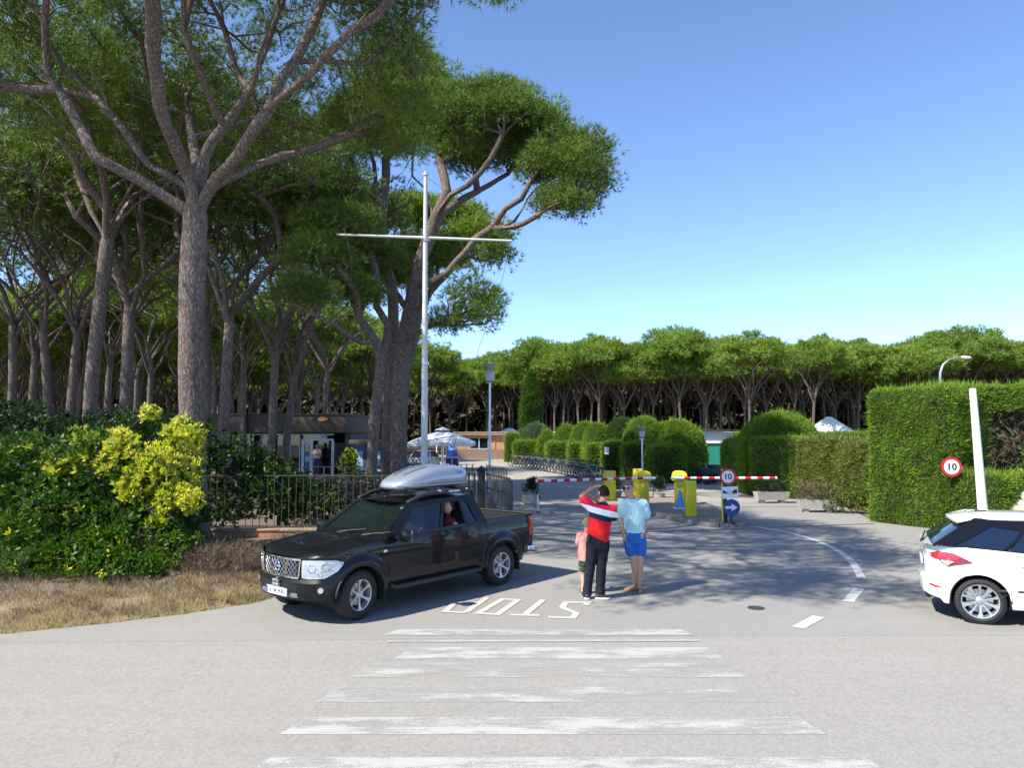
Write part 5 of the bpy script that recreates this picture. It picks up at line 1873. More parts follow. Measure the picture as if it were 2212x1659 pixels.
# pale tents and caravans glimpsed under the far pines
tent_m = pm('tent_cloth', (.62, .62, .60), .9, var=.08)
van_m = pm('caravan_white', (.58, .57, .54), .5, var=.08)
for i, (x, Y, kind, lb) in enumerate(((1790, 96, 't', 'big white marquee tent gleaming between the far trunks behind the mushroom-shaped hedge'),
                                  (1615, 98, 'c', 'white caravan under the far pines, just left of the mushroom-shaped hedge'),
                                  (1560, 101, 'c', 'white caravan under the far pines above the green-doored hut'),
                                  (1500, 100, 'c', 'white caravan under the far pines behind the biggest clipped dome'),
                                  (1330, 102, 't', 'pale tent under the far pines behind the dark glossy bush'),
                                  (1190, 104, 'c', 'pale caravan under the far pines right of the cypress'),
                                  (1100, 108, 't', 'pale tent under the far pines left of the cypress'),
                                  (1040, 104, 'c', 'pale caravan under the far pines above the snack bar'))):
    if kind == 't':
        root = empty('tent', at_px(x, Y), rnd.uniform(-.3, .3), lb, 'tent')
        mb = MB()
        w_, h0, h1 = 3.2 if i == 0 else 2.2, 2.2, 4.6 if i == 0 else 3.2
        mb.add([(-w_, -2, 0), (w_, -2, 0), (w_, 2, 0), (-w_, 2, 0), (-w_, -2, h0), (w_, -2, h0), (w_, 2, h0), (-w_, 2, h0), (-w_ * .1, 0, h1), (w_ * .1, 0, h1)],
               [(0, 1, 5, 4), (1, 2, 6, 5), (2, 3, 7, 6), (3, 0, 4, 7), (4, 5, 9, 8), (5, 6, 9), (6, 7, 8, 9), (7, 4, 8)])
        mb.build('cloth', tent_m, root)
        for s_ in (-1, 1):
            mb = MB(); mb.tube([(s_ * w_, -2.02, 0), (s_ * w_, -2.02, h0)], .04, 6); mb.build('pole', M['steel'], root)
    else:
        root = empty('caravan', at_px(x, Y), rnd.uniform(-.3, .3), lb, 'caravan')
        mb = MB(); mb.box((0, 0, 1.55), (5.2, 2.2, 2.2), bev=.3); mb.build('body', van_m, root, 40)
        for k in (-1, 1):
            mb = MB(); mb.box((k * 1.3, -1.105, 1.75), (1.1, .03, .6), bev=.01); mb.build('window', M['hut_glass'], root, 40)
            mb = MB(); mb.lathe([(.1, -.1), (.32, -.1), (.32, .1), (.1, .1)], (k * .4, -1.0, .33), 'Y', 14); mb.build('wheel', M['rubber'], root, 40)

# ---- shrubs at the left
def lobe_px(cx, cy, rx, ry, Y, base, dk=.9):
    c = P(cx, cy, Y) - base
    m = FPX / Y
    return (c.x, c.y, c.z, rx / m, rx / m * dk, ry / m)
B1 = Vector((-7.6, 14.8, .15))
shrub('bush', tuple(B1), (1, 1, 1), 401, [('leaf_green', .98), ('leaf_yellow', .02)], 4300, .13, .055, 7,
      lobes=[lobe_px(120, 1120, 130, 105, 14.3, B1), (lobe_px(300, 1150, 120, 80, 14.2, B1)), lobe_px(40, 1010, 80, 90, 14.8, B1), lobe_px(210, 1010, 110, 90, 14.9, B1), lobe_px(330, 1060, 90, 80, 14.6, B1), lobe_px(60, 1180, 100, 70, 13.8, B1), lobe_px(210, 1195, 120, 50, 13.6, B1), lobe_px(380, 1000, 60, 80, 15.2, B1), lobe_px(-60, 1060, 80, 120, 14.2, B1), lobe_px(100, 1212, 125, 36, 13.1, B1), lobe_px(270, 1222, 115, 30, 13.0, B1), lobe_px(385, 1185, 62, 38, 13.8, B1), lobe_px(425, 1120, 34, 52, 15.2, B1)],
      label='big dark green shrub spilling over the verge in front of the pines', cat='bush')
B2 = Vector((-6.9, 14.9, .15))
shrub('bush', tuple(B2), (1, 1, 1), 402, [('leaf_yellow', .88), ('leaf_green', .12)], 1500, .11, .045, 8,
      lobes=[lobe_px(395, 950, 46, 48, 14.4, B2), lobe_px(420, 1010, 22, 50, 14.3, B2), lobe_px(345, 1010, 55, 55, 14.2, B2), lobe_px(300, 1050, 48, 45, 14.1, B2), lobe_px(385, 1080, 50, 38, 14.0, B2), lobe_px(425, 1085, 16, 16, 13.9, B2),
             lobe_px(262, 960, 32, 36, 14.6, B2), lobe_px(180, 970, 30, 52, 14.6, B2), lobe_px(325, 895, 22, 24, 15.2, B2), lobe_px(235, 1000, 26, 40, 14.3, B2), lobe_px(290, 1000, 20, 60, 14.4, B2), lobe_px(340, 1125, 22, 18, 13.8, B2), lobe_px(130, 1010, 40, 20, 14.5, B2)],
      label='yellow-leaved shrub glowing in the sun at the fence corner', cat='bush')
B3 = Vector((-8.5, 18.5, 0))
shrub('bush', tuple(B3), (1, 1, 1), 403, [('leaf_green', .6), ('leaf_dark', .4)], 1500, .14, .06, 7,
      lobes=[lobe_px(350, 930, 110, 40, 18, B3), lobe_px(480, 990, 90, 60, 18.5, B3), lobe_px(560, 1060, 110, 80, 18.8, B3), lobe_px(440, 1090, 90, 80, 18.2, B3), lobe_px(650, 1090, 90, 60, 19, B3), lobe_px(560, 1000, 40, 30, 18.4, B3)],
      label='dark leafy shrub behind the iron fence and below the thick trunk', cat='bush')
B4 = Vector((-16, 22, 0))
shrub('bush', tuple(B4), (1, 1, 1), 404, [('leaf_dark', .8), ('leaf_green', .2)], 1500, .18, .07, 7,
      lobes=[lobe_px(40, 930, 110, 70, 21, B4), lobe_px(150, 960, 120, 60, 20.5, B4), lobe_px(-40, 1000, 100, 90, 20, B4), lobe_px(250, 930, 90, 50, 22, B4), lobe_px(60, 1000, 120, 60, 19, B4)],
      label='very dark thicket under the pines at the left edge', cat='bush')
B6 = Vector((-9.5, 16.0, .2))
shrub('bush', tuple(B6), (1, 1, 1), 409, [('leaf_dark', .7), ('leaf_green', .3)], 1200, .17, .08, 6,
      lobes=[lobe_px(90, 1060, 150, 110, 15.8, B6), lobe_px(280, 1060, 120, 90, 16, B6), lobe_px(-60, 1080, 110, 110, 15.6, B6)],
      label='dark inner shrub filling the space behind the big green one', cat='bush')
B5 = Vector((-5.2, 19.6, 0))
shrub('bush', tuple(B5), (1, 1, 1), 405, [('leaf_dark', .7), ('dry_brush', .3)], 1300, .12, .035, 6,
      lobes=[lobe_px(650, 1070, 80, 50, 19.5, B5), lobe_px(750, 1070, 80, 45, 20, B5), lobe_px(720, 1110, 110, 50, 19.2, B5), lobe_px(800, 1060, 50, 35, 20.5, B5)],
      label='dark brownish hedge of twigs behind the fence near the pickup windscreen', cat='bush')
shrub('bush', at_px(575, 30), (1.2, .6, .9), 406, [('leaf_green', .5), ('leaf_yellow', .5)], 350, .15, .06, 6, label='bright young shoots of a shrub before the hut window', cat='bush')
shrub('bush', at_px(752, 39), (.8, .5, 1.1), 407, [('leaf_yellow', .6), ('leaf_green', .4)], 300, .16, .07, 6, label='small sunlit yellow-green shrub at the corner of the hut', cat='bush')
shrub('bush', at_px(905, 41), (1.3, .7, .75), 408, [('leaf_dark', .75), ('leaf_white', .25)], 420, .12, .05, 6, label='dark flowering shrub in front of the parked white car', cat='bush')
for i, (x, Y, w_, h_) in enumerate(((60, 46, 4, 1.6), (320, 50, 5, 1.7), (520, 52, 4, 1.5))):
    shrub('bush', at_px(x, Y), (w_, 1.5, h_), 420 + i, [('leaf_dark', 1)], 500, .3, .12, 6,
          label=('dark undergrowth bush between the slim pines near the left edge', 'dark undergrowth bush behind the thick-trunked pine', 'dark undergrowth bush behind the reception hut roof')[i], cat='bush')
# ================================================================ vehicles
M['truck_black'] = car_paint('truck_black', (.0035, .004, .006), .30, 0, .015)
M['gloss_black'] = car_paint('gloss_black', (.006, .006, .008), .15)
M['car_white'] = car_paint('car_white', (.78, .78, .77), .25)
M['car_glass'] = glass_mat('car_glass', (.006, .010, .018), .22, .02)
M['windscreen'] = glass_mat('windscreen', (.012, .022, .02), .45, .02)
M['tint_glass'] = glass_mat('tint_glass', (.006, .014, .035), .08, .02)
M['headlamp'] = pm('headlamp', (.50, .54, .58), .10, .55, var=.45, scale=14, coat=1, bmp=.5, bscale=22, bdist=.02)
M['lamp_red'] = pm('lamp_red', (.50, .012, .012), .2, var=.25, scale=18, coat=1)
M['lamp_dark_red'] = pm('lamp_dark_red', (.18, .01, .015), .2, coat=1)
M['lamp_clear'] = pm('lamp_clear', (.55, .52, .52), .2, .3, var=.3, scale=30, coat=1)
M['plate_white'] = pm('plate_white', (.75, .76, .76), .4, var=.03)
M['plate_blue'] = pm('plate_blue', (.03, .08, .5), .4)
M['box_silver'] = car_paint('box_silver', (.30, .335, .385), .38, .4)
M['seat_dark'] = pm('seat_dark', (.03, .03, .033), .9)

def refine2d(loops, step):
    """triangulate loops (outer, holes) in the plane and split until every edge is shorter than step"""
    tri = tessellate_polygon([[Vector((p[0], p[1], 0)) for p in lp] for lp in loops])
    allp = [p for lp in loops for p in lp]
    bm = bmesh.new()
    vs = [bm.verts.new((p[0], p[1], 0)) for p in allp]
    for t in tri:
        try:
            bm.faces.new([vs[i] for i in t])
        except ValueError:
            pass
    for _ in range(6):
        lg_ = [e for e in bm.edges if e.calc_length() > step * 1.5]
        if not lg_:
            break
        bmesh.ops.subdivide_edges(bm, edges=lg_, cuts=1)
        bmesh.ops.triangulate(bm, faces=bm.faces)
    bm.verts.index_update()
    v2 = [(v.co.x, v.co.y) for v in bm.verts]
    fs = [tuple(v.index for v in f.verts) for f in bm.faces]
    rim_ = [(e.verts[0].index, e.verts[1].index) for e in bm.edges if len(e.link_faces) == 1]
    bm.free()
    return v2, fs, rim_

class Strip:
    """the painted lower skin of a car: a plan outline swept through a side profile"""
    def __init__(s, plan, zbot, ztop, prof, flare=None):
        s.P = [Vector(p) for p in plan]
        s.L = [0.0]
        for a, b in zip(s.P, s.P[1:]):
            s.L.append(s.L[-1] + (b - a).length)
        s.zb, s.zt, s.prof, s.flare = zbot, ztop, prof, flare
    def at(s, l):
        l = max(0, min(s.L[-1], l))
        import bisect
        i = min(len(s.L) - 2, max(0, bisect.bisect_right(s.L, l) - 1))
        t = (l - s.L[i]) / max(1e-9, s.L[i + 1] - s.L[i])
        p = s.P[i].lerp(s.P[i + 1], t)
        def nrm(k):
            a, b = s.P[max(0, k - 1)], s.P[min(len(s.P) - 1, k + 1)]
            d = (b - a).normalized()
            return Vector((-d.y, d.x))
        n = (nrm(i) * (1 - t) + nrm(i + 1) * t).normalized()
        return p, n
    def l_of_x(s, x, side=1):
        """arc length where the given side passes x"""
        best, bl = 1e9, 0
        n = 400
        for k in range(n + 1):
            l = s.L[-1] * k / n
            p, _ = s.at(l)
            if p.y * side > .3 and abs(p.x - x) < best:
                best, bl = abs(p.x - x), l
        return bl
    def map(s, l, z, off=0.0):
        p, n = s.at(l)
        o = off - s.prof(z)
        if s.flare:
            o += s.flare(p.x, p.y, z)
        q = p + n * o
        return Vector((q.x, q.y, z))
    def decal(s, mb, poly, off=.006, thick=.02, step=.05):
        """a raised patch of the skin: poly is (arc length, z)"""
        pts = []
        for a, b in zip(poly, poly[1:] + poly[:1]):
            n = max(1, int(math.hypot(a[0] - b[0], a[1] - b[1]) / step))
            for k in range(n):
                pts.append((a[0] + (b[0] - a[0]) * k / n, a[1] + (b[1] - a[1]) * k / n))
        v2, tri, rim_ = refine2d([pts], step)
        n = len(v2)
        vs = [tuple(s.map(p[0], p[1], off)) for p in v2] + [tuple(s.map(p[0], p[1], off - thick)) for p in v2]
        mb.add(vs, list(tri) + [(a, b, n + b, n + a) for a, b in rim_])
    def seam(s, mb, pts, r=.004, off=.0015):
        out = []
        for a, b in zip(pts, pts[1:]):
            n = max(1, int(math.hypot(a[0] - b[0], a[1] - b[1]) / .06))
            for k in range(n):
                out.append(s.map(a[0] + (b[0] - a[0]) * k / n, a[1] + (b[1] - a[1]) * k / n, off))
        out.append(s.map(*pts[-1], off))
        mb.tube(out, r, 4)

def patch_pt(A, B, Cc, D, u, t, bul, n):
    p = A.lerp(B, u).lerp(D.lerp(Cc, u), t)
    return p + n * (bul * (1 - (2 * u - 1) ** 2) * (.6 + .8 * t * (1 - t)))
def patch_sheet(mb, A, B, Cc, D, holes, bul=0.0, thick=.03, step=.08):
    """a four-cornered body panel (A,B below; D,C above) with openings given in (u,t)"""
    n = (B - A).cross(D - A).normalized()
    loops = [[(0, 0), (1, 0), (1, 1), (0, 1)]] + holes
    fl, lens = [], []
    for lp in loops:
        pts = []
        for a, b in zip(lp, lp[1:] + lp[:1]):
            m_ = max(1, int(math.hypot((a[0] - b[0]), (a[1] - b[1])) / step))
            for k in range(m_):
                pts.append((a[0] + (b[0] - a[0]) * k / m_, a[1] + (b[1] - a[1]) * k / m_))
        fl.append(pts)
        lens.append(len(pts))
    v2, tri, rim_ = refine2d(fl, .10)
    N_ = len(v2)
    vs = [tuple(patch_pt(A, B, Cc, D, p[0], p[1], bul, n)) for p in v2] + [tuple(patch_pt(A, B, Cc, D, p[0], p[1], bul, n) - n * thick) for p in v2]
    fs = list(tri) + [tuple(N_ + i for i in reversed(t)) for t in tri] + [(a, b, N_ + b, N_ + a) for a, b in rim_]
    mb.add(vs, fs)
def patch_pane(mb, A, B, Cc, D, poly, bul=0.0, depth=.006, step=.12):
    n = (B - A).cross(D - A).normalized()
    pts = []
    for a, b in zip(poly, poly[1:] + poly[:1]):
        m_ = max(1, int(math.hypot((a[0] - b[0]), (a[1] - b[1])) / step))
        for k in range(m_):
            pts.append((a[0] + (b[0] - a[0]) * k / m_, a[1] + (b[1] - a[1]) * k / m_))
    v2, tri, _r = refine2d([pts], .10)
    vs = [tuple(patch_pt(A, B, Cc, D, p[0], p[1], bul, n) - n * depth) for p in v2]
    mb.add(vs, list(tri))
def round_poly(poly, r=.03, k=3):
    out = []
    n = len(poly)
    for i in range(n):
        a, b, c = Vector(poly[i - 1]), Vector(poly[i]), Vector(poly[(i + 1) % n])
        p0 = b + (a - b).normalized() * min(r, (a - b).length * .4)
        p1 = b + (c - b).normalized() * min(r, (c - b).length * .4)
        for j in range(k + 1):
            t = j / k
            q = (1 - t) ** 2 * p0 + 2 * t * (1 - t) * b + t * t * p1
            out.append((q.x, q.y))
    return out

def make_wheel(name, R_, W_, rim_r, spokes, kind, parent, loc, side):
    """wheel on the y axis; side +1 shows its face to +y"""
    mb = MB()
    w = W_ / 2
    mb.lathe([(rim_r, -w * .82), (rim_r + .03, -w * .96), (R_ - .05, -w), (R_ - .012, -w * .80), (R_, -w * .5), (R_, w * .5), (R_ - .012, w * .80), (R_ - .05, w), (rim_r + .03, w * .96), (rim_r, w * .82)], (0, 0, 0), 'Y', 40, True)
    for k in range(44):
        a = 2 * math.pi * k / 44
        for sgn in (-1, 1):
            mb.box(((R_ - .0045) * math.cos(a), sgn * w * .45, (R_ - .0045) * math.sin(a)), (.012, w * .62, .022), 0, 0, 0, -a)
    wh = mb.build('wheel', M['rubber'], parent, 40, loc)
    if side < 0:
        wh.rotation_euler = (0, 0, math.pi)
    mb = MB()
    mb.lathe([(rim_r * .93, w * .2), (rim_r * .99, w * .84), (rim_r + .012, w * .88), (rim_r + .012, w * .70), (rim_r + .002, -w * .8), (rim_r * .95, -w * .8)], (0, 0, 0), 'Y', 40, True)
    for k in range(spokes):
        a0 = 2 * math.pi * k / spokes + math.pi / 2
        ca, sa = math.cos(a0), math.sin(a0)
        sec = []
        if kind == 'star':
            prof_ = [(.045, .030, .62), (.10, .020, .66), (.16, .019, .72), (rim_r * .90, .032, .80), (rim_r * .985, .046, .82)]
        else:
            wd = 1.0 if k % 2 else .55
            prof_ = [(.04, .020 * wd + .004, .58), (.10, .016 * wd + .002, .66), (.15, .020 * wd, .74), (rim_r * .985, .044 * wd, .82)]
        rows = []
        for (r_, hw_, yy) in prof_:
            y_ = w * yy
            row = []
            for (e, dy) in ((-1, -.022), (-.75, 0), (.75, 0), (1, -.022)):
                x_, z_ = r_ * ca - e * hw_ * sa, r_ * sa + e * hw_ * ca
                row.append((x_, y_ + dy, z_))
            rows.append(row)
        mb.grid(rows)
    mb.lathe([(.0001, w * .70), (.045, w * .69), (.058, w * .60), (.062, w * .3)], (0, 0, 0), 'Y', 20)
    for k in range(6 if kind == 'star' else 5):
        a = 2 * math.pi * (k + .5) / (6 if kind == 'star' else 5)
        mb.lathe([(.011, w * .55), (.010, w * .68), (.001, w * .69)], (.075 * math.cos(a), 0, .075 * math.sin(a)), 'Y', 8)
    mb.build('rim', M['alloy'], wh, 35)
    mb = MB(); mb.lathe([(.02, -.02), (rim_r * .74, -.02), (rim_r * .74, .01), (.02, .012)], (0, 0, 0), 'Y', 28)
    mb.box((rim_r * .5, .015, rim_r * .35), (.10, .06, .14), ry=.6, bev=.015)
    mb.build('brake_disc', M['steel'], wh, 40)
    mb = MB(); mb.lathe([(.01, -w * .5), (rim_r * .95, -w * .5), (rim_r * .95, -w * .45), (.01, -w * .45)], (0, 0, 0), 'Y', 24)
    mb.build('inner_rim', M['dark_void'], wh, 40)
    return wh

def skin(mb, S, ls, nz_=9):
    rows = []
    for l in ls:
        p, n = S.at(l)
        zb, zt = S.zb(p.x, p.y), S.zt(p.x, p.y)
        rows.append([tuple(S.map(l, zb + (zt - zb) * (k / (nz_ - 1)))) for k in range(nz_)])
    mb.grid(rows)
    return rows

# ---------------- black double-cab pickup
TH = R(-129.77)
TSC = (.975, .957, .940)
truck = empty('pickup_truck', (-1.84, 12.52, .006), TH, 'black double-cab pickup with a silver roof box leaving the camp entrance', 'pickup truck')
truck.scale = TSC
TM = Matrix.Translation((-1.84, 12.52, .006)) @ Matrix.Rotation(TH, 4, 'Z') @ Matrix.Diagonal(TSC + (1,))
AX = (1.60, -1.60)
WR = .375
def t_zb(x, y):
    z = .40
    if x > 2.0: z = .36
    if x < -2.2: z = .52
    for ax in AX:
        r_ = .455 if ax > 0 else .45
        if abs(x - ax) < r_ and abs(y) > .4:
            z = max(z, WR + math.sqrt(r_ * r_ - (x - ax) ** 2) * .98)
    return z
def t_zt(x, y):
    if x < -1.18: return 1.24
    if x < 1.08: return 1.19
    return np.interp(x, [1.08, 1.5, 2.0, 2.25, 2.45], [1.15, 1.125, 1.05, .99, .96])
def t_prof(z):
    return float(np.interp(z, [.3, .42, .60, .85, 1.0, 1.10, 1.20, 1.3], [.05, .02, .005, .0, .006, .020, .045, .06]))
def t_flare(x, y, z):
    f = 0
    if abs(y) > .5:
        for ax in AX:
            r_ = math.hypot(x - ax, z - WR)
            if r_ < .62:
                f = max(f, .042 * (1 - max(0, (r_ - .50) / .12)))
    # bumper stands out below the lamps
    if x > 2.0 and z < .66:
        f += .045 * min(1, (x - 2.0) / .25) * min(1, (.66 - z) / .03)
    return f
plan = [(-2.60, 0), (-2.60, -.4), (-2.59, -.78), (-2.55, -.87), (-2.40, -.905)] + [(x, -.915) for x in np.arange(-2.25, 1.96, .06)] + \
       [(1.99, -.90), (2.08, -.865), (2.16, -.805), (2.225, -.72), (2.28, -.61), (2.325, -.48), (2.355, -.33), (2.372, -.17), (2.378, 0)]
full = [Vector(p) for p in plan] + [Vector((p[0], -p[1])) for p in plan[::-1][1:]]
full = [Vector((p.x, p.y)) for p in full]
# outward normal points right of the walking direction here, so walk the other way round
full = full[::-1]
S = Strip(full, t_zb, t_zt, t_prof, t_flare)
# normals: make sure they point outward
pp_, n_ = S.at(S.L[-1] * .25)
if n_.dot(pp_) < 0:
    full = full[::-1]
    S = Strip(full, t_zb, t_zt, t_prof, t_flare)
LLn = S.L[-1]
ls = sorted(set([LLn * k / 300 for k in range(301)]))
mb = MB()
rows = skin(mb, S, ls, 13)
# bonnet
def top_edges(x, side):
    l = S.l_of_x(x, side)
    p, n = S.at(l)
    return S.map(l, t_zt(p.x, p.y))
hr = []
for x in list(np.linspace(1.06, 2.14, 16)):
    a, b = top_edges(x, -1), top_edges(x, 1)
    row = []
    for k in range(15):
        u = k / 14
        q = a.lerp(b, u)
        e = abs(2 * u - 1)
        q.z += .055 * (1 - e ** 2.6) + (.018 if .35 < e < .8 else 0) * (1 - abs(x - 1.6) / .9)
        row.append(tuple(q))
    hr.append(row)
a_ = []
for k in range(15):
    u = k / 14
    e = 2 * u - 1
    yy = e * .74
    xx = 2.368 - .125 * e * e - .08 * e ** 6
    a_.append((xx - .01, yy, .985 - .03 * abs(e) ** 3 + .0))
b_ = [tuple(Vector(h).lerp(Vector(c_), .6) + Vector((0, 0, .02))) for h, c_ in zip(hr[-1], a_)]
hr += [b_, a_]
mb.grid(hr)
mb.build('body', M['truck_black'], truck, 32)
# dark closing panels: underside, wheel wells
mb = MB()
mb.box((-.05, 0, .47), (2.05, 1.70, .12)); mb.box((2.02, 0, .50), (.42, 1.35, .18)); mb.box((-2.32, 0, .62), (.4, 1.6, .12)); mb.box((0, 0, .45), (4.2, .9, .2)); mb.box((1.5, 0, .75), (1.2, 1.05, .4))
mb.build('chassis', M['dark_void'], truck)
for ax in AX:
    for s_ in (-1, 1):
        mb = MB()
        rr_ = []
        for k in range(17):
            a = math.pi * (k / 16 * 1.16 - .08)
            rr_.append([(ax + .452 * math.cos(a), s_ * .50, WR + .452 * math.sin(a)), (ax + .452 * math.cos(a), s_ * .895, WR + .452 * math.sin(a))])
        mb.grid(rr_)
        mb.add([(ax - .46, s_ * .5, .3), (ax + .46, s_ * .5, .3), (ax + .46, s_ * .5, .85), (ax - .46, s_ * .5, .85)], [(0, 1, 2, 3)])
        mb.build('wheel_well', M['dark_void'], truck, 60)
# fender lips
for ax in AX:
    for s_ in (-1, 1):
        mb = MB()
        pts = []
        for k in range(19):
            a = math.pi * (k / 18 * 1.06 - .03)
            r_ = .456 if ax > 0 else .451
            pts.append((ax + r_ * math.cos(a), s_ * .935, max(.42, WR + r_ * math.sin(a))))
        mb.tube(pts, .018, 6)
        mb.build('arch_trim', M['black_plastic'], truck, 60)
# bed
mb = MB()
mb.box((-1.88, 0, .76), (1.36, 1.62, .04)); mb.box((-1.22, 0, .98), (.05, 1.62, .48)); mb.box((-2.545, 0, .98), (.04, 1.6, .48))
for s_ in (-1, 1):
    mb.box((-1.88, s_ * .79, .98), (1.36, .06, .50))
mb.build('bed', M['black_plastic'], truck)
for s_ in (-1, 1):
    mb = MB(); mb.tube([(-1.17, s_ * .845, 1.243), (-2.50, s_ * .845, 1.243)], .022, 8); mb.build('bed_rail', M['black_plastic'], truck, 60)
mb = MB(); mb.tube([(-2.585, -.82, 1.235), (-2.585, .82, 1.235)], .02, 8); mb.build('tailgate_edge', M['black_plastic'], truck, 60)
mb = MB(); mb.tube([(-1.26, -.74, 1.27), (-1.26, .74, 1.27)], .015, 8)
for k in range(7):
    mb.box((-1.25, -.6 + k * .2, 1.17), (.02, .02, .16))
mb.build('bed_rack', M['steel'], truck, 60)
# cabin
belt = lambda x: t_zt(x, 1) if x < .95 else 1.155
def V3(*a): return Vector(a)
CW, RW = .865, .665
FBx, FTx, RTx, RBx = 1.12, .42, -1.02, -1.22
zb_, zr_ = 1.185, 1.66
zr2 = 1.70
for s_ in (1, -1):
    A, B = V3(RBx, s_ * CW, zb_), V3(FBx, s_ * CW, zb_ - .03)
    D, Cc = V3(RTx, s_ * RW, zr2), V3(FTx, s_ * RW, zr_)
    if s_ < 0:
        A, B, Cc, D = B, A, D, Cc
    flip = (lambda p: p) if s_ > 0 else (lambda p: (1 - p[0], p[1]))
    # windows as (u,t): u runs from the cab back to the windscreen foot
    wf = [(.515, .07), (.935, .07), (.90, .16), (.985, .86), (.50, .86)]
    wf = [(.515, .06), (.90, .05), (.985, .40), (.93, .84), (.50, .86)]
    wr = [(.115, .10), (.455, .06), (.445, .86), (.16, .86)]
    # outer rectangle leans with the pillars, so the front window corner is limited
    wf = [(.50, .06), (.87, .06), (.905, .84), (.50, .86)]
    wr1 = [(.235, .07), (.47, .06), (.46, .86), (.245, .86)]
    wr2 = [(.10, .12), (.20, .08), (.215, .84), (.13, .80)]
    holes = [round_poly([flip(p) for p in w_], .03) for w_ in (wf, wr1, wr2)]
    mb = MB(); patch_sheet(mb, A, B, Cc, D, holes, .02); mb.build('cab_side', M['truck_black'], truck, 30)
    for nm, h_ in zip(('front_side_window', 'rear_side_window', 'quarter_window'), holes):
        if s_ > 0 and nm == 'rear_side_window':
            # this window is wound down: only its lower edge of glass shows
            pane_ = round_poly([flip(p) for p in [(.235, .05), (.47, .04), (.47, .10), (.237, .11)]], .01)
        else:
            pane_ = h_
        mb = MB(); patch_pane(mb, A, B, Cc, D, pane_, .02, .012); mb.build(nm, M['tint_glass' if nm != 'front_side_window' else 'car_glass'], truck)
    mb = MB(); mb.tube([A + (B - A) * .02 + V3(0, s_ * .01, .02), B + V3(0, s_ * .01, .02)] if s_ > 0 else [A + V3(0, s_ * .01, .02), B + V3(0, s_ * .01, .02)], .012, 6); mb.build('belt_trim', M['black_plastic'], truck)
# windscreen
A, B, Cc, D = V3(FBx, CW, zb_ - .03), V3(FBx, -CW, zb_ - .03), V3(FTx, -RW, zr_), V3(FTx, RW, zr_)
ws = round_poly([(.055, .05), (.945, .05), (.955, .95), (.045, .95)], .03)
mb = MB(); patch_sheet(mb, A, B, Cc, D, [ws], .13); mb.build('windscreen_frame', M['truck_black'], truck, 40)
mb = MB(); patch_pane(mb, A, B, Cc, D, ws, .13, .01); mb.build('windscreen', M['windscreen'], truck)
mb = MB(); patch_pane(mb, A, B, Cc, D, [(.07, .86), (.145, .86), (.15, .92), (.075, .92)], .13, .0); mb.build('windscreen_sticker', M['plate_white'], truck)
# rear of cabin
A, B, Cc, D = V3(RBx, -CW, zb_), V3(RBx, CW, zb_), V3(RTx, RW, zr2), V3(RTx, -RW, zr2)
rw = round_poly([(.15, .16), (.85, .16), (.84, .86), (.16, .86)], .03)
mb = MB(); patch_sheet(mb, A, B, Cc, D, [rw], .04); mb.build('cab_back', M['truck_black'], truck, 40)
mb = MB(); patch_pane(mb, A, B, Cc, D, rw, .04, .01); mb.build('rear_window', M['tint_glass'], truck)
# roof
rr = []
for k in range(13):
    u = k / 12
    x = FTx + (RTx - FTx) * u
    z = zr_ + (zr2 - zr_) * u + .03 * math.sin(math.pi * u)
    row = []
    for j in range(13):
        e = j / 6 - 1
        xx = x + (.13 * (1 - e * e) * .6 * (1 - u) - .04 * (1 - e * e) * .6 * u)
        row.append((xx, e * (RW + .012 * math.sin(math.pi * u)), z + .05 * (1 - abs(e) ** 2.4) * (1 if 0 < k < 12 else .15)))
    rr.append(row)
mb = MB(); mb.grid(rr)
mb.build('roof', M['truck_black'], truck, 50)
mb = MB()
for s_ in (-1, 1):
    mb.tube([(FBx, s_ * CW, zb_ - .03), (FTx, s_ * RW, zr_), (RTx, s_ * RW, zr2), (RBx, s_ * CW, zb_)], .026, 8)
mb.build('cab_pillars', M['truck_black'], truck, 60)
# interior
mb = MB()
mb.box((.90, 0, 1.05), (.42, 1.5, .22), bev=.05)
mb.build('dashboard', M['seat_dark'], truck, 40)
for (sx, sy) in ((.05, .38), (.05, -.38), (-.72, .38), (-.72, -.38)):
    mb = MB(); mb.box((sx, sy, .80), (.5, .5, .16), bev=.05); mb.box((sx - .25, sy, 1.10), (.14, .48, .58), ry=-.2, bev=.05); mb.box((sx - .33, sy, 1.45), (.09, .24, .17), bev=.04)
    mb.build('seat', M['seat_dark'], truck, 40)
mb = MB()
for k in range(24):
    a0, a1 = 2 * math.pi * k / 24, 2 * math.pi * (k + 1) / 24
    f_ = lambda a: (.60 - .07 * math.sin(a), .38 + .18 * math.cos(a), 1.10 + .17 * math.sin(a))
    mb.tube([f_(a0), f_(a1)], .013, 6, False)
mb.build('steering_wheel', M['black_plastic'], truck, 60)
mb = MB()
mb.box((-1.16, 0, 1.0), (.03, 1.6, .5)); mb.box((-.1, 0, .62), (2.1, 1.6, .04))
mb.build('cabin_floor', M['dark_void'], truck)
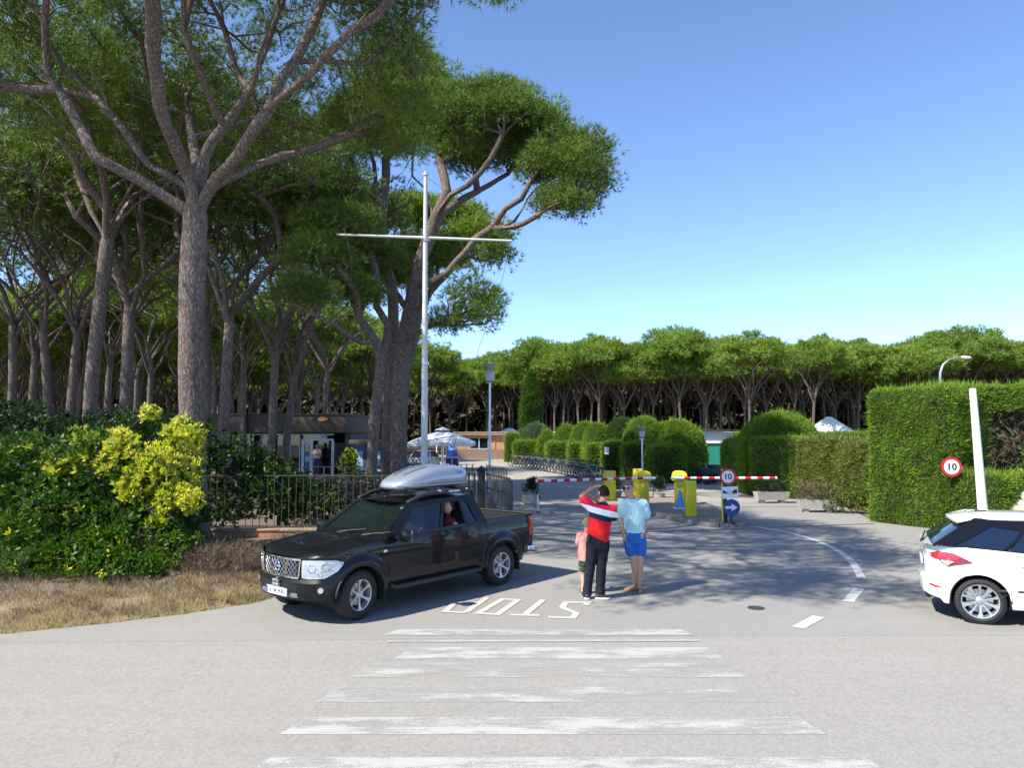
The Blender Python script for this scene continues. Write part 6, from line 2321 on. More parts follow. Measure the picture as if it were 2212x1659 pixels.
# people sitting inside, dimly seen
def sitter(nm, x, y, z, shirt, skin_, label, hair=(.03, .02, .015)):
    root = empty('person', truck.matrix_world @ Vector((0, 0, 0)), 0, label, 'person')
    root.matrix_world = TM @ Matrix.Translation((x, y, z))
    mb = MB()
    mb.lathe([(.02, 0), (.15, .02), (.19, .2), (.20, .38), (.15, .50), (.055, .54), (.05, .60), (.001, .61)], (0, 0, 0), 'Z', 18)
    t_ = mb.build('torso', pm('shirt_' + nm, shirt, .8), root, 60)
    t_.scale = (.75, 1, 1)
    mb = MB(); mb.lathe([(.001, .57), (.05, .60), (.085, .66), (.098, .73), (.090, .80), (.055, .845), (.001, .86)], (.01, 0, 0), 'Z', 18)
    mb.lathe([(.001, 0), (.016, .01), (.001, .03)], (.11, 0, .70), 'Z', 6)
    h_ = mb.build('head', M[skin_], root, 60)
    mb = MB(); mb.lathe([(.001, .875), (.07, .855), (.105, .79), (.105, .72), (.08, .68)], (-.015, 0, 0), 'Z', 18)
    mb.build('hair', pm('hair_' + nm, hair, .8), root, 60)
    for s_ in (-1, 1):
        mb = MB(); mb.tube([(.0, s_ * .19, .43), (.10, s_ * .23, .25), (.28, s_ * .17, .20), (.40, s_ * .14, .30)], [.05, .045, .036, .03], 10)
        mb.build('arm', M[skin_], root, 60)
    return root
sitter('driver', .02, .38, .86, (.10, .12, .14), 'skin_fair', 'driver faintly seen through the front side window of the pickup', (.2, .14, .08))
sitter('back', -.62, .50, .80, (.16, .01, .012), 'skin_fair', 'child in dark red looking out of the open rear window of the pickup', (.05, .02, .015))
# seams, handles, lamps
sd = 1
L_ = lambda x: S.l_of_x(x, 1)
Lr = lambda x: S.l_of_x(x, -1)
for s_, LL in ((1, L_), (-1, Lr)):
    mb = MB()
    for pts in ([(LL(1.05), 1.13), (LL(1.06), .9), (LL(1.04), .46)], [(LL(-.05), 1.18), (LL(-.07), .9), (LL(-.05), .44)], [(LL(-1.0), 1.18), (LL(-1.03), .95), (LL(-1.08), .75), (LL(-.92), .44)], [(LL(-1.19), 1.23), (LL(-1.19), .47)], [(LL(-.9), .445), (LL(1.0), .445)],
                [(LL(1.1), 1.12), (LL(1.6), 1.09), (LL(2.05), .99)]):
        S.seam(mb, pts, .0045, .000)
    mb.build('door_seam', M['dark_void'], truck)
    for x in (.17, -.83):
        mb = MB(); l0 = LL(x)
        l1 = l0 + (.17 if LL(x + .1) > l0 else -.17)
        mb.tube([S.map(l0, 1.045, .0), S.map(l0 + (l1 - l0) * .15, 1.045, .035), S.map(l0 + (l1 - l0) * .85, 1.045, .035), S.map(l1, 1.045, 0)], .014, 8)
        mb.build('door_handle', M['black_plastic'], truck, 60)
    mb = MB(); l0 = LL(1.09); sg = 1 if LL(1.2) > l0 else -1
    S.decal(mb, round_poly([(l0, .965), (l0 + sg * .07, .965), (l0 + sg * .07, 1.0), (l0, 1.0)], .012), .008)
    mb.build('side_indicator', M['plate_white'], truck, 40)
    # step bar
    mb = MB(); mb.tube([(1.02, s_ * .86, .43), (.95, s_ * .97, .40), (-.95, s_ * .97, .40), (-1.02, s_ * .86, .43)], [.03, .045, .045, .03], 10)
    mb.build('step_bar', M['steel'] if False else M['black_plastic'], truck, 60)
    # mud flap
    mb = MB(); mb.box((1.13, s_ * .80, .36), (.02, .22, .30), bev=.005); mb.box((-2.08, s_ * .80, .38), (.02, .24, .32), bev=.005); mb.build('mud_flap', M['rubber'], truck, 40)
    # tail lamp wraps round the rear corner
    lt = LL(-2.40)
    s2 = -1 if LL(-2.3) > lt else 1
    mb = MB(); S.decal(mb, [(lt - s2 * .02, .86), (lt + s2 * .20, .80), (lt + s2 * .24, 1.0), (lt + s2 * .22, 1.19), (lt + s2 * .04, 1.21), (lt - s2 * .015, 1.05)], .012, .03)
    mb.build('tail_lamp', M['lamp_red'], truck, 40)
    # mirror
    mb = MB(); mb.box((.86, s_ * 1.06, 1.20), (.13, .24, .19), rz=s_ * -.15, bev=.05); mb.box((.90, s_ * .93, 1.15), (.07, .14, .05), bev=.02); mb.build('mirror', M['truck_black'], truck, 40)
    mb = MB(); mb.box((.795, s_ * 1.06, 1.205), (.012, .19, .15), rz=s_ * -.15, bev=.005); mb.build('mirror_glass', M['chrome'], truck, 40)
    # head lamp
    lh = LL(1.90)
    s3 = 1 if LL(1.8) < lh else -1
    li = min((LLn * k / 1000 for k in range(1001)), key=lambda l: abs(S.at(l)[0].y - s_ * .485) + (9 if S.at(l)[0].x < 1 else 0))
    q4 = lambda t: lh + (li - lh) * t
    hp_ = [(lh, .915), (q4(.2), .955), (q4(.6), .96), (q4(1), .95), (q4(1.0), .69), (q4(.8), .68), (q4(.42), .70), (q4(.15), .80)]
    mb = MB(); S.decal(mb, round_poly(hp_, .02, 2), .010, .03); hl = mb.build('headlight', M['headlamp'], truck, 40)
    for q_, r_ in (((q4(.42), .865), .055), ((q4(.74), .835), .06), ((q4(.55), .76), .035)):
        c_ = S.map(q_[0], q_[1], .012)
        pn = S.at(q_[0])[1]
        ring = []
        tv = Vector((-pn.y, pn.x, 0))
        for k in range(17):
            a = 2 * math.pi * k / 16
            ring.append(c_ + tv * r_ * math.cos(a) + Vector((0, 0, r_ * math.sin(a))))
        mb = MB(); mb.tube(ring, .006, 5, False); mb.build('lamp_ring', M['chrome'], hl, 60)
    # fog lamp and its dark pocket
    lf = LL(2.10)
    mb = MB(); S.decal(mb, round_poly([(lf + s3 * .03, .46), (lf + s3 * .20, .46), (lf + s3 * .20, .60), (lf + s3 * .03, .60)], .05), .004); fg = mb.build('fog_lamp', M['dark_void'], truck, 40)
    c_ = S.map(lf + s3 * .13, .53, .012); pn = S.at(lf + s3 * .13)[1]
    mb = MB(); mb.tube([c_ - pn.to_3d() * .03, c_ + pn.to_3d() * .01], .042, 16); mb.build('lens', M['headlamp'], fg, 60)
# front: grille, badge, bumper opening, plate
Lc = S.l_of_x(2.485, 1)
Lm = LLn / 2
pf, _ = S.at(Lm)
if pf.x < 0:
    Lm = 0.0
cen = None
best = 1e9
for k in range(1001):
    l = LLn * k / 1000
    p, _ = S.at(l)
    if p.x > 1 and abs(p.y) < best:
        best, cen = abs(p.y), l
sgn = 1 if S.at(cen + .1)[0].y > 0 else -1          # +arc = towards +y (left side)
U = lambda y: cen + sgn * y
mb = MB(); S.decal(mb, [(U(-.47), .955), (U(.47), .955), (U(.44), .68), (U(-.44), .68)], .004, .03); gr = mb.build('grille', M['dark_void'], truck, 40)
mb = MB()
for k in range(-7, 8):
    for sg2 in (-1, 1):
        a0, b0 = (k * .08, .70), (k * .08 + sg2 * .22, .94)
        pts = []
        for j in range(9):
            t = j / 8
            yy, zz = a0[0] + (b0[0] - a0[0]) * t, a0[1] + (b0[1] - a0[1]) * t
            if abs(yy) < .42:
                pts.append(S.map(U(yy), zz, .014))
        if len(pts) > 1:
            mb.tube(pts, .0045, 4)
mb.build('grille_mesh', M['chrome'], gr, 40)
mb = MB()
for pts in ([(-.47, .955), (.47, .955)], [(-.44, .685), (.44, .685)], [(-.47, .955), (-.44, .685)], [(.47, .955), (.44, .685)]):
    S.decal(mb, [(U(pts[0][0] - .012), pts[0][1] - .014), (U(pts[1][0] - .012), pts[1][1] - .014), (U(pts[1][0] + .012), pts[1][1] + .014), (U(pts[0][0] + .012), pts[0][1] + .014)], .022, .03)
for s_ in (-1, 1):
    S.decal(mb, [(U(s_ * .13), .685), (U(s_ * .175), .685), (U(s_ * .255), .955), (U(s_ * .205), .955)], .026, .03)
mb.build('grille_frame', M['chrome'], gr, 40)
c_ = S.map(cen, .83, .035)
mb = MB()
ring = [c_ + Vector((0, .065 * math.cos(2 * math.pi * k / 20), .065 * math.sin(2 * math.pi * k / 20))) for k in range(21)]
mb.tube(ring, .010, 6, False); mb.box(tuple(c_ + Vector((.004, 0, 0))), (.016, .17, .03), bev=.005); mb.build('badge', M['chrome'], gr, 60)
mb = MB(); S.decal(mb, round_poly([(U(-.40), .42), (U(.40), .42), (U(.46), .60), (U(-.46), .60)], .04), .004); mb.build('bumper_opening', M['dark_void'], truck, 40)
mb = MB(); S.decal(mb, round_poly([(U(-.46), .40), (U(.46), .40), (U(.44), .465), (U(-.44), .465)], .02), .02, .04); mb.build('bumper_bar', pm('bumper_grey', (.16, .16, .165), .5), truck, 40)
mb = MB(); mb.box((2.452, .05, .475), (.014, .52, .115), bev=.003); pl = mb.build('number_plate', M['plate_white'], truck, 40)
mb = MB(); mb.box((2.4605, .05 - .24, .475), (.003, .035, .108)); mb.build('plate_band', M['plate_blue'], pl)
FR = Matrix.Rotation(math.pi / 2, 4, 'Z') @ UP        # lettering that faces +x
text_mesh('lettering', '3194 PHN', .100, 'sign_black', pl, Matrix.Translation((2.461, .07, .472)) @ FR, .001, .0012, .92)
# tow hitch ball holder seen above the plate
mb = MB(); mb.box((2.42, .02, .56), (.10, .16, .05), bev=.01); mb.tube([(2.45, .06, .57), (2.45, .06, .64), (2.46, .06, .665)], [.02, .018, .026], 10); mb.tube([(2.45, -.03, .57), (2.45, -.03, .63)], .018, 10); mb.tube([(2.45, -.06, .63), (2.45, .1, .62)], .015, 8)
mb.build('winch_hook', M['steel'], truck, 50)
# rear bumper
mb = MB(); mb.tube([(-2.30, .89, .60), (-2.58, .90, .56), (-2.70, .70, .53), (-2.72, 0, .52), (-2.70, -.70, .53), (-2.58, -.90, .56), (-2.30, -.89, .60)], .06, 10); mb.build('rear_bumper', M['chrome'], truck, 60)
# wipers and aerial
for y in (.42, -.18):
    mb = MB(); mb.tube([(1.23, y, 1.19), (1.11, y + .25, 1.24), (1.09, y + .38, 1.245)], .008, 5); mb.tube([(1.19, y + .02, 1.21), (1.05, y + .52, 1.27)], .006, 5); mb.build('wiper', M['black_plastic'], truck)
mb = MB(); mb.tube([(.36, 0, 1.74), (.16, 0, 1.93)], .005, 5); mb.box((.36, 0, 1.735), (.06, .05, .03), bev=.01); mb.build('aerial', M['black_plastic'], truck)
# roof rails with the lettering
for s_ in (1, -1):
    mb = MB(); y = s_ * (RW - .03)
    mb.tube([(.38, y, 1.69), (.18, y, 1.76), (-.02, y, 1.79), (-.95, y, 1.80), (-1.08, y, 1.77), (-1.12, y, 1.67)], [.030, .036, .040, .040, .036, .03], 10)
    mb.box((.37, y, 1.70), (.16, .08, .05), ry=.35, bev=.015)
    rl = mb.build('roof_rail', M['black_plastic'], truck, 50)
    mb = MB(); mb.box((-.62, y + s_ * .036, 1.80), (.56, .012, .05), bev=.004); mb.build('rail_plate', M['black_plastic'], rl, 40)
    MM = Matrix.Translation((-.60, y + s_ * .044, 1.80)) @ (Matrix.Rotation(math.pi, 4, 'Z') if s_ > 0 else Matrix.Identity(4)) @ UP
    text_mesh('lettering', 'NAVARA', .052, 'plate_white', rl, MM, .0015, .001, 1.3)
for x in (-.25, -.90):
    mb = MB(); mb.tube([(x, -.70, 1.825), (x, .70, 1.825)], .018, 8); mb.build('cross_bar', M['steel'], truck, 60)
# wheels
for ax in AX:
    for s_ in (1, -1):
        w_ = make_wheel('wheel', WR, .25, .222, 6, 'star', truck, (ax, s_ * .79, WR), s_)
        if ax > 0:
            w_.rotation_euler = (0, 0, (math.pi if s_ < 0 else 0) + R(9))
# silver roof box: its own thing lying on the bars
rb = empty('roof_box', (0, 0, 0), 0, 'silver streamlined roof box strapped on top of the black pickup', 'roof box')
rb.matrix_world = TM @ Matrix.Translation((-.33, .17, 1.85)) @ Matrix.Diagonal((.79, 1.0, 1.10, 1))
def boxsec(x, w, z0, z1, n=20):
    row = []
    for k in range(n):
        a = 2 * math.pi * k / n
        c_, s_ = math.cos(a), math.sin(a)
        y = w * (abs(c_) ** .55) * (1 if c_ >= 0 else -1)
        z = (z0 + z1) / 2 + (z1 - z0) / 2 * (abs(s_) ** .6) * (1 if s_ >= 0 else -1)
        row.append((x, y * (1 - .12 * max(0, (z - z0) / max(.01, z1 - z0) - .35)), z))
    return row
secs = [(1.02, .12, .045, .075), (1.00, .20, .02, .11), (.90, .31, .0, .16), (.70, .385, 0, .225), (.40, .42, 0, .30), (.05, .43, 0, .355), (-.35, .43, 0, .375), (-.72, .425, 0, .36), (-.90, .40, 0, .33), (-.96, .34, .02, .28), (-.975, .2, .06, .22)]
mb = MB(); rws = [boxsec(*q) for q in secs]; mb.grid(rws, True); mb.add(rws[0], [tuple(range(20))]); mb.add(rws[-1], [tuple(range(20))])
mb.build('shell', M['box_silver'], rb, 50)
mb = MB()
for s_ in (1, -1):
    pts = [(q[0], s_ * (q[1] + .004), .075) for q in secs[1:-1]]
    mb.tube(pts, .011, 6)
mb.build('lid_rim', M['box_silver'], rb, 60)
for x in (.35, -.55):
    mb = MB(); mb.box((x, 0, .0), (.10, .80, .03), bev=.01); mb.build('clamp', M['black_plastic'], rb, 40)
mb = MB(); mb.box((.86, .335, .035), (.11, .02, .025), rz=-.35, bev=.006); mb.build('lock', M['black_plastic'], rb, 40)
for s_ in (-1, 1):
    mb = MB(); mb.tube([(.75, s_ * .12, .245), (.2, s_ * .16, .348), (-.6, s_ * .16, .375)], .012, 6); mb.build('lid_ridge', M['box_silver'], rb, 60)
text_mesh('lettering', 'thule', .055, 'poster_blue', rb, Matrix.Translation((-.62, .425, .25)) @ Matrix.Rotation(math.pi, 4, 'Z') @ Matrix.Rotation(R(-12), 4, 'X') @ UP, .001)

# ---------------- white hatchback, cut by the right edge
Wc = G(2120, 1351)
CA = R(-26)
car = empty('white_hatchback', (Wc.x + 1.285 * math.cos(CA) - .84 * math.sin(CA), Wc.y + 1.285 * math.sin(CA) + .84 * math.cos(CA), .006), CA, 'white five-door hatchback driving off at the right edge of the picture', 'car')
CWB = 2.57
CAX = (CWB / 2, -CWB / 2)
CR = .315
def c_zb(x, y):
    z = .24
    if x < -1.75: z = .30 + (-1.75 - x) * .25
    if x > 1.8: z = .22
    for ax in CAX:
        r_ = .365
        if abs(x - ax) < r_ and abs(y) > .4:
            z = max(z, CR + .01 + math.sqrt(r_ * r_ - (x - ax) ** 2))
    return z
def c_zt(x, y):
    return float(np.interp(x, [-2.0, -1.75, -1.2, 0, .95, 1.5, 1.9, 2.15], [1.06, 1.055, 1.035, .97, .93, .88, .78, .66]))
def c_prof(z):
    return float(np.interp(z, [.2, .30, .48, .62, .80, .95, 1.06], [.06, .02, .0, .004, .02, .035, .065]))
def c_flare(x, y, z):
    f = 0
    if abs(y) > .45:
        for ax in CAX:
            r_ = math.hypot(x - ax, z - CR)
            if r_ < .50:
                f = max(f, .022 * (1 - max(0, (r_ - .38) / .12)))
        # pressed line along the doors
        f += .010 * math.exp(-((z - (.78 - .03 * x)) / .05) ** 2)
    if x < -1.7 and z < .60:
        f += .05 * min(1, (-1.7 - x) / .2) * min(1, (.60 - z) / .05)
    return f
plan = [(-1.955, 0), (-1.95, -.25), (-1.93, -.45), (-1.88, -.62), (-1.80, -.73), (-1.66, -.80), (-1.5, -.835)] + [(x, -.862) for x in np.arange(-1.38, 1.30, .06)] + \
       [(1.40, -.85), (1.6, -.82), (1.78, -.76), (1.92, -.66), (2.02, -.50), (2.07, -.30), (2.09, 0)]
full = ([Vector(p) for p in plan] + [Vector((p[0], -p[1])) for p in plan[::-1][1:]])[::-1]
S2 = Strip(full, c_zb, c_zt, c_prof, c_flare)
p_, n_ = S2.at(S2.L[-1] * .25)
if n_.dot(p_) < 0:
    S2 = Strip(full[::-1], c_zb, c_zt, c_prof, c_flare)
mb = MB()
skin(mb, S2, [S2.L[-1] * k / 300 for k in range(301)], 15)
hr = []
for x in list(np.linspace(.90, 2.0, 12)):
    a, b = S2.l_of_x(x, -1), S2.l_of_x(x, 1)
    a, b = S2.map(a, c_zt(x, 0)), S2.map(b, c_zt(x, 0))
    hr.append([tuple(a.lerp(b, k / 12) + Vector((.06 * (1 - (k / 6 - 1) ** 2) * (x > 1.8), 0, .05 * (1 - abs(k / 6 - 1) ** 2.4)))) for k in range(13)])
mb.grid(hr)
# shelf under the rear glass
mb.grid([[(-1.99 + .10 * abs(e) ** 3 + .0, e * .70, 1.055) for e in np.linspace(-1, 1, 9)], [(-1.80, e * .80, 1.06) for e in np.linspace(-1, 1, 9)]])
mb.build('body', M['car_white'], car, 30)
mb = MB(); mb.box((0, 0, .30), (1.8, 1.5, .14)); mb.box((-1.55, 0, .42), (.6, 1.3, .2)); mb.box((0, 0, .32), (3.4, .7, .18)); mb.box((1.55, 0, .40), (.7, 1.2, .25)); mb.build('underside', M['dark_void'], car)
for ax in CAX:
    for s_ in (-1, 1):
        mb = MB()
        rr_ = []
        for k in range(17):
            a = math.pi * (k / 16 * 1.14 - .07)
            rr_.append([(ax + .362 * math.cos(a), s_ * .50, CR + .362 * math.sin(a)), (ax + .362 * math.cos(a), s_ * .845, CR + .362 * math.sin(a))])
        mb.grid(rr_)
        mb.add([(ax - .37, s_ * .5, .2), (ax + .37, s_ * .5, .2), (ax + .37, s_ * .5, .70), (ax - .37, s_ * .5, .70)], [(0, 1, 2, 3)])
        mb.build('wheel_well', M['dark_void'], car, 60)
bz = lambda x: c_zt(x, 0) - .005
cw = .80
RWc = .575
rb_x, rt_x, ft_x, fb_x = -1.86, -1.30, .25, .98
rz_, fz_ = 1.44, 1.43
for s_ in (1, -1):
    A, B = V3(rb_x + .02, s_ * (cw - .04), bz(rb_x)), V3(fb_x, s_ * cw, bz(fb_x))
    D, Cc = V3(rt_x, s_ * RWc, rz_), V3(ft_x, s_ * RWc, fz_)
    if s_ < 0:
        A, B, Cc, D = B, A, D, Cc
    flip = (lambda p: p) if s_ > 0 else (lambda p: (1 - p[0], p[1]))
    w1 = [(.10, .04), (.335, .035), (.35, .45), (.40, .62), (.38, .74), (.20, .80), (.105, .45)]   # quarter light
    w1 = [(.085, .04), (.30, .035), (.375, .70), (.17, .78)]
    w2 = [(.315, .035), (.60, .04), (.585, .86), (.41, .86)]
    w3 = [(.625, .04), (.925, .05), (.90, .55), (.84, .86), (.61, .86)]
    holes = [round_poly([flip(p) for p in w_], .02) for w_ in (w1, w2, w3)]
    mb = MB(); patch_sheet(mb, A, B, Cc, D, holes, .035, .03); mb.build('cabin_side', M['gloss_black'], car, 30)
    for nm, h_ in zip(('quarter_window', 'rear_side_window', 'front_side_window'), holes):
        mb = MB(); patch_pane(mb, A, B, Cc, D, h_, .035, .004); mb.build(nm, M['tint_glass'], car)
    mb = MB()
    nA = (B - A).cross(D - A).normalized()
    tr_ = [flip(p) for p in ((.325, .02), (.40, .85), (.44, .895), (.60, .90), (.84, .90), (.92, .60))]
    mb.tube([patch_pt(A, B, Cc, D, p[0], p[1], .035, nA) for p in tr_], .010, 5)
    tr_ = [flip(p) for p in ((.44, .03), (.425, .86))]
    mb.tube([patch_pt(A, B, Cc, D, p[0], p[1], .035, nA) + nA * .004 for p in tr_], .009, 5)
    tr_ = [flip(p) for p in ((.61, .03), (.60, .88))]
    mb.tube([patch_pt(A, B, Cc, D, p[0], p[1], .035, nA) + nA * .004 for p in tr_], .022, 5)
    tr_ = [flip(p) for p in ((.06, .015), (.93, .02))]
    mb.tube([patch_pt(A, B, Cc, D, tr_[0][0] + (tr_[1][0] - tr_[0][0]) * k / 12, .015, .035, nA) for k in range(13)], .010, 5)
    mb.build('window_trim', M['black_plastic'], car, 60)
A, B, Cc, D = V3(rb_x + .02, -(cw - .04), bz(rb_x)), V3(rb_x + .02, cw - .04, bz(rb_x)), V3(rt_x, RWc, rz_), V3(rt_x, -RWc, rz_)
A, B, Cc, D = B, A, D, Cc
A, B, Cc, D = V3(rb_x + .02, cw - .04, bz(rb_x)), V3(rb_x + .02, -(cw - .04), bz(rb_x)), V3(rt_x, -RWc, rz_), V3(rt_x, RWc, rz_)
nrm_ = (B - A).cross(D - A)
if nrm_.x > 0:
    A, B, Cc, D = B, A, D, Cc
rg = round_poly([(.02, .03), (.98, .03), (.97, .93), (.03, .93)], .02)
mb = MB(); patch_sheet(mb, A, B, Cc, D, [rg], .05, .03); mb.build('tailgate_frame', M['black_plastic'], car, 40)
mb = MB(); patch_pane(mb, A, B, Cc, D, rg, .05, -.004); mb.build('rear_window', M['tint_glass'], car)
A, B, Cc, D = V3(fb_x, cw, bz(fb_x)), V3(fb_x, -cw, bz(fb_x)), V3(ft_x, -RWc, fz_), V3(ft_x, RWc, fz_)
mb = MB(); patch_sheet(mb, A, B, Cc, D, [round_poly([(.05, .04), (.95, .04), (.95, .95), (.05, .95)], .02)], .14, .03); mb.build('windscreen_frame', M['car_white'], car, 40)
mb = MB(); patch_pane(mb, A, B, Cc, D, round_poly([(.05, .04), (.95, .04), (.95, .95), (.05, .95)], .02), .14, .008); mb.build('windscreen', M['windscreen'], car)
rr = []
for k in range(15):
    u = k / 14
    x = ft_x + (rt_x - ft_x) * u
    z = fz_ + (rz_ - fz_) * u + .035 * math.sin(math.pi * u)
    rr.append([(x + (.14 * (1 - e * e) * .6 * (1 - u) - .11 * (1 - e * e) * .6 * u), e * (RWc + .01), z + .045 * (1 - abs(e) ** 2.2) * (1 if 0 < k < 14 else .3)) for e in np.linspace(-1, 1, 13)])
mb = MB(); mb.grid(rr)
# roof spoiler
sp = [[(rt_x + .03 - .08 * (1 - e * e), e * (RWc + .012), rz_ + .012 + .030 * (1 - e * e)) for e in np.linspace(-1, 1, 13)], [(rt_x - .20 - .11 * (1 - e * e) , e * (RWc + .02), rz_ - .045 + .028 * (1 - e * e)) for e in np.linspace(-1, 1, 13)],
      [(rt_x - .20 - .10 * (1 - e * e) , e * (RWc + .015), rz_ - .075 + .022 * (1 - e * e)) for e in np.linspace(-1, 1, 13)], [(rt_x - .02 - .08 * (1 - e * e), e * (RWc + .0), rz_ - .03) for e in np.linspace(-1, 1, 13)]]
mb.grid(sp)
mb.build('roof', M['car_white'], car, 40)
mb = MB()
for s_ in (-1, 1):
    mb.tube([(fb_x, s_ * cw, bz(fb_x)), (ft_x, s_ * RWc, fz_), (-.5, s_ * (RWc + .01), fz_ + .03), (rt_x, s_ * RWc, rz_), (rt_x - .2, s_ * (RWc + .018), rz_ - .055)], [.02, .024, .024, .024, .02], 8)
mb.build('roof_edge', M['car_white'], car, 60)
mb = MB(); mb.box((rt_x + .15, 0, 1.50), (.16, .07, .03), bev=.012); mb.tube([(rt_x + .12, 0, 1.51), (rt_x - .08, 0, 1.66)], .005, 5); mb.build('aerial', M['black_plastic'], car, 40)
mb = MB(); mb.tube([(-1.95, -.30, 1.075), (-1.90, .12, 1.12), (-1.88, .3, 1.13)], .012, 6); mb.tube([(-1.97, -.38, 1.06), (-1.94, -.25, 1.08)], .02, 6); mb.build('rear_wiper', M['black_plastic'], car)
for s_ in (1, -1):
    LL = lambda x: S2.l_of_x(x, s_)
    l0 = LL(-1.90)
    s2 = 1 if LL(-1.7) > LL(-1.88) else -1
    lx = lambda v: LL(-1.62) + s2 * v
    mb = MB(); S2.decal(mb, round_poly([(lx(-.36), .925), (lx(-.20), .965), (lx(.02), .955), (lx(.27), .845), (lx(.03), .79), (lx(-.06), .755), (lx(-.18), .85), (lx(-.34), .87)], .02, 2), .010, .03, .03); tl = mb.build('tail_lamp', M['lamp_dark_red'], car, 40)
    mb = MB(); S2.decal(mb, round_poly([(lx(-.34), .915), (lx(-.20), .95), (lx(.0), .942), (lx(.13), .90), (lx(.04), .855), (lx(-.18), .858), (lx(-.33), .88)], .015, 2), .016, .01, .03); mb.build('brake_lens', M['lamp_red'], tl, 40)
    mb = MB(); S2.decal(mb, round_poly([(lx(-.15), .848), (lx(.03), .845), (lx(-.03), .80), (lx(-.06), .77)], .008, 2), .014, .01, .03); mb.build('reverse_lens', M['lamp_clear'], tl, 40)
    mb = MB(); S2.decal(mb, round_poly([(lx(-.32), .50), (lx(-.20), .485), (lx(-.11), .455), (lx(-.22), .455), (lx(-.30), .475)], .008, 2), .008, .02, .03); mb.build('reflector', M['lamp_red'], car, 40)
    mb = MB()
    for pts in ([(LL(-.02), .97), (LL(-.04), .6), (LL(-.02), .27)], [(LL(-1.0), 1.02), (LL(-1.02), .85), (LL(-.93), .62), (LL(-.90), .30)], [(LL(-1.52), .62), (lx(-.33), .64)]):
        S2.seam(mb, pts, .0035, .0)
    mb.build('panel_seam', pm('seam_grey', (.10, .10, .10), .8), car)
    mb = MB(); h0 = LL(-.82); dl = .20 * s2
    mb.tube([S2.map(h0, .86, .0), S2.map(h0 + dl * .2, .855, .028), S2.map(h0 + dl * .8, .855, .028), S2.map(h0 + dl, .865, 0)], .014, 8); mb.build('door_handle', M['car_white'], car, 60)
    mb = MB(); mb.box((-.62, s_ * .855, .50), (.9, .02, .035), ry=-.03, bev=.008); mb.build('side_moulding', M['black_plastic'], car, 40)
    mb = MB()
    pts = []
    for k in range(19):
        a = math.pi * k / 18
        pts.append((CAX[1] + .366 * math.cos(a), s_ * .862, CR + .01 + .366 * math.sin(a)))
    mb.tube(pts, .008, 5); mb.build('arch_edge', M['black_plastic'], car, 60)
    mb = MB(); mb.box((.78, s_ * .97, .99), (.12, .18, .13), bev=.04); mb.build('mirror', M['car_white'], car, 40)
    for ax in CAX:
        make_wheel('wheel', CR, .20, .222, 10, 'vane', car, (ax, s_ * .745, CR), s_)
rc_ = min(range(1001), key=lambda k: (S2.at(S2.L[-1] * k / 1000)[0].x > 0, abs(S2.at(S2.L[-1] * k / 1000)[0].y))) / 1000 * S2.L[-1]
if rc_ > S2.L[-1] * .99 or rc_ < S2.L[-1] * .01:
    mb = MB(); mb.box((-1.96, 0, .76), (.02, .52, .11), bev=.004); mb.build('number_plate', M['plate_white'], car, 40)
    mb = MB(); mb.box((-1.90, 0, .27), (.06, .9, .06), bev=.01); mb.build('rear_valance', M['black_plastic'], car, 40)
else:
    mb = MB(); S2.decal(mb, round_poly([(rc_ - .55, .31), (rc_ + .55, .31), (rc_ + .60, .43), (rc_ - .60, .43)], .03), .006); mb.build('rear_valance', M['black_plastic'], car, 40)
    mb = MB(); S2.decal(mb, [(rc_ - .26, .70), (rc_ + .26, .70), (rc_ + .26, .81), (rc_ - .26, .81)], .006); mb.build('number_plate', M['plate_white'], car, 40)
for (sx, sy) in ((.05, .34), (.05, -.34), (-.75, .34), (-.75, -.34)):
    mb = MB(); mb.box((sx, sy, .60), (.5, .48, .16), bev=.05); mb.box((sx - .25, sy, .90), (.14, .46, .55), ry=-.2, bev=.05); mb.box((sx - .33, sy, 1.22), (.09, .24, .15), bev=.04); mb.build('seat', M['seat_dark'], car, 40)
mb = MB(); mb.box((-1.2, 0, .9), (1.2, 1.4, .03)); mb.box((0, 0, .42), (2.2, 1.5, .03)); mb.build('cabin_floor', M['dark_void'], car)

# ---------------- small white car parked by the parasol
pc = empty('parked_car', at_px(914, 50), R(-100), 'small white car parked far back in front of the woods beside the mast', 'car')
mb = MB()
def csec(x, hw, z0, zb, zt, tw):
    return [(x, -hw, z0), (x, -hw - .02, z0 + .35), (x, -hw * .96, zb), (x, -tw, zt), (x, tw, zt), (x, hw * .96, zb), (x, hw + .02, z0 + .35), (x, hw, z0)]
mb.grid([csec(1.72, .55, .35, .60, .62, .5), csec(1.60, .72, .25, .74, .78, .62), csec(1.0, .79, .22, .86, .92, .66), csec(.72, .80, .22, .92, .96, .66), csec(.15, .80, .22, .95, 1.40, .54), csec(-.8, .80, .22, .97, 1.45, .54), csec(-1.3, .78, .25, .98, 1.38, .5), csec(-1.62, .68, .3, .95, .98, .55), csec(-1.7, .55, .35, .8, .82, .5)])
mb.build('body', M['car_white'], pc, 35)
mb = MB(); mb.add([(.735, -.66, .95), (.735, .66, .95), (.20, .53, 1.37), (.20, -.53, 1.37)], [(0, 1, 2, 3)]); mb.v = [(a + .012, b, c + .012) for a, b, c in mb.v]; mb.build('windscreen', M['tint_glass'], pc)
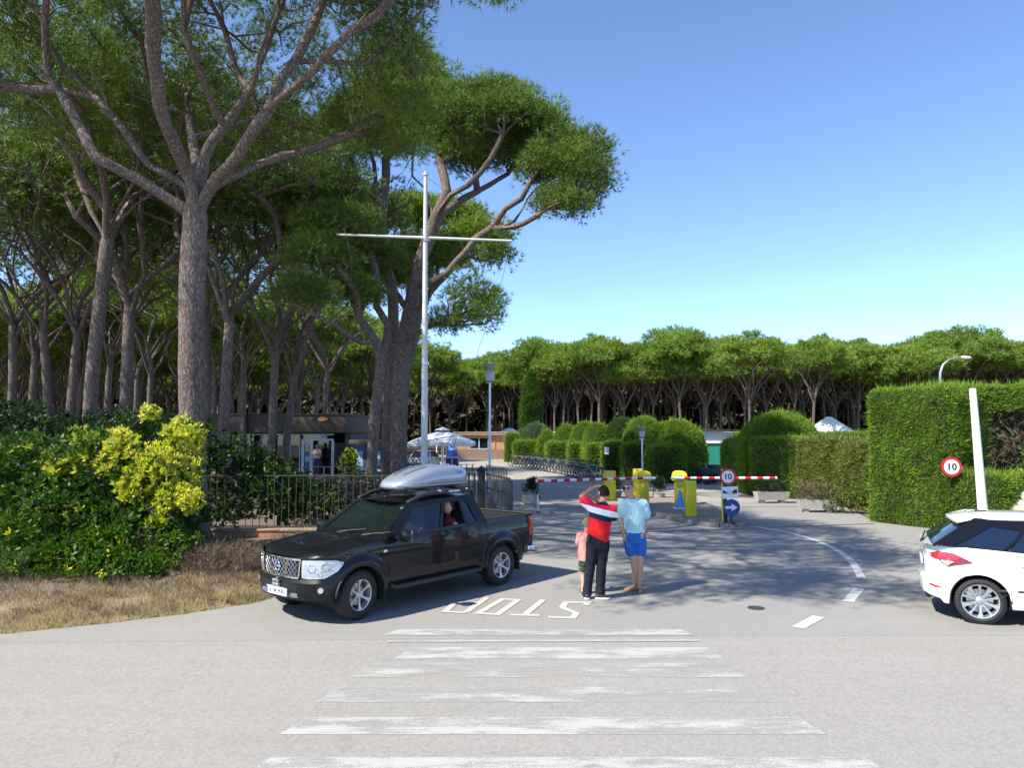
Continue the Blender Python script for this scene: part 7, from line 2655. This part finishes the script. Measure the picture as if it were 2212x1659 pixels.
for s_ in (-1, 1):
    mb = MB(); mb.add([(.55, s_ * .79, .97), (-1.2, s_ * .79, 1.0), (-1.0, s_ * .59, 1.36), (.15, s_ * .59, 1.34)], [(0, 1, 2, 3)]); mb.build('side_window', M['tint_glass'], pc)
    mb = MB(); mb.box((1.56, s_ * .58, .66), (.12, .24, .16), bev=.04); mb.build('headlight', M['headlamp'], pc, 40)
    mb = MB(); mb.box((.6, s_ * .92, .98), (.1, .18, .13), bev=.04); mb.build('mirror', M['car_white'], pc, 40)
    for ax in (1.1, -1.1):
        mb = MB(); mb.lathe([(.1, -.1), (.27, -.1), (.29, 0), (.27, .1), (.1, .1)], (ax, s_ * .74, .29), 'Y', 18); w_ = mb.build('wheel', M['rubber'], pc, 40)
        mb = MB(); mb.lathe([(.02, -.09), (.17, -.105), (.17, .105), (.02, .09)], (ax, s_ * .74, .29), 'Y', 14); mb.build('rim', M['alloy'], w_, 40)
mb = MB(); mb.box((1.71, 0, .45), (.04, .5, .11)); mb.build('number_plate', M['plate_white'], pc)

# ---------------- bicycles in a row
def make_bike(fm):
    root = empty('bicycle', (0, 0, 0), 0, 'x', 'bicycle', 'bicycles parked in a long row before the hedges')
    wr, wbk = .335, 1.05
    for x in (0, wbk):
        mb = MB()
        ring = [(x + wr * math.cos(2 * math.pi * k / 24), 0, wr + wr * math.sin(2 * math.pi * k / 24)) for k in range(25)]
        mb.tube(ring, .022, 6, False)
        w_ = mb.build('wheel', M['rubber'], root, 60)
        mb = MB()
        ring = [(x + (wr - .03) * math.cos(2 * math.pi * k / 24), 0, wr + (wr - .03) * math.sin(2 * math.pi * k / 24)) for k in range(25)]
        mb.tube(ring, .010, 4, False)
        for k in range(14):
            a = 2 * math.pi * k / 14
            mb.tube([(x, .02 * (-1) ** k, wr), (x + (wr - .03) * math.cos(a), 0, wr + (wr - .03) * math.sin(a))], .0022, 3, False)
        mb.lathe([(.02, -.04), (.02, .04)], (x, 0, wr), 'Y', 8)
        mb.build('rim', M['steel'], w_, 60)
    bbk, st, hd = (.44, 0, .29), (.30, 0, .82), (.88, 0, .80)
    mb = MB()
    for a, b, r_ in ((bbk, st, .016), (bbk, hd, .020), (st, hd, .018), ((0, 0, wr), bbk, .010), ((0, 0, wr), st, .009), (hd, (.86, 0, .90), .018)):
        mb.tube([a, b], r_, 7)
    mb.build('frame', M[fm], root, 60)
    mb = MB(); mb.tube([(.88, 0, .80), (.93, .05, .62), (wbk, .055, wr)], .012, 6); mb.tube([(.88, 0, .80), (.93, -.05, .62), (wbk, -.055, wr)], .012, 6); mb.build('fork', M[fm], root, 60)
    mb = MB(); mb.tube([(.86, 0, .90), (.88, 0, .98)], .014, 6); mb.tube([(.84, -.30, 1.0), (.90, -.15, .98), (.90, .15, .98), (.84, .30, 1.0)], .012, 6)
    for s_ in (-1, 1):
        mb.tube([(.84, s_ * .30, 1.0), (.80, s_ * .33, 1.0)], .018, 6)
    mb.build('handlebar', M['black_plastic'], root, 60)
    mb = MB(); mb.tube([st, (.27, 0, .92)], .013, 6); mb.box((.25, 0, .95), (.26, .13, .05), bev=.02); mb.build('saddle', M['black_plastic'], root, 50)
    mb = MB(); mb.lathe([(.09, .03), (.09, .036)], (.44, 0, .29), 'Y', 16); mb.tube([(.44, .05, .29), (.52, .06, .15), (.52, .14, .15)], .010, 5); mb.tube([(.44, -.05, .29), (.36, -.06, .43), (.36, -.14, .43)], .010, 5); mb.build('crank', M['steel'], root, 50)
    return root
M['bike_orange'] = pm('bike_orange', (.50, .16, .02), .4)
M['bike_blue'] = pm('bike_blue', (.04, .18, .6), .4)
M['bike_silver'] = pm('bike_silver', (.42, .44, .45), .35, .4)
M['bike_green'] = pm('bike_green', (.06, .16, .12), .4)
M['bike_black'] = pm('bike_black', (.02, .02, .022), .4)
cols = {k: make_bike('bike_' + k) for k in ('orange', 'blue', 'silver', 'green', 'black')}
KB = {}
for c in C.objects:
    if c.parent is not None:
        KB.setdefault(c.parent.name, []).append(c)
seq = ['silver', 'black', 'orange', 'blue', 'black', 'silver', 'black', 'silver', 'silver', 'black', 'silver', 'black', 'black', 'silver', 'black', 'black', 'green', 'black', 'black', 'silver', 'black', 'black', 'green', 'silver']
lab = {'orange': 'orange-framed bicycle near the far end of the parked row', 'blue': 'blue-framed bicycle near the far end of the parked row'}
used_ = set()
n_ = len(seq)
for i, cl in enumerate(seq):
    t = i / (n_ - 1)
    o = copy_tree(cols[cl], None, KB) if cl in used_ else cols[cl]
    used_.add(cl)
    Y = 57 - 15.5 * t
    x = 1125 + (1286 - 1125) * (1.08 * t - .08 * t * t)
    X = (x - 1106) / FPX * Y
    o.location = (X - .35, Y, .006)
    o.rotation_euler = (R(rnd.uniform(-7, 4)), 0, R(rnd.uniform(-14, 10)) + math.pi)
    o.location.x += .75
    ords = ('first second third fourth fifth sixth seventh eighth ninth tenth eleventh twelfth thirteenth fourteenth fifteenth sixteenth '
            'seventeenth eighteenth nineteenth twentieth twenty-first twenty-second twenty-third').split()
    if i == n_ - 1:
        o['label'] = 'silver bicycle ending the parked row, closest to the yellow post'
    else:
        o['label'] = '%s bicycle of the row counted from its far end, with %s frame' % (ords[i], {'silver': 'a silver', 'black': 'a dark', 'green': 'a green', 'orange': 'an orange', 'blue': 'a blue'}[cl])
# ================================================================ people
def cap_tube(mb, pts, rad, sides=14, sq=1.0):
    """a round-ended limb through the points"""
    pts = [Vector(p) for p in pts]
    rad = list(rad)
    fine, fr = [], []
    n = len(pts)
    for i in range(n - 1):
        p0, p1, p2, p3 = pts[max(i - 1, 0)], pts[i], pts[i + 1], pts[min(i + 2, n - 1)]
        for k in range(5):
            t = k / 5
            fine.append(.5 * ((2 * p1) + (-p0 + p2) * t + (2 * p0 - 5 * p1 + 4 * p2 - p3) * t * t + (-p0 + 3 * p1 - 3 * p2 + p3) * t ** 3))
            fr.append(rad[i] + (rad[i + 1] - rad[i]) * t)
    fine.append(pts[-1]); fr.append(rad[-1])
    a = (fine[0] - fine[1]).normalized(); b = (fine[-1] - fine[-2]).normalized()
    P_, R__ = [], []
    for k in (3, 2, 1):
        an = math.pi / 2 * k / 3.2
        P_.append(fine[0] + a * fr[0] * math.sin(an)); R__.append(fr[0] * math.cos(an))
    P_ += fine; R__ += fr
    for k in (1, 2, 3):
        an = math.pi / 2 * k / 3.2
        P_.append(fine[-1] + b * fr[-1] * math.sin(an)); R__.append(fr[-1] * math.cos(an))
    mb.tube(P_, R__, sides)
def ell_loft(mb, rings, sides=20):
    """rings: (x, y, z, rx, ry)"""
    rows = [[(x + rx * math.cos(2 * math.pi * k / sides), y + ry * math.sin(2 * math.pi * k / sides), z) for k in range(sides)] for (x, y, z, rx, ry) in rings]
    mb.grid(rows, True)
    mb.add(rows[0], [tuple(range(sides))]); mb.add(rows[-1], [tuple(range(sides))])
def fuse(mb, name, mat, parent, vox=.009, it=4, folds=0.0):
    o = mb.build(name, mat, parent)
    m_ = o.modifiers.new('r', 'REMESH'); m_.mode = 'VOXEL'; m_.voxel_size = vox; m_.use_smooth_shade = True
    s_ = o.modifiers.new('s', 'SMOOTH'); s_.iterations = it; s_.factor = .5
    d_ = o.modifiers.new('d', 'DECIMATE'); d_.ratio = .45
    apply_mods(o)
    if folds == 0 and ('shirt' in name or 'trousers' in name or 'shorts' in name):
        folds = .011
    if folds:                                   # cloth creases
        for v in o.data.vertices:
            c_ = v.co
            q_ = Vector((c_.x * 7 + c_.z * 5, c_.y * 7, c_.z * 9 - c_.x * 6))
            v.co = c_ + v.normal * folds * (abs(noise.noise(q_)) * 1.6 - .12 + .4 * noise.noise(q_ * 2.1))
    o.data.polygons.foreach_set('use_smooth', [True] * len(o.data.polygons))
    if not o.data.materials:
        o.data.materials.append(mat)
    return o
def hand(mb, wrist, direc, palm_n, s=1.0, curl=.5, thumb=1):
    """palm and five fingers; direc is the way the fingers point, palm_n the side they curl to"""
    w = Vector(wrist); d_ = Vector(direc).normalized(); pn = Vector(palm_n); pn = (pn - d_ * pn.dot(d_)).normalized(); sd_ = d_.cross(pn)
    k = s
    cap_tube(mb, [w, w + d_ * .045 * k], [.026 * k, .030 * k], 10)
    cap_tube(mb, [w + d_ * .03 * k - sd_ * .018 * k, w + d_ * .085 * k - sd_ * .020 * k], [.017 * k, .015 * k], 8)
    cap_tube(mb, [w + d_ * .03 * k + sd_ * .018 * k, w + d_ * .085 * k + sd_ * .020 * k], [.017 * k, .015 * k], 8)
    for j, (o_, l_) in enumerate(((-.030, .062), (-.010, .074), (.010, .070), (.029, .054))):
        b0 = w + d_ * .085 * k + sd_ * o_ * k
        b1 = b0 + (d_ * (1 - curl * .4) + pn * curl * .5).normalized() * l_ * .5 * k
        b2 = b1 + (d_ * (1 - curl) + pn * curl).normalized() * l_ * .5 * k
        cap_tube(mb, [b0 - d_ * .02 * k, b0, b1, b2], [.0095 * k, .0092 * k, .0085 * k, .0072 * k], 8)
    t0 = w + d_ * .025 * k - sd_ * .025 * k * thumb
    cap_tube(mb, [t0, t0 + (d_ * .5 - sd_ * .8 * thumb + pn * .3) * .035 * k, t0 + (d_ * 1.1 - sd_ * .9 * thumb + pn * .5) * .055 * k], [.013 * k, .011 * k, .009 * k], 8)
def head(mb, c, r, face, neck):
    """skull, jaw, nose, ears and neck; face is the direction looked in"""
    c = Vector(c); f = Vector((face[0], face[1], 0)).normalized(); s_ = Vector((-f.y, f.x, 0)); u = Vector((0, 0, 1))
    rows = []
    for k in range(15):
        a = math.pi * k / 14
        z = math.cos(a)
        rr = math.sin(a) * r
        rr *= 1.0 if z > -.1 else (1 - .22 * (-z - .1))
        row = []
        for j in range(20):
            b = 2 * math.pi * j / 20
            fx, sx = math.cos(b), math.sin(b)
            depth = 1.10 if fx < 0 else (1.02 + (.10 if z < -.2 else 0))
            row.append(tuple(c + f * (fx * rr * depth) + s_ * (sx * rr * .84) + u * (z * r * 1.28)))
        rows.append(row)
    mb.grid(rows, True)
    cap_tube(mb, [c + f * r * .98 + u * r * .18, c + f * r * 1.16 - u * r * .20, c + f * r * 1.02 - u * r * .26], [r * .09, r * .15, r * .13], 8)
    cap_tube(mb, [c + f * r * .75 - u * r * .98, c + f * r * .84 - u * r * .95], [r * .32, r * .22], 10)
    cap_tube(mb, [c + f * r * 1.0 - u * r * .52 - s_ * r * .2, c + f * r * 1.06 - u * r * .52, c + f * r * 1.0 - u * r * .52 + s_ * r * .2], [r * .06, r * .08, r * .06], 6)
    for sg_ in (-1, 1):
        e = c + s_ * sg_ * r * .86 - f * r * .05
        cap_tube(mb, [e + u * r * .25, e + s_ * sg_ * r * .10 - f * r * .12, e - u * r * .28], [r * .10, r * .13, r * .08], 8)
    cap_tube(mb, [c - u * r * .5 - f * r * .15, Vector(neck)], [r * .62, r * .60], 14)
def face_bits(root, c, r, face, hair_c, hair_len=.25, glasses=None, brow=True):
    c = Vector(c); f = Vector((face[0], face[1], 0)).normalized(); s_ = Vector((-f.y, f.x, 0)); u = Vector((0, 0, 1))
    hm = pm('hair', hair_c, .95, spec=.05, var=.35, scale=60, bmp=.6)
    rows = []
    for k in range(9):
        a = math.pi * .60 * k / 8
        z = math.cos(a)
        row = []
        for j in range(24):
            b = 2 * math.pi * j / 24
            fx, sx = math.cos(b), math.sin(b)
            lim = .44 if fx > .45 else (.30 if fx > 0 else -.45 - .1 * hair_len)       # forehead, temples, nape
            zz = max(z, lim)
            rr = math.sqrt(max(0, 1 - zz * zz)) * r * 1.07
            depth = 1.10 if fx < 0 else 1.04
            row.append(tuple(c + f * (fx * rr * depth) + s_ * (sx * rr * .86) + u * (zz * r * 1.34)))
        rows.append(row)
    mb = MB(); mb.grid(rows, True); mb.add(rows[0], [tuple(range(24))])
    h_ = mb.build('hair', hm, root, 60)
    for sg_ in (-1, 1):
        e = c + f * r * .93 + s_ * sg_ * r * .34 + u * r * .14
        mb = MB(); cap_tube(mb, [e - s_ * r * .10, e + s_ * r * .10], [r * .055, r * .055], 6); mb.build('eye', M['dark_void'] if not glasses else M['sign_black'], root, 60)
        if glasses:
            mb = MB()
            g0 = c + f * r * 1.10 + s_ * sg_ * r * .38 + u * r * .12
            mb.tube([g0 - f * r * .05, g0 + f * r * .03], r * .30, 14)
            mb.build('sunglass_lens', glasses, root, 40)
            mb = MB(); mb.tube([c + f * r * 1.08 + s_ * sg_ * r * .62 + u * r * .2, c + s_ * sg_ * r * .93 + u * r * .16], r * .035, 5); mb.build('sunglass_arm', M['black_plastic'], root)
    return h_
def shoe(root, a, b, r, upper, sole, name='shoe'):
    a, b = Vector(a), Vector(b)
    mb = MB(); cap_tube(mb, [a + Vector((0, 0, r * .9)), (a + b) / 2 + Vector((0, 0, r * .85)), b + Vector((0, 0, r * .55))], [r, r * .95, r * .72], 12)
    o = fuse(mb, name, upper, root, .008, 2)
    mb = MB(); cap_tube(mb, [a + Vector((0, 0, .016)), b + Vector((0, 0, .016))], [r * .98, r * .92], 14)
    mb.v = [(x, y, max(.002, min(z, .030))) for x, y, z in mb.v]
    mb.build('sole', sole, o, 40)
    return o

def striped_shirt():
    m, nt, b, out = _new('striped_shirt')
    co = texco(nt)
    sp_ = _N(nt, 'ShaderNodeSeparateXYZ')
    nt.links.new(co, sp_.inputs[0])
    ma = _N(nt, 'ShaderNodeMath', operation='MULTIPLY_ADD')
    nt.links.new(sp_.outputs[0], ma.inputs[0]); ma.inputs[1].default_value = .25
    nt.links.new(sp_.outputs[2], ma.inputs[2])
    mr = _N(nt, 'ShaderNodeMapRange')
    mr.inputs[1].default_value, mr.inputs[2].default_value = 1.0, 2.0
    nt.links.new(ma.outputs[0], mr.inputs[0])
    col = ramp(nt, mr.outputs[0], [(0, (.58, .012, .018)), (.285, (.012, .018, .045)), (.375, (.78, .78, .80)), (.470, (.62, .015, .05))], 'CONSTANT')
    nt.links.new(col, b.inputs['Base Color'])
    b.inputs['Roughness'].default_value = .8
    b.inputs['Specular IOR Level'].default_value = .2
    bump(nt, b, nz(nt, co, 7, 4), .5, .02)
    return m
def cloth(name, c, rough=.85, sc=8):
    m = pm(name, c, rough, var=.08, scale=sc, bmp=.5, bdist=.015, spec=.2, bscale=7)
    return m

# --- man in the red striped shirt, seen from behind, hand raised to his brow
g = G(1284.7, 1294)
red = empty('person', (g.x, g.y, .006), 0, 'man seen from behind in red shirt with white and navy bands, hand at his head', 'person')
mb = MB()
head(mb, (.165, .04, 1.685), .098, (-.35, 1), (.13, 0, 1.50))
ell_loft(mb, [(.05, 0, .90, .13, .10), (.06, 0, 1.0, .155, .115), (.08, 0, 1.15, .15, .11), (.11, 0, 1.32, .17, .115), (.125, 0, 1.44, .16, .10), (.13, 0, 1.50, .09, .07)])
cap_tube(mb, [(-.03, 0, 1.465), (.29, 0, 1.435)], [.062, .062])
cap_tube(mb, [(-.04, 0, 1.46), (-.20, .05, 1.63)], [.056, .044]); cap_tube(mb, [(-.20, .05, 1.63), (-.06, .10, 1.735), (.055, .12, 1.79)], [.042, .038, .026])
hand(mb, (.055, .12, 1.79), (.9, -.05, .12), (.2, -.1, -1), 1.0, .45, 1)
cap_tube(mb, [(.30, 0, 1.43), (.345, .17, 1.25)], [.055, .042]); cap_tube(mb, [(.345, .17, 1.25), (.18, .24, 1.42), (.05, .23, 1.555)], [.040, .036, .025])
hand(mb, (.05, .23, 1.555), (-.6, -.1, .7), (-.6, .6, -.6), 1.0, .55, -1)
for (hx_, kx, axx) in ((-.02, -.075, -.125), (.14, .105, .085)):
    cap_tube(mb, [(hx_, 0, .92), (kx, -.015, .50), (axx, .01, .09)], [.085, .055, .038])
body = fuse(mb, 'body', M['skin_tan'], red)
face_bits(red, (.165, .04, 1.685), .098, (-.35, 1), (.018, .014, .012), .6)
mb = MB()
ell_loft(mb, [(.055, 0, .93, .185, .135), (.06, 0, 1.0, .18, .132), (.085, 0, 1.15, .178, .128), (.11, 0, 1.30, .195, .13), (.125, 0, 1.42, .20, .12), (.13, 0, 1.49, .15, .09), (.135, 0, 1.52, .07, .07)])
cap_tube(mb, [(-.03, 0, 1.455), (.29, 0, 1.42)], [.078, .078])
cap_tube(mb, [(-.03, 0, 1.45), (-.155, .03, 1.565)], [.085, .085]); cap_tube(mb, [(.29, 0, 1.42), (.34, .12, 1.30)], [.08, .075])
sh = fuse(mb, 'shirt', striped_shirt(), red, .011, 3)
# the hem hangs lower at the right hip
for v in sh.data.vertices:
    if v.co.z < 1.12:
        v.co.z += max(0, (1.12 - v.co.z) / .19) * (.5 * max(0, .16 - v.co.x) - .02)
mb = MB(); mb.tube([(.055, -.065, 1.52), (.13, -.085, 1.545), (.205, -.065, 1.52)], [.020, .022, .020], 8); mb.build('collar', cloth('collar_navy', (.015, .02, .05)), red, 60)
mb = MB()
ell_loft(mb, [(.055, 0, .80, .17, .125), (.055, 0, .90, .175, .13), (.06, 0, 1.0, .168, .122), (.06, 0, 1.06, .16, .115)])
cap_tube(mb, [(-.03, 0, .88), (-.065, -.005, .55), (-.105, .005, .22), (-.125, .0, .075)], [.105, .082, .072, .078])
cap_tube(mb, [(.145, 0, .88), (.115, -.005, .55), (.095, .0, .22), (.085, .0, .075)], [.105, .082, .072, .078])
fuse(mb, 'trousers', cloth('trousers_navy', (.014, .016, .026)), red, .011, 3)
mb = MB(); mb.box((-.10, -.10, .99), (.04, .02, .12), bev=.006); mb.build('belt_pouch', M['black_plastic'], red, 40)
shoe(red, (-.125, -.06, 0), (-.115, .12, 0), .048, M['black_plastic'], M['white_paint'])
shoe(red, (.05, -.03, 0), (.20, -.055, 0), .048, M['black_plastic'], M['white_paint'])

# --- man in the light blue polo shirt, facing the camera
g = G(1371.6, 1278)
blu = empty('person', (g.x, g.y, .006), 0, 'man in light blue polo shirt, blue shorts and mirrored sunglasses, hands in pockets', 'person')
mb = MB()
hc = (-.105, -.03, 1.725)
head(mb, hc, .102, (-.45, -1), (-.05, 0, 1.52))
ell_loft(mb, [(.0, 0, .88, .14, .11), (.0, -.01, 1.0, .17, .135), (-.005, -.015, 1.15, .175, .14), (-.01, 0, 1.32, .18, .125), (-.015, 0, 1.45, .165, .10), (-.03, 0, 1.53, .08, .07)])
cap_tube(mb, [(-.17, 0, 1.47), (.15, 0, 1.47)], [.066, .066])
cap_tube(mb, [(.165, 0, 1.46), (.195, .04, 1.20)], [.060, .046]); cap_tube(mb, [(.195, .04, 1.20), (.165, -.06, 1.06), (.125, -.11, .985)], [.044, .036, .027])
hand(mb, (.125, -.11, .985), (-.15, .0, -1), (-.4, .5, 0), 1.0, .4, 1)
cap_tube(mb, [(-.185, 0, 1.46), (-.225, .04, 1.21)], [.060, .046]); cap_tube(mb, [(-.225, .04, 1.21), (-.22, -.04, 1.07), (-.19, -.08, .98)], [.044, .036, .027])
hand(mb, (-.19, -.08, .98), (.12, .0, -1), (.4, .5, 0), 1.0, .4, -1)
cap_tube(mb, [(-.085, 0, .88), (-.02, -.02, .50), (.01, .03, .27), (.02, .05, .08)], [.095, .058, .056, .036])
cap_tube(mb, [(.09, 0, .88), (.085, -.04, .50), (.08, -.02, .27), (.07, -.03, .08)], [.095, .058, .056, .036])
cap_tube(mb, [(.035, .055, .045), (-.04, .03, .045), (-.13, -.0, .028), (-.17, -.01, .024)], [.036, .034, .030, .020])
cap_tube(mb, [(.07, .0, .045), (.065, -.06, .045), (.06, -.14, .028), (.055, -.19, .024)], [.036, .034, .032, .022])
fuse(mb, 'body', M['skin'], blu)
mir = pm('mirror_lens', (.03, .10, .35), .05, metal=.8)
face_bits(blu, hc, .102, (-.45, -1), (.10, .075, .06), .1, mir)
polo = cloth('polo_blue', (.40, .62, .66))
mb = MB()
ell_loft(mb, [(.0, -.01, .985, .180, .150), (.0, -.012, 1.05, .182, .155), (-.005, -.015, 1.18, .182, .158), (-.01, -.005, 1.32, .190, .145), (-.015, 0, 1.44, .19, .120), (-.025, 0, 1.515, .13, .09), (-.035, 0, 1.545, .075, .07)])
cap_tube(mb, [(-.175, 0, 1.46), (.16, 0, 1.46)], [.088, .088])
cap_tube(mb, [(.165, 0, 1.45), (.205, .028, 1.28)], [.082, .078]); cap_tube(mb, [(-.185, 0, 1.45), (-.225, .028, 1.29)], [.082, .078])
fuse(mb, 'polo_shirt', polo, blu, .011, 3)
mb = MB(); mb.tube([(-.10, .02, 1.575), (-.115, -.06, 1.55), (-.06, -.10, 1.505)], [.018, .02, .012], 8); mb.tube([(.03, .02, 1.57), (.03, -.06, 1.55), (-.04, -.10, 1.505)], [.018, .02, .012], 8); mb.build('collar', polo, blu, 60)
mb = MB(); mb.box((.055, -.165, 1.365), (.012, .004, .016)); mb.build('chest_badge', M['sign_blue'], blu)
mb = MB()
ell_loft(mb, [(.0, -.005, .80, .185, .135), (.0, -.008, .90, .19, .145), (.0, -.01, 1.0, .185, .145), (.0, -.01, 1.02, .18, .14)])
cap_tube(mb, [(-.085, 0, .86), (-.055, -.01, .66)], [.112, .100]); cap_tube(mb, [(.095, 0, .86), (.09, -.02, .66)], [.112, .100])
fuse(mb, 'shorts', cloth('shorts_blue', (.025, .12, .42)), blu, .011, 3)
mb = MB(); mb.tube([(.148, -.115, 1.02), (.125, -.135, 1.015), (.105, -.115, 1.01), (.125, -.075, 1.012), (.148, -.095, 1.02)], .010, 6, False); mb.box((.13, -.138, 1.015), (.028, .01, .028), bev=.004); mb.build('wristwatch', M['chrome'], blu, 40)
fl = pm('flip_flop', (.30, .17, .05), .8)
for (a_, b_, st_) in (((.055, .06), (-.18, -.015), 1), ((.07, .03), (.055, -.21), 0)):
    mb = MB(); cap_tube(mb, [(a_[0], a_[1], .01), (b_[0], b_[1], .01)], [.040, .046], 14); mb.v = [(x, y, max(0.0, min(z, .016))) for x, y, z in mb.v]
    f_ = mb.build('flip_flop', fl, blu, 40)
    mx_ = Vector((a_[0], a_[1], 0)).lerp(Vector((b_[0], b_[1], 0)), .55); dd = (Vector(b_) - Vector(a_)).normalized(); pp = Vector((-dd.y, dd.x, 0)) * .042
    tq = Vector((a_[0], a_[1], 0)).lerp(Vector((b_[0], b_[1], 0)), .85) + Vector((0, 0, .045))
    mb = MB(); mb.tube([mx_ + pp + Vector((0, 0, .015)), (mx_ + pp * .6) + Vector((0, 0, .066)), tq], .008, 6); mb.tube([mx_ - pp + Vector((0, 0, .015)), (mx_ - pp * .6) + Vector((0, 0, .066)), tq], .008, 6); mb.build('strap', fl, f_, 60)

# --- the child
g = G(1268, 1286)
ch = empty('person', (g.x, g.y + .12, .006), 0, 'small fair-haired child in pink shirt and dark shorts, half behind the man in red', 'person')
mb = MB()
head(mb, (.03, .02, 1.16), .082, (.3, 1), (.02, 0, 1.01))
ell_loft(mb, [(.0, 0, .54, .10, .08), (.0, 0, .64, .115, .085), (.01, 0, .78, .11, .08), (.015, 0, .92, .115, .075), (.02, 0, 1.0, .06, .05)])
cap_tube(mb, [(-.09, 0, .955), (.12, 0, .955)], [.042, .042])
cap_tube(mb, [(-.10, 0, .95), (-.125, .02, .79)], [.036, .029]); cap_tube(mb, [(-.125, .02, .79), (-.10, .13, .71)], [.028, .020]); hand(mb, (-.10, .13, .71), (.3, 1, .1), (0, 0, -1), .72, .4, 1)
cap_tube(mb, [(.12, 0, .95), (.15, .02, .79)], [.036, .029]); cap_tube(mb, [(.15, .02, .79), (.12, .13, .70)], [.028, .020]); hand(mb, (.12, .13, .70), (-.3, 1, .1), (0, 0, -1), .72, .4, -1)
for s_ in (-1, 1):
    cap_tube(mb, [(s_ * .055, 0, .52), (s_ * .05, .0, .30), (s_ * .05, -.01, .18), (s_ * .05, 0, .06)], [.062, .042, .040, .028])
    cap_tube(mb, [(s_ * .05, -.01, .035), (s_ * .06, .12, .025)], [.028, .022])
fuse(mb, 'body', M['skin_fair'], ch, .008)
face_bits(ch, (.03, .02, 1.16), .082, (.3, 1), (.38, .28, .15), .4)
pink = cloth('shirt_pink', (.68, .28, .24))
mb = MB()
ell_loft(mb, [(.0, 0, .54, .135, .11), (.0, 0, .64, .135, .108), (.01, 0, .80, .13, .10), (.015, 0, .92, .135, .095), (.02, 0, .99, .08, .065), (.02, 0, 1.015, .05, .05)])
cap_tube(mb, [(-.09, 0, .95), (.12, 0, .95)], [.055, .055]); cap_tube(mb, [(-.10, 0, .945), (-.125, .015, .83)], [.055, .055]); cap_tube(mb, [(.12, 0, .945), (.148, .015, .83)], [.055, .055])
fuse(mb, 'shirt', pink, ch, .009, 3)
mb = MB()
ell_loft(mb, [(0, 0, .47, .12, .095), (0, 0, .56, .122, .098), (0, 0, .60, .11, .09)])
for s_ in (-1, 1):
    cap_tube(mb, [(s_ * .058, 0, .50), (s_ * .058, 0, .41)], [.072, .070])
m_, nt_, b_n, o_n = _new('camo_shorts')
nt_.links.new(ramp(nt_, nz(nt_, texco(nt_), 16, 3), [(0, (.02, .04, .025)), (.48, (.05, .10, .05)), (.56, (.16, .18, .12))], 'CONSTANT'), b_n.inputs['Base Color'])
b_n.inputs['Roughness'].default_value = .85
fuse(mb, 'shorts', m_, ch, .009, 3)
for s_ in (-1, 1):
    shoe(ch, (s_ * .05, -.03, 0), (s_ * .06, .12, 0), .034, pm('sandal', (.45, .40, .38), .7), M['rubber'], 'sandal')

# --- person standing in the doorway of the hut
g = P(684, 1030, 41.6)
dw = empty('person', (g.x, 41.55, .28), 0, 'person in a pale top, arms folded, in the doorway of the reception hut', 'person')
mb = MB()
head(mb, (0, -.02, 1.62), .10, (.2, -1), (0, 0, 1.42))
ell_loft(mb, [(0, 0, .85, .15, .11), (0, 0, 1.0, .17, .13), (0, 0, 1.2, .17, .125), (0, 0, 1.36, .15, .10), (0, 0, 1.43, .07, .06)])
cap_tube(mb, [(-.17, 0, 1.37), (.17, 0, 1.37)], [.06, .06])
for s_ in (-1, 1):
    cap_tube(mb, [(s_ * .18, 0, 1.36), (s_ * .23, .0, 1.12)], [.055, .045]); cap_tube(mb, [(s_ * .23, 0, 1.12), (s_ * .02, -.17, 1.13 + .03 * s_)], [.042, .03])
    hand(mb, (s_ * .02, -.17, 1.13 + .03 * s_), (-s_, -.05, .05), (0, 1, 0), 1, .4, s_)
    cap_tube(mb, [(s_ * .08, 0, .85), (s_ * .09, 0, .45), (s_ * .09, 0, .06)], [.09, .06, .04])
    cap_tube(mb, [(s_ * .09, .02, .03), (s_ * .10, -.16, .025)], [.035, .03])
fuse(mb, 'body', M['skin_tan'], dw, .012)
face_bits(dw, (0, -.02, 1.62), .10, (.2, -1), (.05, .03, .02), .2)
mb = MB()
ell_loft(mb, [(0, 0, .92, .18, .13), (0, 0, 1.05, .185, .14), (0, 0, 1.25, .185, .135), (0, 0, 1.37, .16, .11), (0, 0, 1.44, .08, .07)])
cap_tube(mb, [(-.17, 0, 1.36), (.17, 0, 1.36)], [.072, .072])
for s_ in (-1, 1):
    cap_tube(mb, [(s_ * .18, 0, 1.355), (s_ * .21, 0, 1.22)], [.07, .068])
fuse(mb, 'shirt', cloth('shirt_cream', (.55, .42, .33)), dw, .013, 3)
mb = MB()
ell_loft(mb, [(0, 0, .78, .16, .12), (0, 0, .93, .165, .125)])
for s_ in (-1, 1):
    cap_tube(mb, [(s_ * .085, 0, .86), (s_ * .09, 0, .45), (s_ * .09, 0, .10)], [.10, .08, .07])
fuse(mb, 'trousers', cloth('trousers_grey', (.05, .055, .07)), dw, .013, 3)
